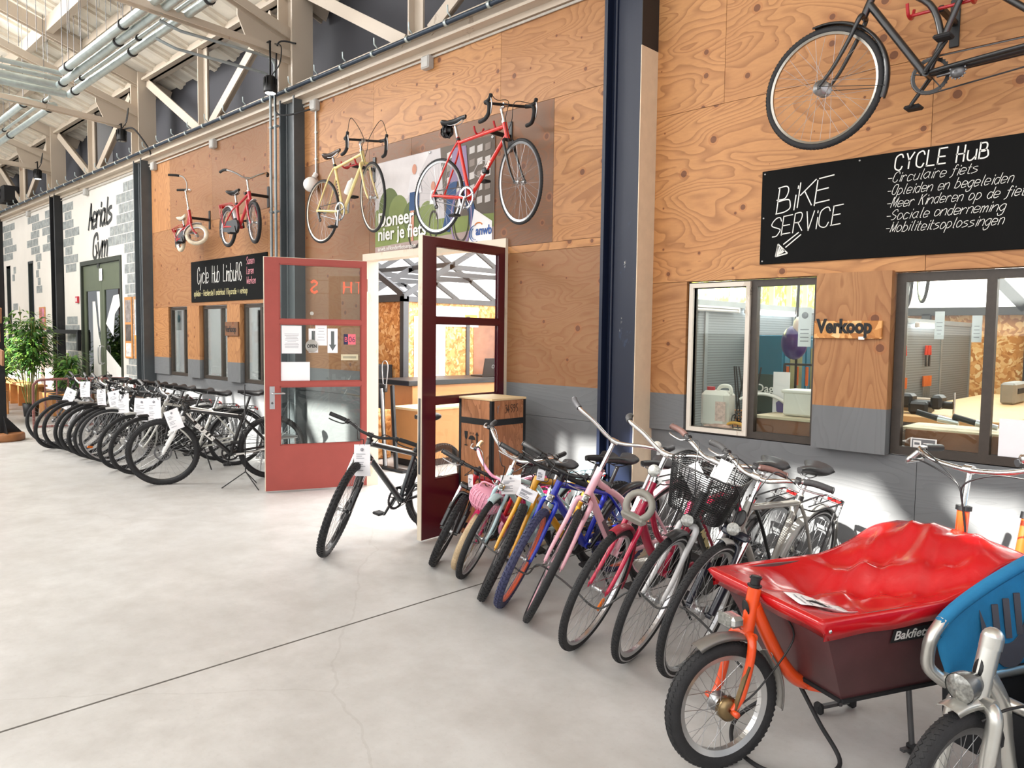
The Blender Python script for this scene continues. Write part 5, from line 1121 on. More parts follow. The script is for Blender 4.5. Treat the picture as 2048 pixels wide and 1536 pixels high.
# ------------------------------------------------------------------ doorway and its two open glazed doors
mb = MB(); mb.box(-6.90, -6.82, -.03, .12, 0, 2.50); mb.box(-4.79, -4.735, -.03, .12, 0, 2.50); mb.box(-6.82, -4.79, -.03, .12, 2.43, 2.50); struct('trim_11', mb, M_DOORCREAM)
def door(n, hinge, d, W, m, edge, hs=.055):
    d = V(d).normalized(); Y = V((0, 0, 1)).cross(d); M = Matrix(((d.x, Y.x, 0, hinge[0]), (d.y, Y.y, 0, hinge[1]), (0, 0, 1, 0), (0, 0, 0, 1)))
    Hh = 2.415; st = .15; mb = MB(); T_ = .022
    def b(x0, x1, z0, z1, mi=0): mb.box(x0, x1, -T_, T_, z0, z1, mi)
    b(.0, hs, .02, Hh); b(W-st, W-.006, .02, Hh); b(W-.006, W, .02, Hh, 1); b(hs, W-st, Hh-.06, Hh); b(hs, W-st, .02, .485); b(hs, W-st, 1.745, 1.785); b(hs, W-st, 1.10, 1.145); mb.box(0, W, -T_, T_, Hh, Hh+.004, 1)
    for z0, z1 in ((.485, 1.10), (1.145, 1.745), (1.785, Hh-.06)):
        for y in (-.017, .013): mb.box(hs, hs+.012, y, y+.004, z0, z1); mb.box(W-st-.012, W-st, y, y+.004, z0, z1); mb.box(hs, W-st, y, y+.004, z0, z0+.012); mb.box(hs, W-st, y, y+.004, z1-.012, z1)
    o = tag(mb.build('door_%d' % n, [m, M_DOORCREAM], None, M), kind='structure')
    for z0, z1 in ((.485, 1.10), (1.145, 1.745), (1.785, Hh-.06)): MB().box(hs, W-st, -.003, .003, z0, z1).build('pane', M_DOORGLASS if n == 1 else M_DOORGLASSR, o)
    for s in ((-1, 1) if n == 1 else (-1,)):
        h = MB(); h.bbox((W-.075, s*.0245, .985), (.05, .005, .235), .004); h.tube(cr([(W-.075, s*.025, 1.03), (W-.075, s*.06, 1.03), (W-.10, s*.066, 1.03), (W-.20, s*.066, 1.03)], 4), .0085, 8); h.build('door_handle', M_ALU, o)
        k = MB(); k.lathe([(0, 0), (.012, 0), (.012, .003), (0, .003)], 12, 'Y', (W-.075, s*.027, .93)); k.build('keyhole', M_STEEL, o)
    for z in (.3, 2.1):
        k = MB(); k.tube([(-.012, .0, z), (-.012, .0, z+.13)], .012, 8); k.build('hinge', M_DOORCREAM, o)
    if n == 2:
        k = MB(); k.box(W, W+.003, -.010, .010, .55, 1.15); k.build('lock_strip', M_STEEL, o)
    return M
MD1 = door(1, (-6.80, -.05), (-.403, -.915, 0), 1.045, M_DOORRED, M_DOORCREAM)
MD2 = door(2, (-4.76, -.035), (.0976, -.995, 0), 1.01, M_MAROON, M_DOORCREAM, .07)
d1 = V((-.403, -.915, 0)); n1 = V((.915, -.403, 0))
def D1(u, z, off=.006): return V((-6.80, -.05, 0))+d1*u+n1*off+V((0, 0, z))
def sheet_on(name, label, cat, o, u, w_, h_, m=None, group=None, build=None):
    """flat sheet with its centre at o, reading direction u"""
    M = frame_m(o, u, (0, 0, 1)); t = empty(name, o, label, cat, group); R3 = M.copy(); R3.translation = V((0, 0, 0))
    mb = MB(); mb.box(-w_/2, w_/2, -.0006, .0006, -h_/2, h_/2, 0, R3); mb.build('sheet', m or M_PAPER, t)
    if build:
        mb = MB(); mats = build(mb, w_, h_); mb.v = [tuple(R3 @ V(p)) for p in mb.v]; mb.build('print', mats, t)
    return t, R3
def lines(mb, w_, h_, n=8, top=.3, mi=0):
    for k in range(n):
        z = h_*(.5-top-.55*k/n); ww = w_*random.uniform(.4, .75); mb.box(-ww/2, ww/2, -.0012, -.0008, z-.002, z+.002, mi)
    return [M_GREYINK]
u1 = -d1
sheet_on('notice', 'upper white paper sheet taped inside the red door', 'notice', D1(.772, 1.582), u1, .20, .287, build=lambda m, w_, h_: lines(m, w_, h_, 10))
sheet_on('notice', 'lower wide blank white paper on the red door glass', 'notice', D1(.736, 1.249), u1, .29, .205)
def arrow(mb, w_, h_):
    mb.prism([(-.017, .10), (.017, .10), (.017, -.04), (.038, -.04), (0, -.105), (-.038, -.04), (-.017, -.04)], -.0008, 0, Matrix.Translation((0, -.0006, 0))); return [mat('grey_arrow', '5e6464', .8)]
sheet_on('notice', 'narrow paper with dark arrow right of the open sign', 'notice', D1(.357, 1.573), u1, .105, .256, build=arrow)
sheet_on('notice', 'narrow paper with arrow hidden behind the round open sign', 'notice', D1(.554, 1.573), u1, .096, .25, build=arrow)
sheet_on('notice', 'printed notice between the two arrow papers', 'notice', D1(.475, 1.66, .0075), u1, .118, .275, build=lambda m, w_, h_: lines(m, w_, h_, 5, .35))
t, R3 = sheet_on('number_sticker', 'pink and navy B06 number sticker on the red door', 'sticker', D1(.179, 1.59), u1, .126, .11, paint('f06a78', .5))
mb = MB(); mb.box(-.063, -.018, -.0012, -.0006, -.055, .055, 0, R3); mb.build('navy_patch', mat('navy_print', '262a4a', .5), t); lettering('06', .085, mat('navy_print', '262a4a', .5), t, R3 @ Matrix.Translation((-.012, -.001, -.03)), .0004, xs=.85); lettering('B', .075, paint('f06a78', .5), t, R3 @ Matrix.Translation((-.056, -.0014, -.026)), .0004, xs=.8)
sheet_on('letter_plate', 'long narrow cream label low on the middle door glass', 'label', D1(.18, 1.40), u1, .18, .062, mat('cream_label', 'c9bfa0', .6), build=lambda m, w_, h_: (m.box(-.07, .07, -.0012, -.0008, -.012, .012), [mat('label_grey', '9a947e', .6)])[1])
t = empty('open_sign', D1(.572, 1.517, .03), 'round grey OPEN sign hanging on a string in the red door', 'sign'); R3 = frame_m((0, 0, 0), u1, (0, 0, 1))
mb = MB(); mb.lathe([(0, -.003), (.066, -.003), (.066, .003), (0, .003)], 32, 'Y', M=R3); mb.build('disc', mat('sign_grey', 'a8a49e', .5), t); lettering('OPEN', .048, M_INK, t, R3 @ Matrix.Translation((-.001, -.0036, -.017)), .0006, 'CENTER', offset=.0015, xs=.8)
mb = MB(); mb.tube([R3 @ V((-.03, 0, .058)), R3 @ V((0, .02, .337)), R3 @ V((.03, 0, .058))], .0012, 4); mb.lathe([(0, 0), (.02, 0), (.008, .018), (0, .02)], 14, 'Y', M=R3 @ Matrix.Translation((0, .0, .337))); mb.build('string', mat('string_clear', 'b8b4ac', .4), t)
# neon sign further along the hall, seen mirrored in the red door
t = empty('neon_sign', (2.75, -2.85, 2.72), 'red neon letters reflected in the red door glass', 'sign'); NE = emit('neon_red', 'ff3a22', 22.0)
mb = MB()
for k, ch in enumerate('THO S'):
    if ch == ' ': continue
    P_x = lambda p, s: V((0, (.56-k*.26)-(p[0]*.19*s+(1-s)*.09), (p[1]*.30*s+(1-s)*.14)-.14))
    segs = {'T': [[(0, 1), (1, 1)], [(.5, 1), (.5, 0)]], 'H': [[(0, 0), (0, 1)], [(1, 0), (1, 1)], [(0, .5), (1, .5)]], 'O': [[(.5+.5*math.cos(a), .5+.5*math.sin(a)) for a in [2*PI*i/20 for i in range(21)]]], 'S': [[(p.x, p.z) for p in cr([(.95, 0, .85), (.5, 0, 1), (.08, 0, .78), (.5, 0, .52), (.95, 0, .25), (.5, 0, 0), (.05, 0, .15)], 5)]]}[ch]
    for s in (1.0, .78):
        for sg in segs: mb.tube([P_x(p, s) for p in sg], .008, 6)
mb.build('letters', NE, t)
mb = MB()
for y in (-.5, .5): mb.tube([(.03, y, -.14), (.03, y, 4.0)], .004, 5)
mb.bar((.03, -.75, .16), (.03, .75, .16), .02, .02); mb.bar((.03, -.75, -.14), (.03, .75, -.14), .02, .02); mb.build('hanger', M_STEEL, t)

# ------------------------------------------------------------------ signs on the wall
def board(name, label, x0, x1, z0, z1, m, cat='sign', th=.014, y=0.0):
    t = empty(name, (x0, y, z0), label, cat); mb = MB(); mb.bbox(((x1-x0)/2, -th/2-.0003, (z1-z0)/2), (x1-x0, th, z1-z0), .002); mb.build('board', m, t); return t
t = board('chalkboard', 'big chalkboard above the windows reading BIKE SERVICE and CYCLE HUB', -2.378, -.40, 2.14, 2.745, M_BOARD)
mb = MB(); u, up = (1, 0, 0), (0, 0, 1); Y_ = -.0146
strokes(mb, 'BiKE', (.10, Y_, .325), (1, 0, .12), up, .150, .007, .12, wob=.05, sx=.92); mb.build('chalk_writing', M_CHALK, t); mb = MB(); strokes(mb, 'SERViCE', (.07, Y_, .175), (1, 0, .10), up, .115, .006, .12, wob=.04, sx=.80)
mb.build('chalk_writing', M_CHALK, t); mb = MB()
for a, b in (((.13, .13), (.21, .165)), ((.145, .11), (.225, .15))): mb.bar((a[0]+.03, Y_, a[1]-.01), (b[0]+.05, Y_, b[1]+.025), .0004, .007)
for k in range(5): mb.bar((.115+.008*k, Y_, .048+.004*k), (.125+.012*k, Y_, .115-.008*k), .0004, .008)
mb.bar((.11, Y_, .045), (.125, Y_, .125), .0004, .008); mb.bar((.11, Y_, .045), (.19, Y_, .062), .0004, .008); mb.bar((.125, Y_, .125), (.19, Y_, .062), .0004, .008)
mb.build('chalk_arrow', M_CHALK, t); mb = MB()
words('CYCLE HuB', (.82, Y_, .50), (1, 0, -.0), up, .085, .0075, M_CHALK, t, slant=.1, wob=.03, sx=.70, gap=.42)
for k, s_ in enumerate(('-Circulaire fiets', '-Opleiden en begeleiden', '-Meer Kinderen op de fiets', '-Sociale onderneming', '-Mobiliteitsoplossingen')):
    words(s_, (.78, Y_, .432-.072*k), (1, 0, -.01), up, .056, .003, M_CHALK, t, slant=.35, wob=.03, sx=(.70, .62, .62, .68, .62)[k], gap=.32)
mb = MB()
for p in ((.02, .02), (.02, .3), (.02, .585), (.62, .585)): mb.lathe([(0, 0), (.006, 0), (.004, .003), (0, .003)], 8, 'Y', (p[0], -.017, p[1]))
mb.build('screw', M_ALU, t)
t = board('chalkboard', 'small chalkboard over the left windows reading Cycle Hub LimbuRG', -11.31, -9.02, 2.08, 2.672, M_BOARD)
words('Cycle Hub LimbuRG', (.22, Y_, .27), u, up, .23, .010, M_CHALK, t, slant=.05, sx=.44, gap=.17, wob=.03)
words('opleiden - Fietsherstel / onderhoud / Reparatie + verkoop', (.10, Y_, .09), u, up, .08, .006, M_CHALKY, t, slant=.05, sx=.47, gap=.2, wob=.02)
for k, s_ in enumerate(('Samen', 'Leren', 'Werken')): words(s_, (1.74, Y_, .47-.13*k), u, up, .09, .0075, M_CHALKP, t, slant=.1, sx=.52, gap=.25)
t = board('sale_sign', 'OSB sign reading Verkoop on the post between the right windows', -1.975, -1.575, 1.658, 1.765, M_OSB, th=.02, y=-.046)
lettering('Verkoop', .116, M_INK, t, Matrix.Translation((.018, -.021, .036)), .003, offset=.005, xs=.79)
mb = MB(); mb.box(.27, .305, -.023, -.02, -.006, .012); mb.build('white_clip', M_WHITE, t)
t = board('sale_sign', 'small pine sign reading Verkoop between the left windows', -10.14, -9.76, 1.60, 1.79, M_PLYRAW, th=.02, y=-.032)
lettering('Verkoop', .115, M_INK, t, Matrix.Translation((.012, -.021, .055)), .002, offset=.003, xs=.78)

# banner: printed photograph of people cycling
t = empty('banner', (-6.70, -.004, 2.46), 'printed canvas banner above the door reading Doneer nier je fiets', 'banner')
BW, BH = 1.79, .965
BM_ = {k: mat('print_'+k, v, .7, var=.06, sc=5) for k, v in dict(sky='c4bebf', sky2='d6d0d0', tree='5f6c3e', tree2='7c8852', grass='7d8a4c', build='62584f', build2='8c8078', win='c9c4c0', jean='2f4d78', skin='c98f78', shirt='dcd8da', wheel='3a302e', path='a8948e', white='f0eeee', lilac='8d7a9a').items()}
keys = list(BM_); mats = [BM_[k] for k in keys]; ki = {k: i for i, k in enumerate(keys)}
mb = MB(); mb.box(0, BW, -.004, 0, 0, BH, ki['sky']); lay = [0.0045]
def flat(poly, k, blob=False):
    lay[0] += .00012; q = [V((max(.0, min(BW, x)), -lay[0], max(.0, min(BH, z)))) for x, z in poly]; mb.poly(q, ki[k])
def ell(cx, cz, rx, rz_, k, n=20): flat([(cx+rx*math.cos(2*PI*i/n), cz+rz_*math.sin(2*PI*i/n)) for i in range(n)], k)
def ringp(cx, cz, rx, rz_, wd, k, n=28):
    lay[0] += .00012
    for i in range(n):
        a, b = 2*PI*i/n, 2*PI*(i+1)/n; mb.poly([V((cx+rx*f*math.cos(c_), -lay[0], cz+rz_*f*math.sin(c_))) for c_, f in ((a, 1), (b, 1), (b, 1-wd), (a, 1-wd))], ki[k])
flat([(0, .96), (.9, .96), (.55, .55), (0, .62)], 'sky2'); flat([(0, 0), (BW, 0), (BW, .30), (0, .30)], 'grass'); flat([(0, 0), (BW, 0), (BW, .16), (0, .10)], 'path')
for cx, cz, r, k in ((.24, .50, .19, 'tree'), (.40, .42, .18, 'tree2'), (.62, .36, .16, 'tree'), (.86, .34, .15, 'tree2'), (.06, .36, .13, 'tree2')): ell(cx, cz, r*.9, r, k)
flat([(1.05, .965), (BW, .965), (BW, .28), (1.12, .30)], 'build'); 
for i in range(6):
    for j in range(5): x = 1.15+.105*i; z = .38+.115*j; flat([(x, z), (x+.07, z+.008), (x+.07, z+.07), (x, z+.06)], 'win' if (i+j) % 3 else 'build2')
ell(.66, .82, .035, .05, 'skin'); flat([(.55, .58), (.78, .58), (.74, .76), (.60, .77)], 'shirt'); flat([(.58, .42), (.73, .42), (.74, .60), (.59, .60)], 'jean'); flat([(.60, .42), (.66, .42), (.65, .12), (.61, .12)], 'skin'); ringp(.67, .22, .11, .18, .14, 'wheel')
ell(.95, .62, .03, .045, 'skin'); flat([(.90, .45), (1.0, .45), (.99, .58), (.92, .58)], 'white'); ringp(.96, .25, .07, .14, .16, 'wheel')
flat([(1.16, .62), (1.30, .62), (1.26, .35), (1.20, .16), (1.09, .18), (1.15, .38)], 'jean'); flat([(1.34, .60), (1.46, .60), (1.56, .30), (1.58, .12), (1.49, .12), (1.46, .30)], 'jean'); ringp(1.36, .27, .15, .27, .12, 'lilac'); ringp(1.36, .27, .11, .22, .10, 'wheel'); flat([(1.18, .62), (1.46, .62), (1.42, .93), (1.24, .93)], 'lilac')
flat([(1.46, .02), (1.775, .02), (1.775, .21), (1.54, .34)], 'white')
mb.build('print', mats, t)
YB = -.0145
lettering('Doneer', .20, M_WHITE, t, Matrix.Translation((.06, YB, .305)), .0004, offset=.004, xs=.95); lettering('nier je fiets', .185, M_WHITE, t, Matrix.Translation((.06, YB, .165)), .0004, offset=.004, xs=.95); lettering('anwb.nl/kinderfietsenplan', .062, M_WHITE, t, Matrix.Translation((.06, YB, .055)), .0004)
lettering('anwb', .115, mat('logo_blue', '1f4f96', .6), t, Matrix.Translation((1.565, YB, .10)) @ Matrix.Rotation(.0, 4, 'Y'), .0004, offset=.003, xs=.85)
mb = MB()
for a0, a1, r in ((100, 300, .075), (120, 280, .055)): mb.tube([V((1.56+r*math.cos(math.radians(a)), YB, .115+r*math.sin(math.radians(a)))) for a in range(a0, a1, 12)], .008, 4, flat=.1)
mb.build('logo', mat('logo_blue', '2f70b4', .6), t); mb = MB(); mb.tube([V((1.60+.05*math.cos(math.radians(a)), YB, .18+.03*math.sin(math.radians(a)))) for a in range(20, 170, 12)], .006, 4); mb.build('logo', mat('logo_orange', 'e88a3a', .6), t)
mb = MB()
for p in ((.02, .94), (1.77, .945), (.02, .02), (1.77, .02), (.9, .945)): mb.lathe([(.006, 0), (.014, 0), (.014, .003), (.006, .003)], 12, 'Y', (p[0], -.0145, p[1]))
mb.build('eyelet', M_ALU, t)

# ------------------------------------------------------------------ transport crate by the maroon door
t = empty('transport_crate', (-4.49, -.41, 0), 'tall plywood transport crate with black edge strips beside the maroon door', 'crate')
def crate_mat():
    tt = NT('crate_ply'); v = tt.coord('Object', (1.2, 1.2, .35)); n = tt.noise(v, 3, 4, .6, 1.2); f_ = tt.math('FRACT', tt.math('MULTIPLY', n, 9.0))
    tt.link(tt.ramp(f_, [(0, lin('b87e58')), (.6, lin('a9704a')), (1, lin('94603f'))]), tt.b.inputs['Base Color']); tt.b.inputs['Roughness'].default_value = .5; return tt.m
mb = MB(); mb.bbox((0, 0, .575), (.385, .385, 1.11), .003); cb_ = mb.build('body', crate_mat(), t)
mb = MB(); mb.bbox((0, 0, 1.138), (.40, .40, .018), .004); mb.build('lid', mat('lid_ply', 'e2c79a', .55, var=.06), t)
mb = MB()
for sx in (-1, 1):
    for sy in (-1, 1): mb.box(sx*.195-.028*(sx > 0), sx*.195+.028*(sx < 0), sy*.195-.002*(sy > 0), sy*.195+.002*(sy < 0), .02, 1.128); mb.box(sx*.195-.002*(sx > 0), sx*.195+.002*(sx < 0), sy*.195-.028*(sy > 0), sy*.195+.028*(sy < 0), .02, 1.128)
for z in (.055, .30, .93):
    for s in (-1, 1): mb.box(-.193, .193, s*.1945-.001, s*.1945+.001, z, z+.05); mb.box(s*.1945-.001, s*.1945+.001, -.193, .193, z, z+.05)
mb.build('edge_strip', M_BLACK, t)
mb = MB()
for sx in (-1, 1):
    for sy in (-1, 1): mb.bbox((sx*.15, sy*.15, .012), (.06, .06, .024), .006)
mb.build('foot', M_WOODD, t)
mb = MB(); y = -.1962; c0 = -.03   # glass, umbrella and arrow handling marks
mb.prism([(c0-.095, .865), (c0-.055, .865), (c0-.06, .815), (c0-.07, .80), (c0-.08, .80), (c0-.09, .815)], -.0008, 0, Matrix.Translation((0, y, 0))); mb.box(c0-.078, c0-.072, y-.0008, y, .755, .80); mb.box(c0-.092, c0-.058, y-.0008, y, .745, .755)
mb.prism([(c0-.045+.04*(1+math.cos(math.radians(a))), .80+.035*math.sin(math.radians(a))) for a in range(0, 181, 15)], -.0008, 0, Matrix.Translation((.0, y, 0))); mb.box(c0-.008, c0-.002, y-.0008, y, .745, .80)
for dx in (-.02, 0, .02): mb.box(c0-.006+dx, c0-.002+dx, y-.0008, y, .845, .86)
mb.prism([(c0+.055, .87), (c0+.075, .84), (c0+.062, .84), (c0+.062, .76), (c0+.048, .76), (c0+.048, .84), (c0+.035, .84)], -.0008, 0, Matrix.Translation((0, y, 0))); mb.box(c0+.035, c0+.075, y-.0008, y, .745, .753); mb.build('handling_marks', M_INK, t)
mb = MB(); strokes(mb, 'Y', (.1965, -.14, 1.03), (0, 1, 0), (0, 0, 1), .06, .005, .1, wob=.05, sx=.6); mb.build('pen_letter', M_GREYINK, t); mb = MB(); strokes(mb, '34595', (.1965, -.05, 1.03), (0, 1, 0), (0, 0, 1), .06, .005, .1, wob=.05, sx=.6); mb.build('pen_number', M_INK, t)

# ------------------------------------------------------------------ lamps, pipes and cables under the roof
def spot(loc, label, top, lit=True):
    t = empty('spotlight', loc, label, 'lamp'); mb = MB(); mb.lathe([(0, .19), (.05, .19), (.062, .18), (.062, .11), (.07, .10), (.078, .02), (.07, 0), (.062, .006), (0, .006)], 24, 'Z')
    for k in range(12): a = 2*PI*k/12; mb.box(.062, .076, -.003, .003, .03, .17, 0, Matrix.Rotation(a, 4, 'Z'))
    mb.build('housing', M_BLACK, t); mb = MB()
    for k in range(6): a = 2*PI*k/6; mb.lathe([(0, .004), (.022, .004), (.022, -.002), (0, -.004)], 12, 'Z', (.036*math.cos(a), .036*math.sin(a), 0))
    mb.lathe([(0, .004), (.018, .004), (.018, -.002), (0, -.004)], 12, 'Z'); mb.build('led_lens', M_LEDSPOT if lit else M_LENS, t)
    mb = MB(); mb.bar((0, 0, .18), (0, 0, top), .022, .006); mb.bar((-.03, 0, .18), (.03, 0, .18), .02, .03); mb.bar((.01, 0, top), (-.14, 0, top), .022, .012); mb.build('bracket', M_BLACK, t)
    mb = MB(); mb.tube(cr([(.04, 0, .2), (.16, .03, .30), (.14, .06, .5), (.02, .05, top-.02)], 6), .007, 6); mb.build('cable', M_BLACK, t)
spot((-8.18, -.40, 4.37), 'lit black spotlight hanging beside the middle grey column', .58); spot((-12.91, -.40, 4.62), 'black spotlight hanging in front of the far grey column', .27, False); spot((-17.6, -.40, 4.66), 'black spotlight hanging by the black column', .34)
t = empty('loudspeaker', (-21.3, -.1, 4.62), 'black box loudspeaker on the beam at the far end', 'loudspeaker'); mb = MB(); mb.bbox((0, 0, .2), (.6, .35, .38), .03); mb.build('cabinet', M_BLACKM, t); mb = MB(); mb.lathe([(0, 0), (.13, 0), (.14, -.01), (0, -.012)], 20, 'Y', (0, -.175, .2)); mb.build('grille', M_BLACK, t)
# rod on the beam, held in clips
t = empty('service_pipe', (-20, -.13, 4.47), 'blue steel pipe clipped along the cream eaves beam', 'pipe'); mb = MB(); mb.tube([(-18, -.035, 0), (16.3, -.035, 0)], .022, 8); mb.build('pipe', mat('pipe_blue', '2a3848', .45, .2), t)
cl_m = None
for k in range(60):
    x = -17.6+k*.565
    if cl_m is None:
        mb = MB(); mb.tube([(0, .03, .06), (0, -.02, .10), (0, -.022, .16)], .008, 6); mb.lathe([(.024, -.015), (.032, -.015), (.032, .015), (.024, .015)], 12, 'X', (0, -.035, 0)); cl_m = mb.mesh('pipe_clip', M_GALV)
    link('pipe_clip', cl_m, t, Matrix.Translation((x, 0, 0)))
# thin wire moulding under the beam with junction boxes
tt = empty('wire_duct', (-20, -.012, 4.27), 'thin white cable duct along the top of the plywood', 'cable duct'); mb = MB(); mb.bar((-2, 0, 0), (16.3, 0, .03), .012, .02); mb.build('duct', mat('duct_grey', 'b3aca2', .6), tt)
for x, dd in ((-5.82, 'junction box on the plywood above the red racing bike'), (-7.84, 'junction box beside the middle grey column'), (-10.47, 'junction box on the plywood above the small red bikes'), (-12.6, 'junction box beside the far grey column'), (-15.9, 'junction box above the gym wall'), (-19.9, 'junction box on the far white wall')):
    t = empty('junction_box', (x, -.0, 4.25), 'small grey '+dd, 'junction box'); mb = MB(); mb.bbox((0, -.035, 0), (.12, .07, .12), .008); mb.build('case', mat('box_grey', 'b4b2ae', .5), t); mb = MB(); mb.bbox((0, -.072, 0), (.10, .006, .10), .004); mb.build('cover', mat('box_grey', 'b4b2ae', .5), t)
t = empty('wall_lamp', (-7.84, 0, 3.35), 'frosted white globe bulb on a thin pipe beside the yellow racing bike', 'lamp'); mb = MB(); mb.tube([(0, -.02, .12), (0, -.02, .84)], .012, 8)
for z in (.3, .6): mb.bbox((0, -.015, z), (.04, .03, .02), .004)
mb.build('pipe', M_GALV, t); mb = MB(); mb.ball((0, -.09, .0), .085, 18); mb.build('globe', mat('frosted_globe', 'eceae6', .35), t); mb = MB(); mb.tube([(0, -.02, .13), (0, -.05, .08)], .03, 10); mb.build('socket', M_WHITE, t)
# conduits down the middle grey column
for k, (x, zz) in enumerate(((-8.57, 4.72), (-8.46, 4.88))):
    t = empty('conduit', (x, -.19, 0), ('left' if k == 0 else 'right')+' one of the two steel conduits running down the middle grey column', 'conduit')
    mb = MB(); mb.tube([(0, 0, .55), (0, 0, zz-.09), (0, -.012, zz-.045), (0, -.045, zz-.012), (0, -.09, zz), (0, -1.1, zz), (-.02, -1.16, zz+.02), (-.05, -1.3, zz+.07)], .017, 8); mb.build('pipe', M_CONDUIT, t)
    mb = MB()
    for z in (.9, 2.0, 3.1, 4.1): mb.bbox((0, .01, z), (.055, .05, .025), .005)
    mb.build('clamp', M_CONDUIT, t)
t = empty('black_cable', (-8.2, -.2, 4.9), 'black cable looping down the middle column to the junction box', 'cable'); mb = MB(); mb.tube(cr([(.15, .05, .06), (-.1, -.02, .12), (-.12, -.05, -.1), (-.14, -.05, -.55), (-.10, -.05, -.7), (.10, .0, -.74), (.33, .12, -.70)], 6), .010, 6); mb.build('cable', M_RUBBER, t)
t = empty('black_cable', (-12.9, -.2, 4.8), 'black cable looping from the far spotlight to the beam', 'cable'); mb = MB(); mb.tube(cr([(0, -.15, .02), (.25, -.1, -.02), (.4, .05, -.3), (.42, .08, -.42)], 6), .014, 6); mb.build('cable', M_RUBBER, t)
# ventilation pipes hung from the roof
def pipe_run(pts, r, label, group=None, clamp=None, m=None):
    t = empty('ceiling_pipe', pts[0], label, 'pipe', group); o = V(pts[0]); mb = MB(); P = [V(p)-o for p in pts]; mb.tube(P, r, 14); mb.build('pipe', m or M_GALV, t)
    if clamp:
        for (f, hang) in clamp:
            q = P[0].lerp(P[-1], f); d = (P[-1]-P[0]).normalized(); mb = MB(); A = frame_m(q, (0, 0, 1), d); mb.lathe([(r, -.018), (r+.012, -.018), (r+.012, .018), (r, .018)], 16, 'Z', M=A); mb.build('clamp', M_BLACK, t)
            if hang: mb = MB(); y = (q+o).y; mb.tube([q+V((0, 0, r)), V((q.x, q.y, rz(y)-.06-o.z))], .004, 4); mb.build('hanger_rod', M_STEEL, t)
CL = [(.03, 1), (.28, 1), (.52, 1), (.76, 1)]
pipe_run([(-12.0, -1.53, 5.0), (-3.5, -1.53, 5.0)], .048, 'thick galvanised pipe, second from the wall in the near group', 'near ceiling pipes along the hall', CL)
pipe_run([(-11.3, -1.65, 5.02), (-3.5, -1.65, 5.02)], .048, 'thick galvanised pipe, farthest from the wall in the near group', None, CL)
pipe_run([(-12.3, -1.30, 5.0), (-3.5, -1.30, 5.0)], .048, 'thick galvanised pipe nearest the wall in the near group', None, CL)
pipe_run([(-11.6, -1.41, 5.0), (-3.5, -1.41, 5.0)], .024, 'thin galvanised pipe between the thick near ones', None, CL)
pipe_run([(-26, -1.28, 5.02), (-13.1, -1.28, 5.02)], .048, 'thick far pipe nearest the wall along the hall', None, [(.98, 1), (.8, 1), (.6, 1)])
pipe_run([(-26, -1.62, 5.02), (-13.1, -1.62, 5.02)], .048, 'thick far pipe farthest from the wall along the hall', None, [(.98, 1), (.8, 1), (.6, 1)])
pipe_run([(-26, -1.44, 5.02), (-12.7, -1.44, 5.02)], .022, 'thin far pipe between the two thick far ones', None, [(.98, 1), (.8, 1), (.6, 1)])
for k, (x, y1, r, lb) in enumerate(((-11.35, -1.65, .03, 'first'), (-11.62, -1.6, .03, 'second'), (-11.95, -1.53, .05, 'third'), (-12.3, -1.35, .05, 'fourth'), (-13.1, -1.27, .05, 'fifth'), (-12.05, -1.5, .03, 'sixth'))):
    pipe_run([(x, y1, 5.0 if k != 5 else 5.12), (x, -8.5, 5.0 if k != 5 else 5.12)], r, lb+' of the pipes crossing the hall toward the camera side', None, None)
for k, (x, y0, y1) in enumerate(((-9.9, -2.0, -1.5), (-8.9, -2.0, -1.45), (-7.9, -1.7, -1.1), (-10.8, -2.4, -1.9))):
    z0 = rz(y0)-.13; z1 = rz(y1)-.13; t = empty('mounting_rail', (x, y0, z0), ('far', 'second', 'nearest', 'outermost')[k]+' grey mounting rail with threaded rods under the roof', 'mounting rail'); mb = MB(); mb.bar((0, 0, 0), (-.1, y1-y0, z1-z0), .04, .03); mb.build('rail', mat('rail_grey', '6d7074', .5, .5), t); mb = MB()
    for f in (.08, .3, .5, .7, .92): mb.tube([(-.1*f, (y1-y0)*f, (z1-z0)*f), (-.1*f, (y1-y0)*f, 5.05-z0)], .0035, 4)
    mb.build('threaded_rod', M_STEEL, t)
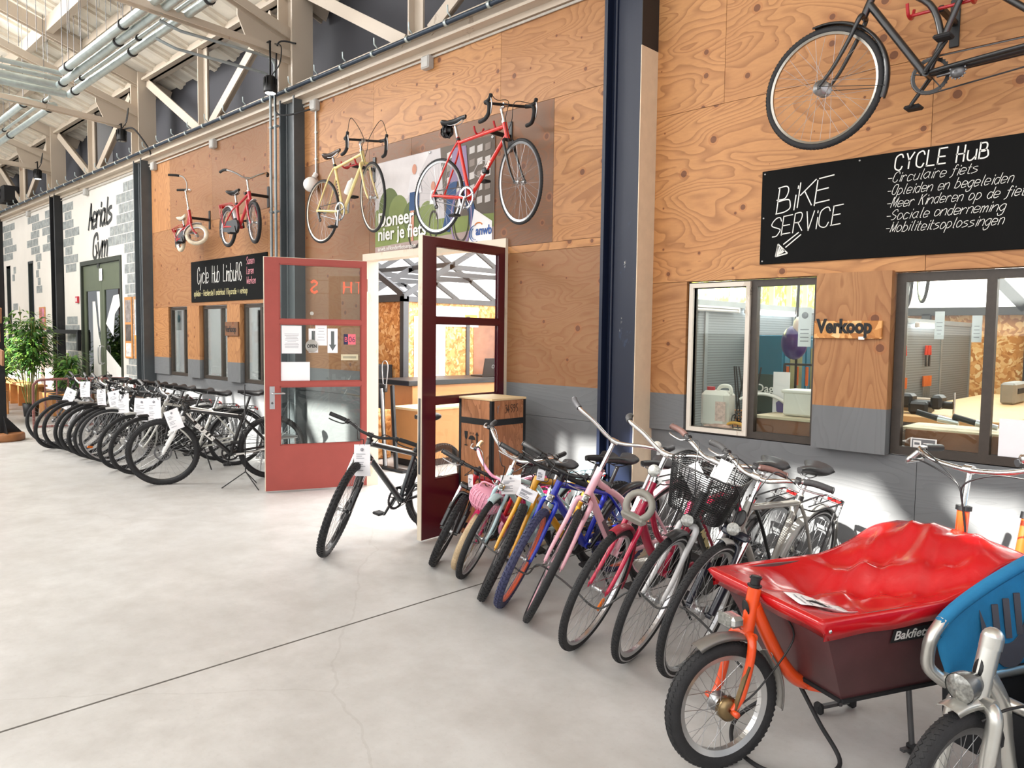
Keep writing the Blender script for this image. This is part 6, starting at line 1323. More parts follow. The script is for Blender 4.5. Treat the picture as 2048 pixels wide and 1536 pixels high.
# ------------------------------------------------------------------ gym end of the hall
M_OLIVE = mat('door_olive', '5c6450', .5, var=.05); M_FRDARK = mat('door_frame_dark', '34392f', .5)
mb = MB(); x0, x1 = -16.42, -14.2
mb.box(x0, x0+.07, -.02, .1, 0, 2.97); mb.box(x1-.07, x1, -.02, .1, 0, 2.97); mb.box(x0+.07, x1-.07, -.02, .1, 2.89, 2.97); struct('trim_12', mb, M_FRDARK)
for k, (a, b) in enumerate(((x0+.07, (x0+x1)/2), ((x0+x1)/2, x1-.07))):
    mb = MB(); y0, y1 = .02, .06; mb.box(a+.004, a+.12, y0, y1, .01, 2.88); mb.box(b-.12, b-.004, y0, y1, .01, 2.88); mb.box(a+.12, b-.12, y0, y1, .01, .30); mb.box(a+.12, b-.12, y0, y1, 2.40, 2.88)
    o = tag(mb.build('door_%d' % (k+3), M_OLIVE), kind='structure'); MB().box(a+.12, b-.12, .037, .043, .30, 2.40).build('pane', glass('gym_glass', 'b8c0bc', 1.4) if k == 0 else bpy.data.materials['gym_glass'], o)
    dm = MB(); a2, b2 = a+.13, b-.13; W2 = b2-a2
    if k == 0: dm.prism([(a2+W2*.42, .35), (b2-.01, .35), (b2-.01, 1.35), (a2+W2*.8, 1.6), (a2+W2*.62, 2.2), (a2+W2*.42, 2.2)], -.001, 0, Matrix.Translation((0, .034, 0))); dm.prism([(b2-.1, 1.75), (b2-.01, 1.6), (b2-.01, 2.38), (b2-.2, 2.38)], -.001, 0, Matrix.Translation((0, .034, 0)))
    else: dm.prism([(a2+.01, .35), (b2-.01, .35), (b2-.01, .98), (a2+.01, 1.3)], -.001, 0, Matrix.Translation((0, .034, 0))); dm.prism([(a2+.01, 1.78), (a2+W2*.5, 1.55), (a2+W2*.62, 1.95), (b2-.02, 2.1), (b2-.08, 2.3), (a2+W2*.55, 2.28)], -.001, 0, Matrix.Translation((0, .034, 0)))
    dm.build('window_film', M_WHITE, o)
    h = MB(); xx = b-.06 if k == 0 else a+.06; h.tube(cr([(xx, .02, 1.05), (xx, -.04, 1.05), (xx, -.04, 1.35), (xx, .02, 1.35)], 4), .012, 8); h.build('door_handle', M_ALU, o)
t, R3 = sheet_on('number_sticker', 'small white number plate above the olive gym doors', 'sticker', (-15.3, -.0, 2.68), (1, 0, 0), .16, .22); lettering('10', .12, paint('c86a5a'), t, Matrix.Translation((-.07, -.0012, -.04)), .0003)
t = empty('alarm_box', (-16.62, 0, 2.25), 'small red alarm call point beside the olive door', 'alarm'); mb = MB(); mb.bbox((0, -.02, 0), (.13, .04, .13), .006); mb.build('case', paint('c22a3a', .5), t); mb = MB(); mb.box(-.035, .035, -.0415, -.04, -.035, .035); mb.build('window', M_WHITE, t)
t = empty('gym_lettering', (-15.78, -.001, 3.62), 'dark script lettering reading Aerials Gym on the white wall', 'lettering'); INK = mat('script_ink', '3a3c3c', .7); mb = MB(); strokes(mb, 'Aerials', (-.12, -.004, -.06), (1, 0, .02), (0, 0, 1), .43, .07, .25, sx=.66, gap=.16); mb.build('word', INK, t); mb = MB(); strokes(mb, 'Gym', (.08, -.004, -.62), (1, 0, .02), (0, 0, 1), .42, .07, .25, sx=.82, gap=.14); mb.build('word', INK, t)
def poster(x, z, w_, h_, label, cols, y=-.02, backing=True):
    t = empty('poster_board', (x, 0, z), label, 'poster'); mb = MB()
    if backing: mb.bbox((w_/2, -.012, h_/2), (w_, .022, h_), .003); mb.build('panel', M_WOOD, t)
    for (a, b, c_, d, col) in cols:
        mb = MB(); mb.box(a, b, -.0245, -.023, c_, d); p = mb.build('poster', mat('poster_'+col, col, .6, var=.5, sc=14), t)
poster(-14.05, 1.18, .34, 1.05, 'narrow wooden poster board left of the far grey column with dark photos', [(.04, .30, .62, 1.0, '8d8480'), (.04, .30, .30, .58, '5c5450'), (.05, .29, .03, .26, 'd8d4d0')])
poster(-13.62, 1.18, .36, 1.05, 'narrow wooden poster board beside the far grey column with pale posters', [(.04, .32, .40, 1.0, 'c8ccd0'), (.05, .31, .32, .38, 'e8a040')])
poster(-19.3, 1.2, .42, .95, 'poster board with photos on the far white wall', [(.03, .2, .45, .92, 'b86a60'), (.22, .4, .45, .92, 'c07890'), (.03, .2, .05, .42, '8aa0b8')])
# black post with timber signs on a log slice, far left
t = empty('sign_post', (-13.25, -2.02, 0), 'black post with plank signs standing on a log slice', 'sign post'); mb = MB(); mb.bar((-.02, 0, .12), (-.12, 0, 4.4), .09, .09, 0, up=(0, 1, 0)); mb.build('post', M_BLACK, t)
mb = MB(); mb.lathe([(0, .0), (.26, 0), (.275, .03), (.27, .10), (.25, .115), (0, .115)], 24, 'Z'); mb.build('log_base', M_WOODD, t)
for a in range(4): mb = MB(); mb.prism([(.03, .11), (.24, .11), (.03, .36)], .012, 0, Matrix.Rotation(a*PI/2, 4, 'Z') @ Matrix.Translation((0, -.006, 0))); mb.build('gusset', M_BLACK, t)
for k, z in enumerate((1.74, 1.45, 1.15)): mb = MB(); mb.bbox((-.09, -.06, z+.12), (.66, .03, .22), .004, 0, Matrix.Rotation((.05, -.02, .12)[k], 4, 'Y')); mb.build('plank', mat('weathered_plank', '94684a', .7, var=.2, sc=7), t)
t = empty('curtain', (-16.3, -1.75, 0), 'dark red curtain hanging at the left edge', 'curtain'); mb = MB(); vs = []
for i in range(41):
    x = i*.03; vs += [(x, .05*math.sin(i*.9), .45), (x, .045*math.sin(i*.9+.1), 2.4)]
mb.add(vs, [(2*i, 2*i+2, 2*i+3, 2*i+1) for i in range(40)], 0, True); o = mb.build('cloth', mat('curtain_red', '7a1424', .85), t); mb = MB(); mb.tube([(-.1, 0, 2.42), (1.3, 0, 2.42)], .015, 8); mb.tube([(-.1, 0, 0), (-.1, 0, 2.42)], .02, 8); mb.tube([(1.3, 0, 0), (1.3, 0, 2.42)], .02, 8); mb.build('rail', M_BLACK, t)
t = empty('wall_post', (-19.6, -1.8, 0), 'maroon post standing at the far left edge', 'post'); mb = MB(); mb.bbox((0, 0, 2.0), (.3, .2, 3.98), .01); mb.build('shaft', paint('5a2028', .5), t); mb = MB(); mb.bbox((0, 0, .012), (.4, .3, .024), .004); mb.build('foot_plate', M_BLACK, t)
# wooden chairs
def chair(loc, rz_, label):
    t = empty('slat_chair', loc, label, 'chair', rot=(0, 0, rz_)); mb = MB()
    for k in range(4): mb.bbox((0, -.17+.11*k, .45), (.42, .09, .022), .005)
    mb.build('seat', M_WOOD, t)
    for sx in (-1, 1):
        for sy in (-1, 1): mb = MB(); mb.bar((sx*.19, sy*.19, 0), (sx*.19, sy*.19 + (.07 if sy > 0 else 0), .44 if sy < 0 else .92), .035, .035, 0, up=(0, 1, 0)); mb.build('leg', M_WOOD, t)
    mb = MB()
    for k in range(5): mb.bar((-.14+.07*k, .2, .5), (-.14+.07*k, .255, .88), .035, .014, 0, up=(0, 1, 0))
    mb.bar((-.19, .255, .89), (.19, .255, .89), .025, .06); mb.build('backrest', M_WOOD, t)
    mb = MB()
    for s in (-1, 1): mb.bar((s*.19, -.19, .2), (s*.19, .2, .2), .02, .03); mb.bar((s*.19, -.19, .40), (s*.19, .2, .40), .02, .05)
    mb.build('stretcher', M_WOOD, t)
chair((-17.4, -1.35, 0), 2.2, 'slatted pine chair behind the black sign post'); chair((-18.6, -1.7, 0), 2.0, 'slatted pine chair at the far left edge behind the nearer one')
# bench and timber planters along the far wall
t = empty('timber_bench', (-20.1, -.35, 0), 'long low timber bench under the far white wall', 'bench'); mb = MB(); mb.bbox((0, 0, .47), (3.8, .36, .05), .006); mb.build('top', M_WOOD, t)
for x in (-1.8, -1.1, -.4, .3, 1.0, 1.75): mb = MB(); mb.bbox((x, 0, .222), (.05, .32, .444), .004); mb.build('leg', M_WOOD, t)
mb = MB(); mb.bbox((0, .12, .25), (3.6, .02, .38), .004); mb.build('back_panel', M_WOODD, t)
for x, lb in ((-16.95, 'square pine planter box left of the black column'), (-16.45, 'square pine planter box in front of the olive doors')):
    t = empty('planter_box', (x, -.42, 0), lb, 'planter'); mb = MB(); mb.bbox((0, 0, .22), (.36, .36, .42), .008); mb.build('box', M_WOOD, t); mb = MB(); mb.box(-.15, .15, -.15, .15, .42, .435); mb.build('soil', mat('soil', '3a2c22', .9), t)
def leaf_mat(): 
    tt = NT('bamboo_leaf'); v = tt.coord('Object'); tt.link(tt.ramp(tt.noise(v, 7, 3, .6), [(.3, lin('2f4f2a')), (.5, lin('4a7a34')), (.7, lin('9ab84a'))]), tt.b.inputs['Base Color']); tt.b.inputs['Roughness'].default_value = .45; return tt.m
LEAF = leaf_mat()
def plant(loc, H, sp, n, pot, label, seed, potcol='1a1a1c'):
    rnd = random.Random(seed); t = empty('potted_bamboo', loc, label, 'plant'); mb = MB(); mb.lathe([(0, 0), (pot*.42, 0), (pot*.5, pot*.9), (pot*.46, pot*.9), (pot*.44, pot*.8), (0, pot*.8)], 18, 'Z'); mb.build('pot', mat('pot_'+potcol, potcol, .5), t)
    st = MB(); lf = MB()
    for i in range(n):
        a = rnd.uniform(0, 2*PI); r = rnd.uniform(.1, 1)*sp*.5; h = H*rnd.uniform(.6, 1); base = V((math.cos(a)*pot*.25, math.sin(a)*pot*.25, pot*.8)); tip = V((math.cos(a)*r, math.sin(a)*r, h)); path = cr([base, base.lerp(tip, .5)+V((0, 0, .1*h)), tip], 6); st.tube(path, [.009]*6+[.006]*6+[.003], 6)
        for k in range(85):
            f_ = rnd.uniform(.34, 1)**.7; q = path[min(12, int(f_*12))]; b = rnd.uniform(0, 2*PI); L = rnd.uniform(.12, .24); dr = V((math.cos(b), math.sin(b), rnd.uniform(-.5, .35))).normalized(); off = q+dr*rnd.uniform(0, .26*sp+.05); sd = dr.cross(V((0, 0, 1))).normalized()*L*.14; mid = off+dr*L*.5+V((0, 0, .01)); tp = off+dr*L+V((0, 0, -.25*L))
            lf.add([off, mid+sd, tp, mid-sd, mid+V((0, 0, .006))], [(0, 1, 4), (1, 2, 4), (2, 3, 4), (3, 0, 4)], 0, True)
    st.build('stem', mat('bamboo_stem', '8a8a4a', .5), t); lf.build('foliage', LEAF, t)
plant((-16.67, -.85, 0), 2.1, .95, 15, .28, 'tall bushy bamboo in a black pot by the red barrier', 3)
plant((-15.55, -.45, 0), 1.25, .4, 6, .26, 'small leafy plant standing in front of the olive doors', 5); plant((-18.3, -1.05, 0), 1.6, .6, 8, .28, 'dark leafy plant behind the plank signs by the far wall', 8)
# tubular barrier
t = empty('crowd_barrier', (-13.55, -1.55, 0), 'rust red tubular barrier behind the far bikes', 'barrier'); RST = mat('barrier_rust', '8a5650', .5, var=.15); dv = V((.28, 1, 0)).normalized(); Lb = 1.42; mb = MB()
mb.tube(cr([(0, 0, .10), (0, 0, .72), dv*.03+V((0, 0, .82)), dv*.12+V((0, 0, .87)), dv*.5+V((0, 0, .88)), dv*(Lb-.5)+V((0, 0, .88)), dv*(Lb-.12)+V((0, 0, .87)), dv*(Lb-.03)+V((0, 0, .82)), dv*Lb+V((0, 0, .72)), dv*Lb+V((0, 0, .10))], 4), .021, 8); mb.tube([V((0, 0, .14)), dv*Lb+V((0, 0, .14))], .018, 8); mb.build('outer_frame', RST, t)
mb = MB()
for k in range(1, 9): q = dv*(Lb*k/9); mb.tube([q+V((0, 0, .14)), q+V((0, 0, .87))], .011, 6)
mb.build('bar', RST, t)
for q in (V((0, 0, 0)), dv*Lb): mb = MB(); nn = V((-dv.y, dv.x, 0)); mb.tube(cr([q+nn*.22+V((0, 0, .014)), q+nn*.12+V((0, 0, .04)), q+V((0, 0, .12)), q-nn*.12+V((0, 0, .04)), q-nn*.22+V((0, 0, .014))], 4), .014, 6); mb.build('foot', RST, t)
t = empty('rail_bracket', (-17.75, -.32, 0), 'black bracket rail projecting in front of the black column', 'rail'); mb = MB(); mb.bar((-.05, .08, 1.62), (1.30, .28, 1.62), .06, .08); mb.bar((1.26, .27, 1.62), (1.26, .27, 1.25), .06, .08); mb.build('rail', M_BLACK, t); mb = MB(); mb.bbox((-.35, .06, 1.62), (.6, .05, .06), .005); mb.build('white_end', M_WHITE, t)
# slim black sign stand in front of the red door
t = empty('sign_stand', (-7.62, -1.02, 0), 'thin black tripod stand in front of the red door', 'stand'); mb = MB(); mb.tube([(0, 0, .16), (0, 0, 1.1)], .006, 6)
for a in (-2.0, .1, 2.2): mb.tube([(0, 0, .17), (.24*math.cos(a), .24*math.sin(a), .006)], .006, 6)
mb.build('tripod', M_BLACK, t)
# things behind the red door glass
t = empty('steel_stool', (-8.0, -.42, 0), 'chrome stool seen through the lower red door pane', 'stool'); mb = MB(); mb.bbox((0, 0, .46), (.34, .3, .03), .01); mb.build('seat', M_ALU, t)
for sx in (-1, 1):
    for sy in (-1, 1): mb = MB(); mb.tube([(sx*.14, sy*.12, .45), (sx*.18, sy*.15, .0)], .009, 6); mb.build('leg', M_CHROME, t)
# ------------------------------------------------------------------ inside the shop
M_BFRAME = mat('shed_frame_grey', '3c3d40', .5, var=.08); M_IWHITE = mat('insulated_panel', 'e6e8ec', .6, var=.015, sc=.5); M_BROWNB = mat('cardboard', '8a5a3c', .7, var=.08)
mb = MB(); mb.box(-16, 6, 8.5, 8.6, 0, 6); mb.box(-16, -15.9, .1, 8.5, 0, 6); mb.box(5.9, 6, .1, 8.5, 0, 6); struct('wall_back', mb, M_IWHITE)
mb = MB(); mb.box(-4.62, -4.5, .1, 8.5, 0, 4.2); struct('wall_inner', mb, M_IWHITE)
# OSB office shed facing the doorway
t = empty('office_shed', (-9.2, 2.25, 0), 'OSB site office with dark grey frame seen through the doorway', 'shed')
Hs = 2.22; mb = MB(); mb.box(0, .06, 0, 4.2, 0, Hs-.08, 0); mb.build('side_panel', M_OSB, t)
mb = MB(); mb.box(-3.5, 0, 0, .06, 0, Hs-.08, 0); mb.build('front_panel', M_OSB, t)
mb = MB(); mb.box(.0, .09, -.03, 4.2, Hs-.08, Hs); mb.box(-3.5, .09, -.03, .06, Hs-.08, Hs)
for y in (.0, 1.95, 2.95, 4.12): mb.box(.0, .09, y-.03, y+.07, 0, Hs)
for y in (1.25, 2.30): mb.box(.02, .085, y, y+.07, 0, 1.95)
mb.box(-.9, -.84, -.03, .05, 0, Hs); mb.box(.0, .085, 2.9, 4.2, 1.9, 1.98); mb.box(-2.2, -1.5, -.03, .03, 0.9, .98)
for k in range(5):      # roof trusses: rafters and ties
    x = .04-k*1.05
    for (a, b) in (((0, Hs), (2.1, Hs+1.15)), ((4.2, Hs), (2.1, Hs+1.15)), ((.9, Hs+.5), (3.3, Hs+.5))): mb.bar((x, a[0], a[1]), (x, b[0], b[1]), .05, .08)
for y in (.0, 1.0, 2.1, 3.2): mb.bar((.1, y, Hs+1.15-abs(2.1-y)*.55), (-4.3, y, Hs+1.15-abs(2.1-y)*.55), .05, .07)
mb.bar((.05, 0, Hs+.02), (-2.2, 0, Hs+1.2), .06, .09); mb.bar((-4.4, 0, Hs+.02), (-2.2, 0, Hs+1.2), .06, .09); mb.bar((.05, .05, Hs+1.1), (-3, .05, Hs), .06, .09); mb.build('frame', M_BFRAME, t)
mb = MB(); mb.box(.061, .066, 1.42, 2.28, .5, 1.88); mb.build('window', mat('brown_window', '8a5a42', .25, var=.3, sc=3), t)
mb = MB(); mb.box(.061, .07, 3.0, 4.1, 0.05, 1.88); mb.build('door', mat('shed_door', 'b86a34', .5, var=.2, sc=2), t)
mb = MB(); mb.box(.09, .10, 3.02, 3.95, 1.98, 2.12); s_ = mb.build('sign_board', M_OSB, t); lettering('Kantoor', .16, M_INK, s_, frame_m((.103, 3.08, 2.0), (0, 1, 0), (0, 0, 1)), .001, offset=.003, xs=.9)
sheet_on('notice', 'tall white schedule sheet on the left of the OSB office wall', 'notice', (-9.132, 2.75, 1.45), (0, 1, 0), .62, .95, build=lambda m, w_, h_: ([m.box(-.26+.13*i, -.20+.13*i, -.0013, -.0008, -.42, .42) for i in range(4)], [mat('print_peach', 'e8c8a8', .8)])[1])
sheet_on('notice', 'white no-smoking sheet on the OSB office wall', 'notice', (-9.132, 4.75, 1.55), (0, 1, 0), .26, .34, build=lambda m, w_, h_: (m.lathe([(.07, -.0013), (.085, -.0013), (.085, -.0008), (.07, -.0008)], 20, 'Y', closed=True), m.bar((-.055, -.001, .055), (.055, -.001, -.055), .0006, .014), [M_INK])[2])
t = empty('poster_board', (-9.132, 3.35, 1.98), 'colourful poster hanging at the top of the OSB office wall', 'poster'); mb = MB(); mb.box(-.001, .002, -.5, .42, -.2, .12); mb.build('poster', mat('poster_pale', 'c9cdd2', .6, var=.3, sc=9), t); mb = MB(); mb.box(.002, .003, .12, .40, -.06, .0); mb.build('yellow_patch', paint('e8c040', .6), t); mb = MB(); mb.box(.002, .003, -.5, .42, -.11, -.07); mb.build('blue_band', paint('4a5a9a', .6), t)
# counter
t = empty('shop_counter', (-8.35, 1.55, 0), 'pale brown shop counter with black top inside the doorway', 'counter'); M_CNT = mat('counter_board', 'c98f58', .5, var=.05)
mb = MB(); mb.bbox((0, 1.4, .53), (.62, 2.8, .86), .004); mb.build('body', M_CNT, t); mb = MB(); mb.bbox((.0, 1.38, 1.0), (.74, 2.98, .07), .006); mb.build('top', M_BLACK, t); mb = MB(); mb.bbox((0, 1.4, .05), (.58, 2.76, .10), .004); mb.build('plinth', M_BLACKM, t)
sheet_on('notice', 'small dark camera notice stuck on the counter front', 'notice', (-8.034, 3.55, .72), (0, 1, 0), .34, .2, mat('notice_grey', '5c5c5e', .6), build=lambda m, w_, h_: (m.box(-.14, -.04, -.0013, -.0008, -.07, .07), m.box(.0, .14, -.0013, -.0008, -.02, .0), [M_WHITE])[2])
t = empty('display_plinth', (-7.55, 1.3, 0), 'lower pale brown desk in front of the shop counter', 'desk'); mb = MB(); mb.bbox((0, .5, .40), (.5, 1.5, .62), .004); mb.build('body', M_CNT, t); mb = MB(); mb.bbox((0, .5, .725), (.54, 1.54, .03), .004); mb.build('top', mat('desk_top', 'e2c79a', .5), t); mb = MB(); mb.bbox((0, .5, .05), (.46, 1.46, .09), .004); mb.build('plinth', M_BLACKM, t)
t = empty('laptop', (-8.3, 3.15, 1.036), 'black laptop open on the shop counter', 'laptop'); mb = MB(); mb.bbox((0, 0, .012), (.26, .38, .022), .004); mb.build('base', M_BLACK, t); mb = MB(); mb.bbox((0, 0, .13), (.012, .38, .26), .004, 0, Matrix.Translation((.13, 0, .02)) @ Matrix.Rotation(.2, 4, 'Y')); s_ = mb.build('screen', M_BLACKM, t); mb = MB(); mb.lathe([(.022, 0), (.027, 0), (.027, .001), (.022, .001)], 16, 'X', M=Matrix.Translation((.163, 0, .15)) @ Matrix.Rotation(.2, 4, 'Y'), closed=True); mb.build('logo', M_ALU, s_)
t = empty('barcode_scanner', (-8.2, 3.62, 1.036), 'black hand scanner standing on the shop counter', 'scanner'); mb = MB(); mb.lathe([(0, 0), (.05, 0), (.045, .015), (0, .02)], 14, 'Z'); mb.build('stand', M_BLACK, t); mb = MB(); mb.bar((0, -.02, .015), (0, .04, .14), .035, .03, 0, up=(1, 0, 0)); mb.bar((0, -.02, .12), (0, .11, .16), .05, .04, 0, up=(1, 0, 0)); mb.build('handle', M_BLACK, t)
t = empty('paper_tub', (-8.42, 3.75, 1.036), 'small blue and white tub on the shop counter', 'tub'); mb = MB(); mb.lathe([(0, 0), (.06, 0), (.065, .13), (0, .13)], 16, 'Z'); mb.build('tub', paint('9cc4c8', .5), t)
t = empty('oil_bottle', (-8.3, 4.25, 1.036), 'tall black bottle at the right end of the shop counter', 'bottle'); mb = MB(); mb.lathe([(0, 0), (.06, 0), (.06, .2), (.03, .26), (.025, .34), (0, .34)], 14, 'Z'); mb.build('bottle', M_BLACK, t)
# work stand corner left of the counter
t = empty('osb_bin', (-8.35, 1.0, 0), 'low OSB bin left of the counter', 'bin'); mb = MB(); mb.bbox((0, 0, .33), (.35, .6, .64), .006); mb.build('body', M_OSB, t)
t = empty('blue_crate', (-8.38, 1.0, .652), 'blue plastic tub on top of the OSB bin', 'tub'); mb = MB(); mb.lathe([(0, 0), (.14, 0), (.17, .24), (.16, .24), (.13, .02), (0, .02)], 4, 'Z', M=Matrix.Rotation(PI/4, 4, 'Z')); mb.build('tub', paint('2a55b0', .45), t)
t = empty('repair_stand', (-7.55, .75, 0), 'pair of black and silver bike rack uprights inside the doorway', 'bike rack'); mb = MB()
for dx in (-.25, .0, .22): mb.bar((dx, 0, .01), (dx-.22, .1, 1.02), .05, .03, 0, up=(0, 1, 0))
mb.bar((-.4, 0, .02), (.4, 0, .02), .08, .03); mb.build('upright', M_BLACK, t); mb = MB()
for dx in (-.20, .05): mb.tube([(dx, -.03, .05), (dx-.2, .05, .98)], .018, 8)
mb.build('silver_tube', M_ALU, t); mb = MB()
for dx in (-.45, -.18): mb.tube(cr([(dx, .1, .98), (dx-.03, .1, 1.25), (dx+.03, .1, 1.32), (dx+.09, .1, 1.25), (dx+.05, .1, .98)], 5), .007, 6); mb.bbox((dx+.02, .1, .98), (.07, .06, .10), .01, 1)
mb.build('wire_hook', [M_ALU, M_BLACK], t)
t = empty('dark_cabinet', (-9.75, 2.05, 0), 'black cabinet at the left edge of the doorway', 'cabinet'); mb = MB(); mb.bbox((0, 0, .6), (.8, .3, 1.18), .008); mb.build('body', M_BLACKM, t); mb = MB(); mb.bbox((0, -.16, .6), (.74, .02, 1.1), .005); mb.build('door', M_BLACK, t)

# ---- workshop behind the right-hand windows
def pegboard(name, col):
    tt = NT(name); v = tt.coord('Object'); sx = tt.node('ShaderNodeSeparateXYZ'); tt.link(v, sx.inputs[0])
    a = tt.math('LESS_THAN', tt.math('FRACT', tt.math('MULTIPLY', sx.outputs[2], 38.0)), .38); c = lin(col)
    tt.link(tt.mix(tt.math('MULTIPLY', a, .65), c, tuple(x*.45 for x in c)), tt.b.inputs['Base Color']); tt.b.inputs['Roughness'].default_value = .5; tt.b.inputs['Metallic'].default_value = .2; return tt.m
M_PEG = pegboard('pegboard_grey', '8e9494')
t = empty('tool_panel', (-3.95, 1.0, 0), 'long grey perforated tool panel behind the left workshop window', 'tool panel'); mb = MB()
for k in range(4): mb.bbox((0, .5+k*1.0, 1.0), (.04, .98, 1.98), .004)
mb.build('panel', M_PEG, t); mb = MB()
for k in range(5): mb.bbox((.0, k*1.0, 1.0), (.07, .06, 2.0), .004)
mb.bar((0, 0, 2.0), (0, 4.0, 2.0), .08, .06); mb.build('frame', mat('panel_frame', '9aa0a0', .4, .4), t)
mb = MB(); mb.box(-4.49, -4.40, 1.0, 6.0, 2.0, 2.06); mb.box(-4.49, -4.40, 1.0, 6.0, 2.6, 2.7)
for k in range(11): mb.box(-4.49, -4.42, 1.0+k*.5, 1.03+k*.5, 2.06, 2.6)
o = tag(mb.build('window_8', M_WHITE), kind='structure')
def foliage():
    tt = NT('foliage_view_glow'); v = tt.coord('Object'); a = tt.noise(v, 9, 6, .7); b = tt.noise(v, 2.2, 3, .6); col = tt.ramp(a, [(.35, lin('7a9a28')), (.5, lin('c8d850')), (.62, lin('f4f4d0'))]); col = tt.mix(tt.ramp(b, [(.55, 0.0), (.7, .7)]), col, lin('f0c428')); tt.link(col, tt.b.inputs['Base Color']); tt.link(col, tt.b.inputs['Emission Color']); tt.b.inputs['Emission Strength'].default_value = 1.1; return tt.m
MB().box(-4.495, -4.485, 1.0, 6.0, 2.06, 2.6).build('pane', foliage(), o)  # opaque pane with a foliage view painted on; its glow stands in for daylight
def tube_lamp(a, b, label, lit=True):
    a, b = V(a), V(b); t = empty('tube_lamp', a, label, 'lamp'); mb = MB(); d = b-a; mb.tube([V((0, 0, 0)), d], .018, 10); mb.build('tube', M_TUBEL if lit else M_WHITE, t); mb = MB(); mb.bar(V((0, 0, .03)), d+V((0, 0, .03)), .04, .02); mb.build('fitting', M_WHITE, t)
    for q in (V((0, 0, 0)), d): mb = MB(); mb.bbox(q+V((0, 0, .008)), (.045, .045, .05), .006); mb.build('end_cap', M_WHITE, t)
tube_lamp((-3.88, 2.75, 1.93), (-3.88, 3.95, 1.93), 'lit tube lamp on top of the tool panel in the left workshop window'); tube_lamp((-3.88, 1.1, 1.93), (-3.88, 2.55, 1.93), 'unlit tube lamp left of the lit one on the tool panel', False)
t = empty('blue_cabinet', (-3.72, 3.45, 0), 'tall teal blue steel cabinet in front of the tool panel', 'cabinet'); mb = MB(); mb.bbox((0, 0, .85), (.36, 1.1, 1.68), .006); mb.build('body', paint('2f7a94', .45), t)
for k in (-1, 1): mb = MB(); mb.bbox((.185, k*.27, .85), (.02, .5, 1.6), .004); d_ = mb.build('door', paint('2f7a94', .45), t); mb = MB(); mb.bbox((.20, k*.06, .9), (.02, .02, .12), .004); mb.build('handle', M_ALU, d_)
for k, (y, lb) in enumerate(((3.2, 'left yellowed poster on the blue cabinet'), (3.72, 'right yellowed poster on the blue cabinet'))): sheet_on('notice', lb, 'notice', (-3.522, y, 1.3), (0, 1, 0), .3, .5, mat('poster_ochre', '8a8458', .7, var=.25))
# sill shelf with things behind the left pane
t = empty('sill_shelf', (-2.44, .27, 0), 'cardboard lined shelf unit behind the left workshop window', 'shelf'); mb = MB(); mb.bbox((.28, .0, 1.12), (.54, .36, .02), .002); mb.bbox((-.22, 0, .985), (.46, .36, .02), .002); mb.build('board', mat('shelf_pale', 'd8c8a8', .6), t); mb = MB(); mb.box(.02, .55, -.17, -.165, .99, 1.11); mb.build('cardboard_front', M_BROWNB, t); mb = MB(); mb.box(-.44, .55, .16, .18, 0, 1.12); mb.build('back_panel', M_WOOD, t)
t = empty('canister', (-2.78, .22, .996), 'translucent white canister with red cap in the left workshop window', 'canister'); M_CAN = mat('canister_white', 'e4e0d6', .4, var=.04); mb = MB(); mb.bbox((0, 0, .14), (.22, .15, .27), .03, smooth=False); mb.tube(cr([(-.01, 0, .26), (.02, 0, .305), (.09, 0, .305), (.105, 0, .25)], 5), .014, 8); mb.build('body', M_CAN, t); mb = MB(); mb.tube([(-.06, 0, .265), (-.06, 0, .30)], .03, 14); mb.build('cap', paint('b02030', .5), t); mb = MB(); mb.box(.02, .10, -.0765, -.0755, .06, .20); mb.build('label', mat('label_pink', 'e0c0b4', .6, var=.3, sc=40), t)
t = empty('storage_bin', (-2.14, .28, 1.132), 'white plastic storage bin on the cardboard shelf', 'storage bin'); mb = MB(); mb.bbox((0, 0, .085), (.27, .20, .165), .012); mb.build('tub', M_CAN, t); mb = MB(); mb.bbox((0, 0, .165), (.29, .22, .022), .006); mb.build('rim', M_CAN, t)
t = empty('display_card', (-2.50, .40, .996), 'dark green and white card with white letters leaning behind the mullion', 'card'); mb = MB(); mb.box(-.10, .05, 0, .006, 0, .40); mb.build('green_panel', mat('card_green', '2e4038', .6), t); mb = MB(); mb.box(.05, .17, 0, .006, .06, .42); mb.build('white_panel', M_PAPER, t); mb = MB(); mb.lathe([(0, 0), (.03, .02), (.035, .08), (0, .11)], 10, 'Z', (.11, -.002, .12), M=Matrix.Diagonal((1, .1, 1, 1))); mb.build('purple_print', paint('5a4a86', .6), t); lettering('Dag', .085, M_WHITE, t, Matrix.Translation((-.08, -.002, .27)), .0005, offset=.001)
t = empty('wire_basket', (-2.56, .27, .996), 'tangle of black wire baskets behind the window', 'basket'); mb = MB(); rnd = random.Random(4)
for k in range(7): mb.tube(cr([(-.13+.04*k, -.06, .01), (-.13+.04*k, -.075, .10), (-.11+.04*k, .08, .13)], 4), .004, 5)
for k in range(6): mb.tube([(-.14, -.07+.02*k, .02+.02*k), (.14, -.07+.02*k, .02+.02*k)], .004, 5)
for k in range(5): mb.tube([(rnd.uniform(-.15, 0), .05, .05), (rnd.uniform(-.2, .1), .08, .45)], .006, 5)
mb.build('wires', M_BLACK, t)
t = empty('mudguard', (-2.50, .33, 1.0), 'loose white mudguard arching behind the white canister', 'mudguard'); mb = MB(); fender_mb(mb, (0, 0, 0), .26, .025, 35, 125); mb.build('mudguard', M_WHITE, t, Matrix.Rotation(.3, 4, 'Z'))
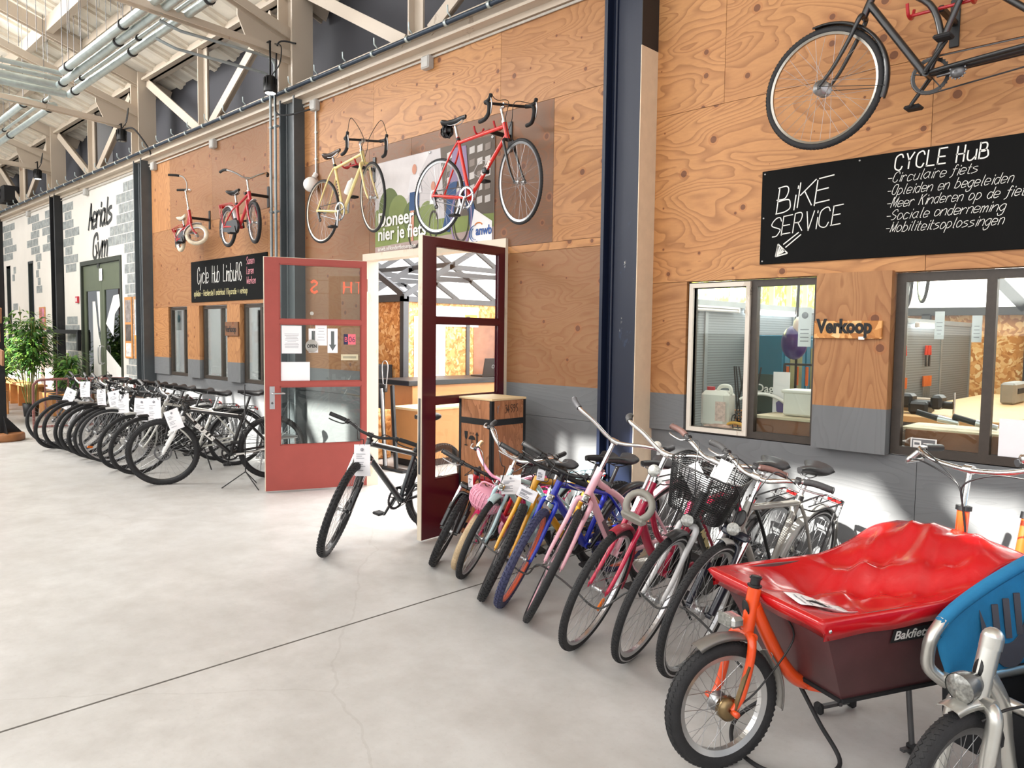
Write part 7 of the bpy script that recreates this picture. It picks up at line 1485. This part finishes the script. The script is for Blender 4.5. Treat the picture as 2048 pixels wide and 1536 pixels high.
t = empty('gloves', (-2.72, .15, .997), 'crumpled red and white rag on the window sill', 'rag'); mb = MB(); mb.ball((0, 0, .02), .06, 12, 0, (1.6, .7, .35)); mb.ball((-.08, 0, .015), .04, 10, 0, (1.4, .8, .35)); mb.build('cloth', mat('rag', 'd8b0a0', .8, var=.4, sc=20), t)
t = empty('tape_roll', (-2.61, .16, .997), 'yellow handle loop lying on the window sill', 'handle'); mb = MB(); mb.tube(cr([(-.06, 0, .012), (-.05, 0, .045), (0, 0, .055), (.055, 0, .045), (.06, 0, .012)], 5), .011, 8); mb.build('loop', paint('e8a81c', .4), t)
t = empty('screwdriver_rack', (-2.80, 2.0, 1.42), 'row of orange handled screwdrivers hanging at the post edge', 'tools'); mb = MB(); mb.bar((-.3, 0, 0), (.3, 0, 0), .02, .02); mb.bar((-.3, 0, 0), (-.3, 0, -1.42), .02, .02); mb.bar((.3, 0, 0), (.3, 0, -1.42), .02, .02); mb.build('rail', M_STEEL, t)
for k in range(7): mb = MB(); mb.tube([(-.27+.09*k, 0, -.02), (-.27+.09*k, 0, -.19)], .014, 8); h_ = mb.build('screwdriver', paint('e8742a', .4), t); mb = MB(); mb.tube([(-.27+.09*k, 0, -.19), (-.27+.09*k, 0, -.36)], .005, 6); mb.build('shank', M_ALU, h_)
t = empty('bike_helmet', (-2.95, 1.85, 1.62), 'purple and white childrens helmet hanging by the post', 'helmet'); mb = MB(); mb.ball((0, 0, 0), .14, 18, 0, (.8, .9, 1.1)); mb.build('shell', paint('3a2a78', .3), t); mb = MB(); mb.ball((.05, 0, .14), .09, 12, 0, (.7, .9, 1.1)); mb.build('visor', M_WHITE, t); mb = MB(); mb.tube([(0, 0, .2), (0, .05, .7)], .004, 5); mb.tube([(0, .05, .7), (0, .05, -1.62)], .012, 6); mb.build('strap', M_BLACK, t)
sheet_on('notice', 'tall white service notice inside the left workshop window', 'notice', (-2.10, .085, 1.73), (1, 0, 0), .085, .255, build=lambda m, w_, h_: (m.lathe([(0, -.0013), (.022, -.0013), (.022, -.0008), (0, -.0008)], 14, 'Y', (0, 0, .075)), [m.box(-.028, .028, -.0013, -.0008, -.02-.025*k, -.014-.025*k) for k in range(4)], [M_GREYINK])[2])
# workbench, tool wall and lamps behind the right pane
t = empty('workbench', (-2.0, 1.5, 0), 'long timber topped workbench with grey drawer fronts', 'workbench'); mb = MB(); mb.bbox((.35, 1.7, 1.05), (.9, 3.4, .05), .006); mb.build('top', mat('bench_top', 'd9b27c', .5, var=.08), t); M_DRW = mat('drawer_grey', 'b9bcb8', .4, .1); mb = MB(); mb.bbox((.35, 1.7, .51), (.82, 3.3, 1.02), .004); mb.build('body', mat('bench_body', '5a5c5c', .5), t)
for k in range(6):
    for j in range(5): mb = MB(); mb.bbox((.77, .32+k*.545, .14+j*.185), (.02, .50, .15), .004); d_ = mb.build('drawer', M_DRW, t); mb = MB(); mb.bbox((.785, .32+k*.545, .19+j*.185), (.012, .46, .02), .003); mb.build('handle', M_WHITE, d_)
t = empty('bench_vice', (-1.86, 1.75, 1.076), 'black bench vice on the near end of the workbench', 'vice'); mb = MB(); mb.bbox((0, 0, .05), (.14, .2, .1), .02); mb.bbox((.12, 0, .10), (.08, .16, .11), .02); mb.bbox((-.10, 0, .10), (.10, .15, .11), .02); mb.tube([(-.35, 0, .08), (.22, 0, .08)], .03, 10); mb.build('body', M_BLACK, t); mb = MB(); mb.tube([(.23, 0, .18), (.23, 0, -.05)], .009, 8); mb.build('handle', M_CHROME, t)
t = empty('wire_tin', (-1.98, 2.05, 1.076), 'round tin standing behind the bench vice', 'tin'); mb = MB(); mb.lathe([(0, 0), (.13, 0), (.13, .10), (0, .10)], 20, 'Z'); mb.build('tin', mat('tin_brown', '8a7458', .5), t)
t = empty('radio', (-1.6, 3.6, 1.076), 'grey workshop radio on the workbench', 'radio'); mb = MB(); mb.bbox((0, 0, .1), (.12, .5, .2), .02); mb.build('case', mat('radio_grey', '9a9a94', .5), t); mb = MB(); mb.bbox((.063, 0, .12), (.006, .3, .05), .003); mb.build('dial', M_INK, t)
t = empty('bench_grinder', (-1.45, 4.4, 1.076), 'black power tool at the far end of the workbench', 'power tool'); mb = MB(); mb.bbox((0, 0, .05), (.18, .6, .08), .02); mb.tube(cr([(0, -.2, .08), (0, -.18, .25), (0, .1, .25), (0, .14, .08)], 5), .03, 8); mb.build('body', M_BLACK, t)
t = empty('tool_wall', (-2.52, 2.2, 0), 'grey perforated tool wall above the workbench', 'tool panel'); mb = MB()
for k in range(3): mb.bbox((0, .6+k*1.2, .92), (.04, 1.18, 1.82), .004)
mb.build('panel', M_PEG, t); mb = MB(); mb.bar((0, 0, 1.85), (0, 3.6, 1.85), .06, .05)
for k in range(4): mb.bbox((0, k*1.2, .92), (.06, .05, 1.86), .004)
mb.build('frame', mat('panel_frame', '9aa0a0', .4, .4), t)
tube_lamp((-2.44, 3.55, 1.80), (-2.44, 4.35, 1.80), 'lit tube lamp at the right end of the tool wall'); tube_lamp((-2.44, 2.2, 1.80), (-2.44, 2.5, 1.80), 'short lit lamp at the left end of the tool wall')
for g_, (y, z) in enumerate(((2.75, 1.28), (3.15, 1.28), (3.95, 1.28))):
    for k in range(6):
        t = empty('screwdriver', (-2.475, y+.045*k, z), 'orange screwdriver in the '+('left', 'middle', 'right')[g_]+' row on the tool wall', 'screwdriver', ('left', 'middle', 'right')[g_]+' row of orange screwdrivers'); mb = MB(); mb.tube([(0, 0, 0), (0, 0, -.11)], .014, 8); mb.build('handle', paint('e8742a', .4), t); mb = MB(); mb.tube([(0, 0, -.11), (0, 0, -.24)], .005, 6); mb.build('shank', M_ALU, t)
    for k in range(2):
        t = empty('pliers', (-2.475, y+.05+.11*k, z+.32), ('left', 'right')[k]+' pair of pliers in the '+('left', 'middle', 'right')[g_]+' group with orange grips on the tool wall', 'pliers'); mb = MB()
        for s in (-1, 1): mb.tube([(0, s*.012, 0), (0, s*.03, -.10)], .012, 6)
        mb.build('grip', paint('e0402a', .4), t); mb = MB(); mb.tube([(0, 0, -.10), (0, 0, -.22)], .012, 6); mb.build('jaw', M_STEEL, t)
t = empty('chain_whip', (-2.46, 2.42, 1.60), 'black frame tools hanging at the left of the tool wall', 'tools'); mb = MB()
for k in range(4): mb.tube([(0, .07*k, .1), (0, .07*k+.05, -.35-.05*k)], .016, 6)
mb.build('handle', M_BLACK, t)
mb = MB(); mb.box(-4.4, 5.9, 6.2, 6.3, 0, 2.02); struct('wall_osb', mb, M_OSB)
mb = MB(); mb.box(-4.4, 5.9, 6.12, 6.2, 1.98, 2.08)
for k in range(9): mb.box(-4.3+k*1.15, -4.2+k*1.15, 6.12, 6.2, 0, 2.0)
for k in range(4): x = -4.2+k*2.2; mb.bar((x, 6.16, 2.05), (x+1.1, 6.16, 3.3), .08, .12); mb.bar((x+2.2, 6.16, 2.05), (x+1.1, 6.16, 3.3), .08, .12); mb.bar((x+.5, 6.16, 2.6), (x+1.7, 6.16, 2.6), .08, .12)
struct('trim_13', mb, M_BFRAME)
mb = MB(); mb.box(-.66, -.6, 2.5, 6.1, 0, 2.0); struct('wall_osb_side', mb, M_OSB)
hangb = bk(dict(R=.336, tw=.014, rim='d0d0d0', wb=1.0, a=.42, bb=.275, ha=73, stl=.5, frame='race', col='9a4a2a', bar='drop', bw=.42, barcol='alu', kick=False, saddle='3a3a3a', cables=False), 'bike with white rims hanging inside above the tool wall', matrix=wall_mat((-2.55, 3.55, 2.32), (-2.15, 2.65, 2.32), .42, .336))
m = MB(); m.tube([(0, 0, 0), (0, 0, 1.6)], .006, 5); m.tube([(.22, -.5, 0), (.22, -.5, 1.6)], .006, 5); o = m.build('ceiling_hook', M_STEEL); o.location = (-2.45, 3.35, 2.6); tag(o, 'steel hanging rods above the tool wall', 'hook')
for k, (x, lb) in enumerate(((-1.12, 'white notice on the right workshop pane left of the mullion'), (-1.31, 'white notice on the right workshop pane near the post'))): sheet_on('notice', lb, 'notice', (x, .085, 1.74-.02*(1-k)), (1, 0, 0), .05, .16 if k else .15, build=lambda m, w_, h_: lines(m, w_, h_, 4, .4))
sheet_on('notice', 'blank white paper on the lower right workshop pane at the photo edge', 'notice', (-.90, .048, 1.11), (1, 0, 0), .16, .24)
for k, (a, b) in enumerate(((-1.47, -1.07), (-1.02, -.61))):
    t = empty('cardboard_sheet', (a, .10, 1.02), ('left', 'right')[k]+' brown cardboard sheet standing behind the right workshop window', 'cardboard'); mb = MB(); mb.bbox(((b-a)/2, 0, .052), (b-a, .012, .104), .002); mb.build('sheet', M_BROWNB, t)
    if k == 1: mb = MB(); mb.box(.05, .25, -.0075, -.0065, .085, .09); mb.box(.05, .055, -.0075, -.0065, .01, .09); mb.prism([(.09, .07), (.105, .05), (.095, .05), (.095, .01), (.085, .01), (.085, .05), (.075, .05)], -.001, 0, Matrix.Translation((0, -.0065, 0))); mb.build('box_print', M_INK, t)
t = empty('sill_shelf', (-1.04, .28, 0), 'pale sill board behind the right workshop window', 'shelf'); mb = MB(); mb.bbox((0, 0, 1.125), (.92, .34, .02), .002); mb.build('board', mat('shelf_pale', 'd8c8a8', .6), t); mb = MB(); mb.box(-.44, .44, .15, .17, 0, 1.11); mb.build('back_panel', M_WOOD, t)
t, R3 = sheet_on('camera_notice', 'grey and white camera surveillance sticker on the lower right window', 'sticker', (-1.355, .049, 1.045), (1, 0, 0), .14, .072, M_WHITE, build=lambda m, w_, h_: (m.box(-.062, .062, -.0012, -.0008, -.03, .03, 0), m.box(-.055, -.012, -.0016, -.0012, -.022, .022, 1), m.box(-.048, -.02, -.002, -.0016, -.004, .010, 0), m.box(.0, .05, -.0016, -.0012, .004, .010, 1), m.box(-.005, .055, -.0016, -.0012, -.008, -.003, 1), [mat('notice_grey', '6c6c6e', .6), M_WHITE])[5])
for k, (x, z, rr) in enumerate(((-1.36, 1.15, -.35), (-1.16, 1.14, -.3))):
    t = empty('hand_tool', (x, .26, z+.035), ('left', 'right')[k]+' black handled tool lying on the right workshop sill', 'tool'); mb = MB(); mb.tube([(-.1, 0, .03), (.02, 0, 0)], .018, 8); mb.build('handle', M_BLACK, t); mb = MB(); mb.tube([(.02, 0, 0), (.13, 0, -.018)], [.022, .016], 8); mb.build('head', M_ALU, t)
# far left windows: a few things seen inside
t = empty('locker', (-12.2, 3.0, 0), 'green locker behind the first left window', 'locker'); mb = MB(); mb.bbox((0, 0, 1.0), (.9, .5, 1.98), .01); mb.build('body', paint('2c7a4a', .5), t); mb = MB(); mb.bbox((0, -.26, 1.0), (.84, .02, 1.9), .005); mb.build('door', paint('2c7a4a', .5), t)
t = empty('locker', (-11.6, 3.6, 0), 'grey white locker behind the second left window', 'locker'); mb = MB(); mb.bbox((.4, 0, 1.0), (1.6, .5, 1.98), .01); mb.build('body', mat('locker_white', 'c8cccc', .5), t); mb = MB(); mb.bbox((.4, -.26, 1.0), (1.5, .02, 1.9), .005); mb.build('door', mat('locker_white', 'c8cccc', .5), t)
t = empty('steel_shelf', (-10.6, 1.2, 0), 'dark shelf rack behind the third left window', 'shelf'); mb = MB()
for x in (-.6, .6):
    for y in (-.2, .2): mb.bar((x, y, 0), (x, y, 2.0), .04, .04)
for z in (.3, .9, 1.5, 1.95): mb.bbox((0, 0, z), (1.24, .44, .03), .004)
mb.build('rack', M_BLACKM, t)
sheet_on('notice', 'white round-logo notice in the first left window', 'notice', (-12.02, .085, 1.82), (1, 0, 0), .2, .3, build=lambda m, w_, h_: (m.lathe([(0, -.0013), (.06, -.0013), (.06, -.0008), (0, -.0008)], 16, 'Y', (0, 0, .03)), [mat('logo_teal', '4a8a9a', .6)])[1])
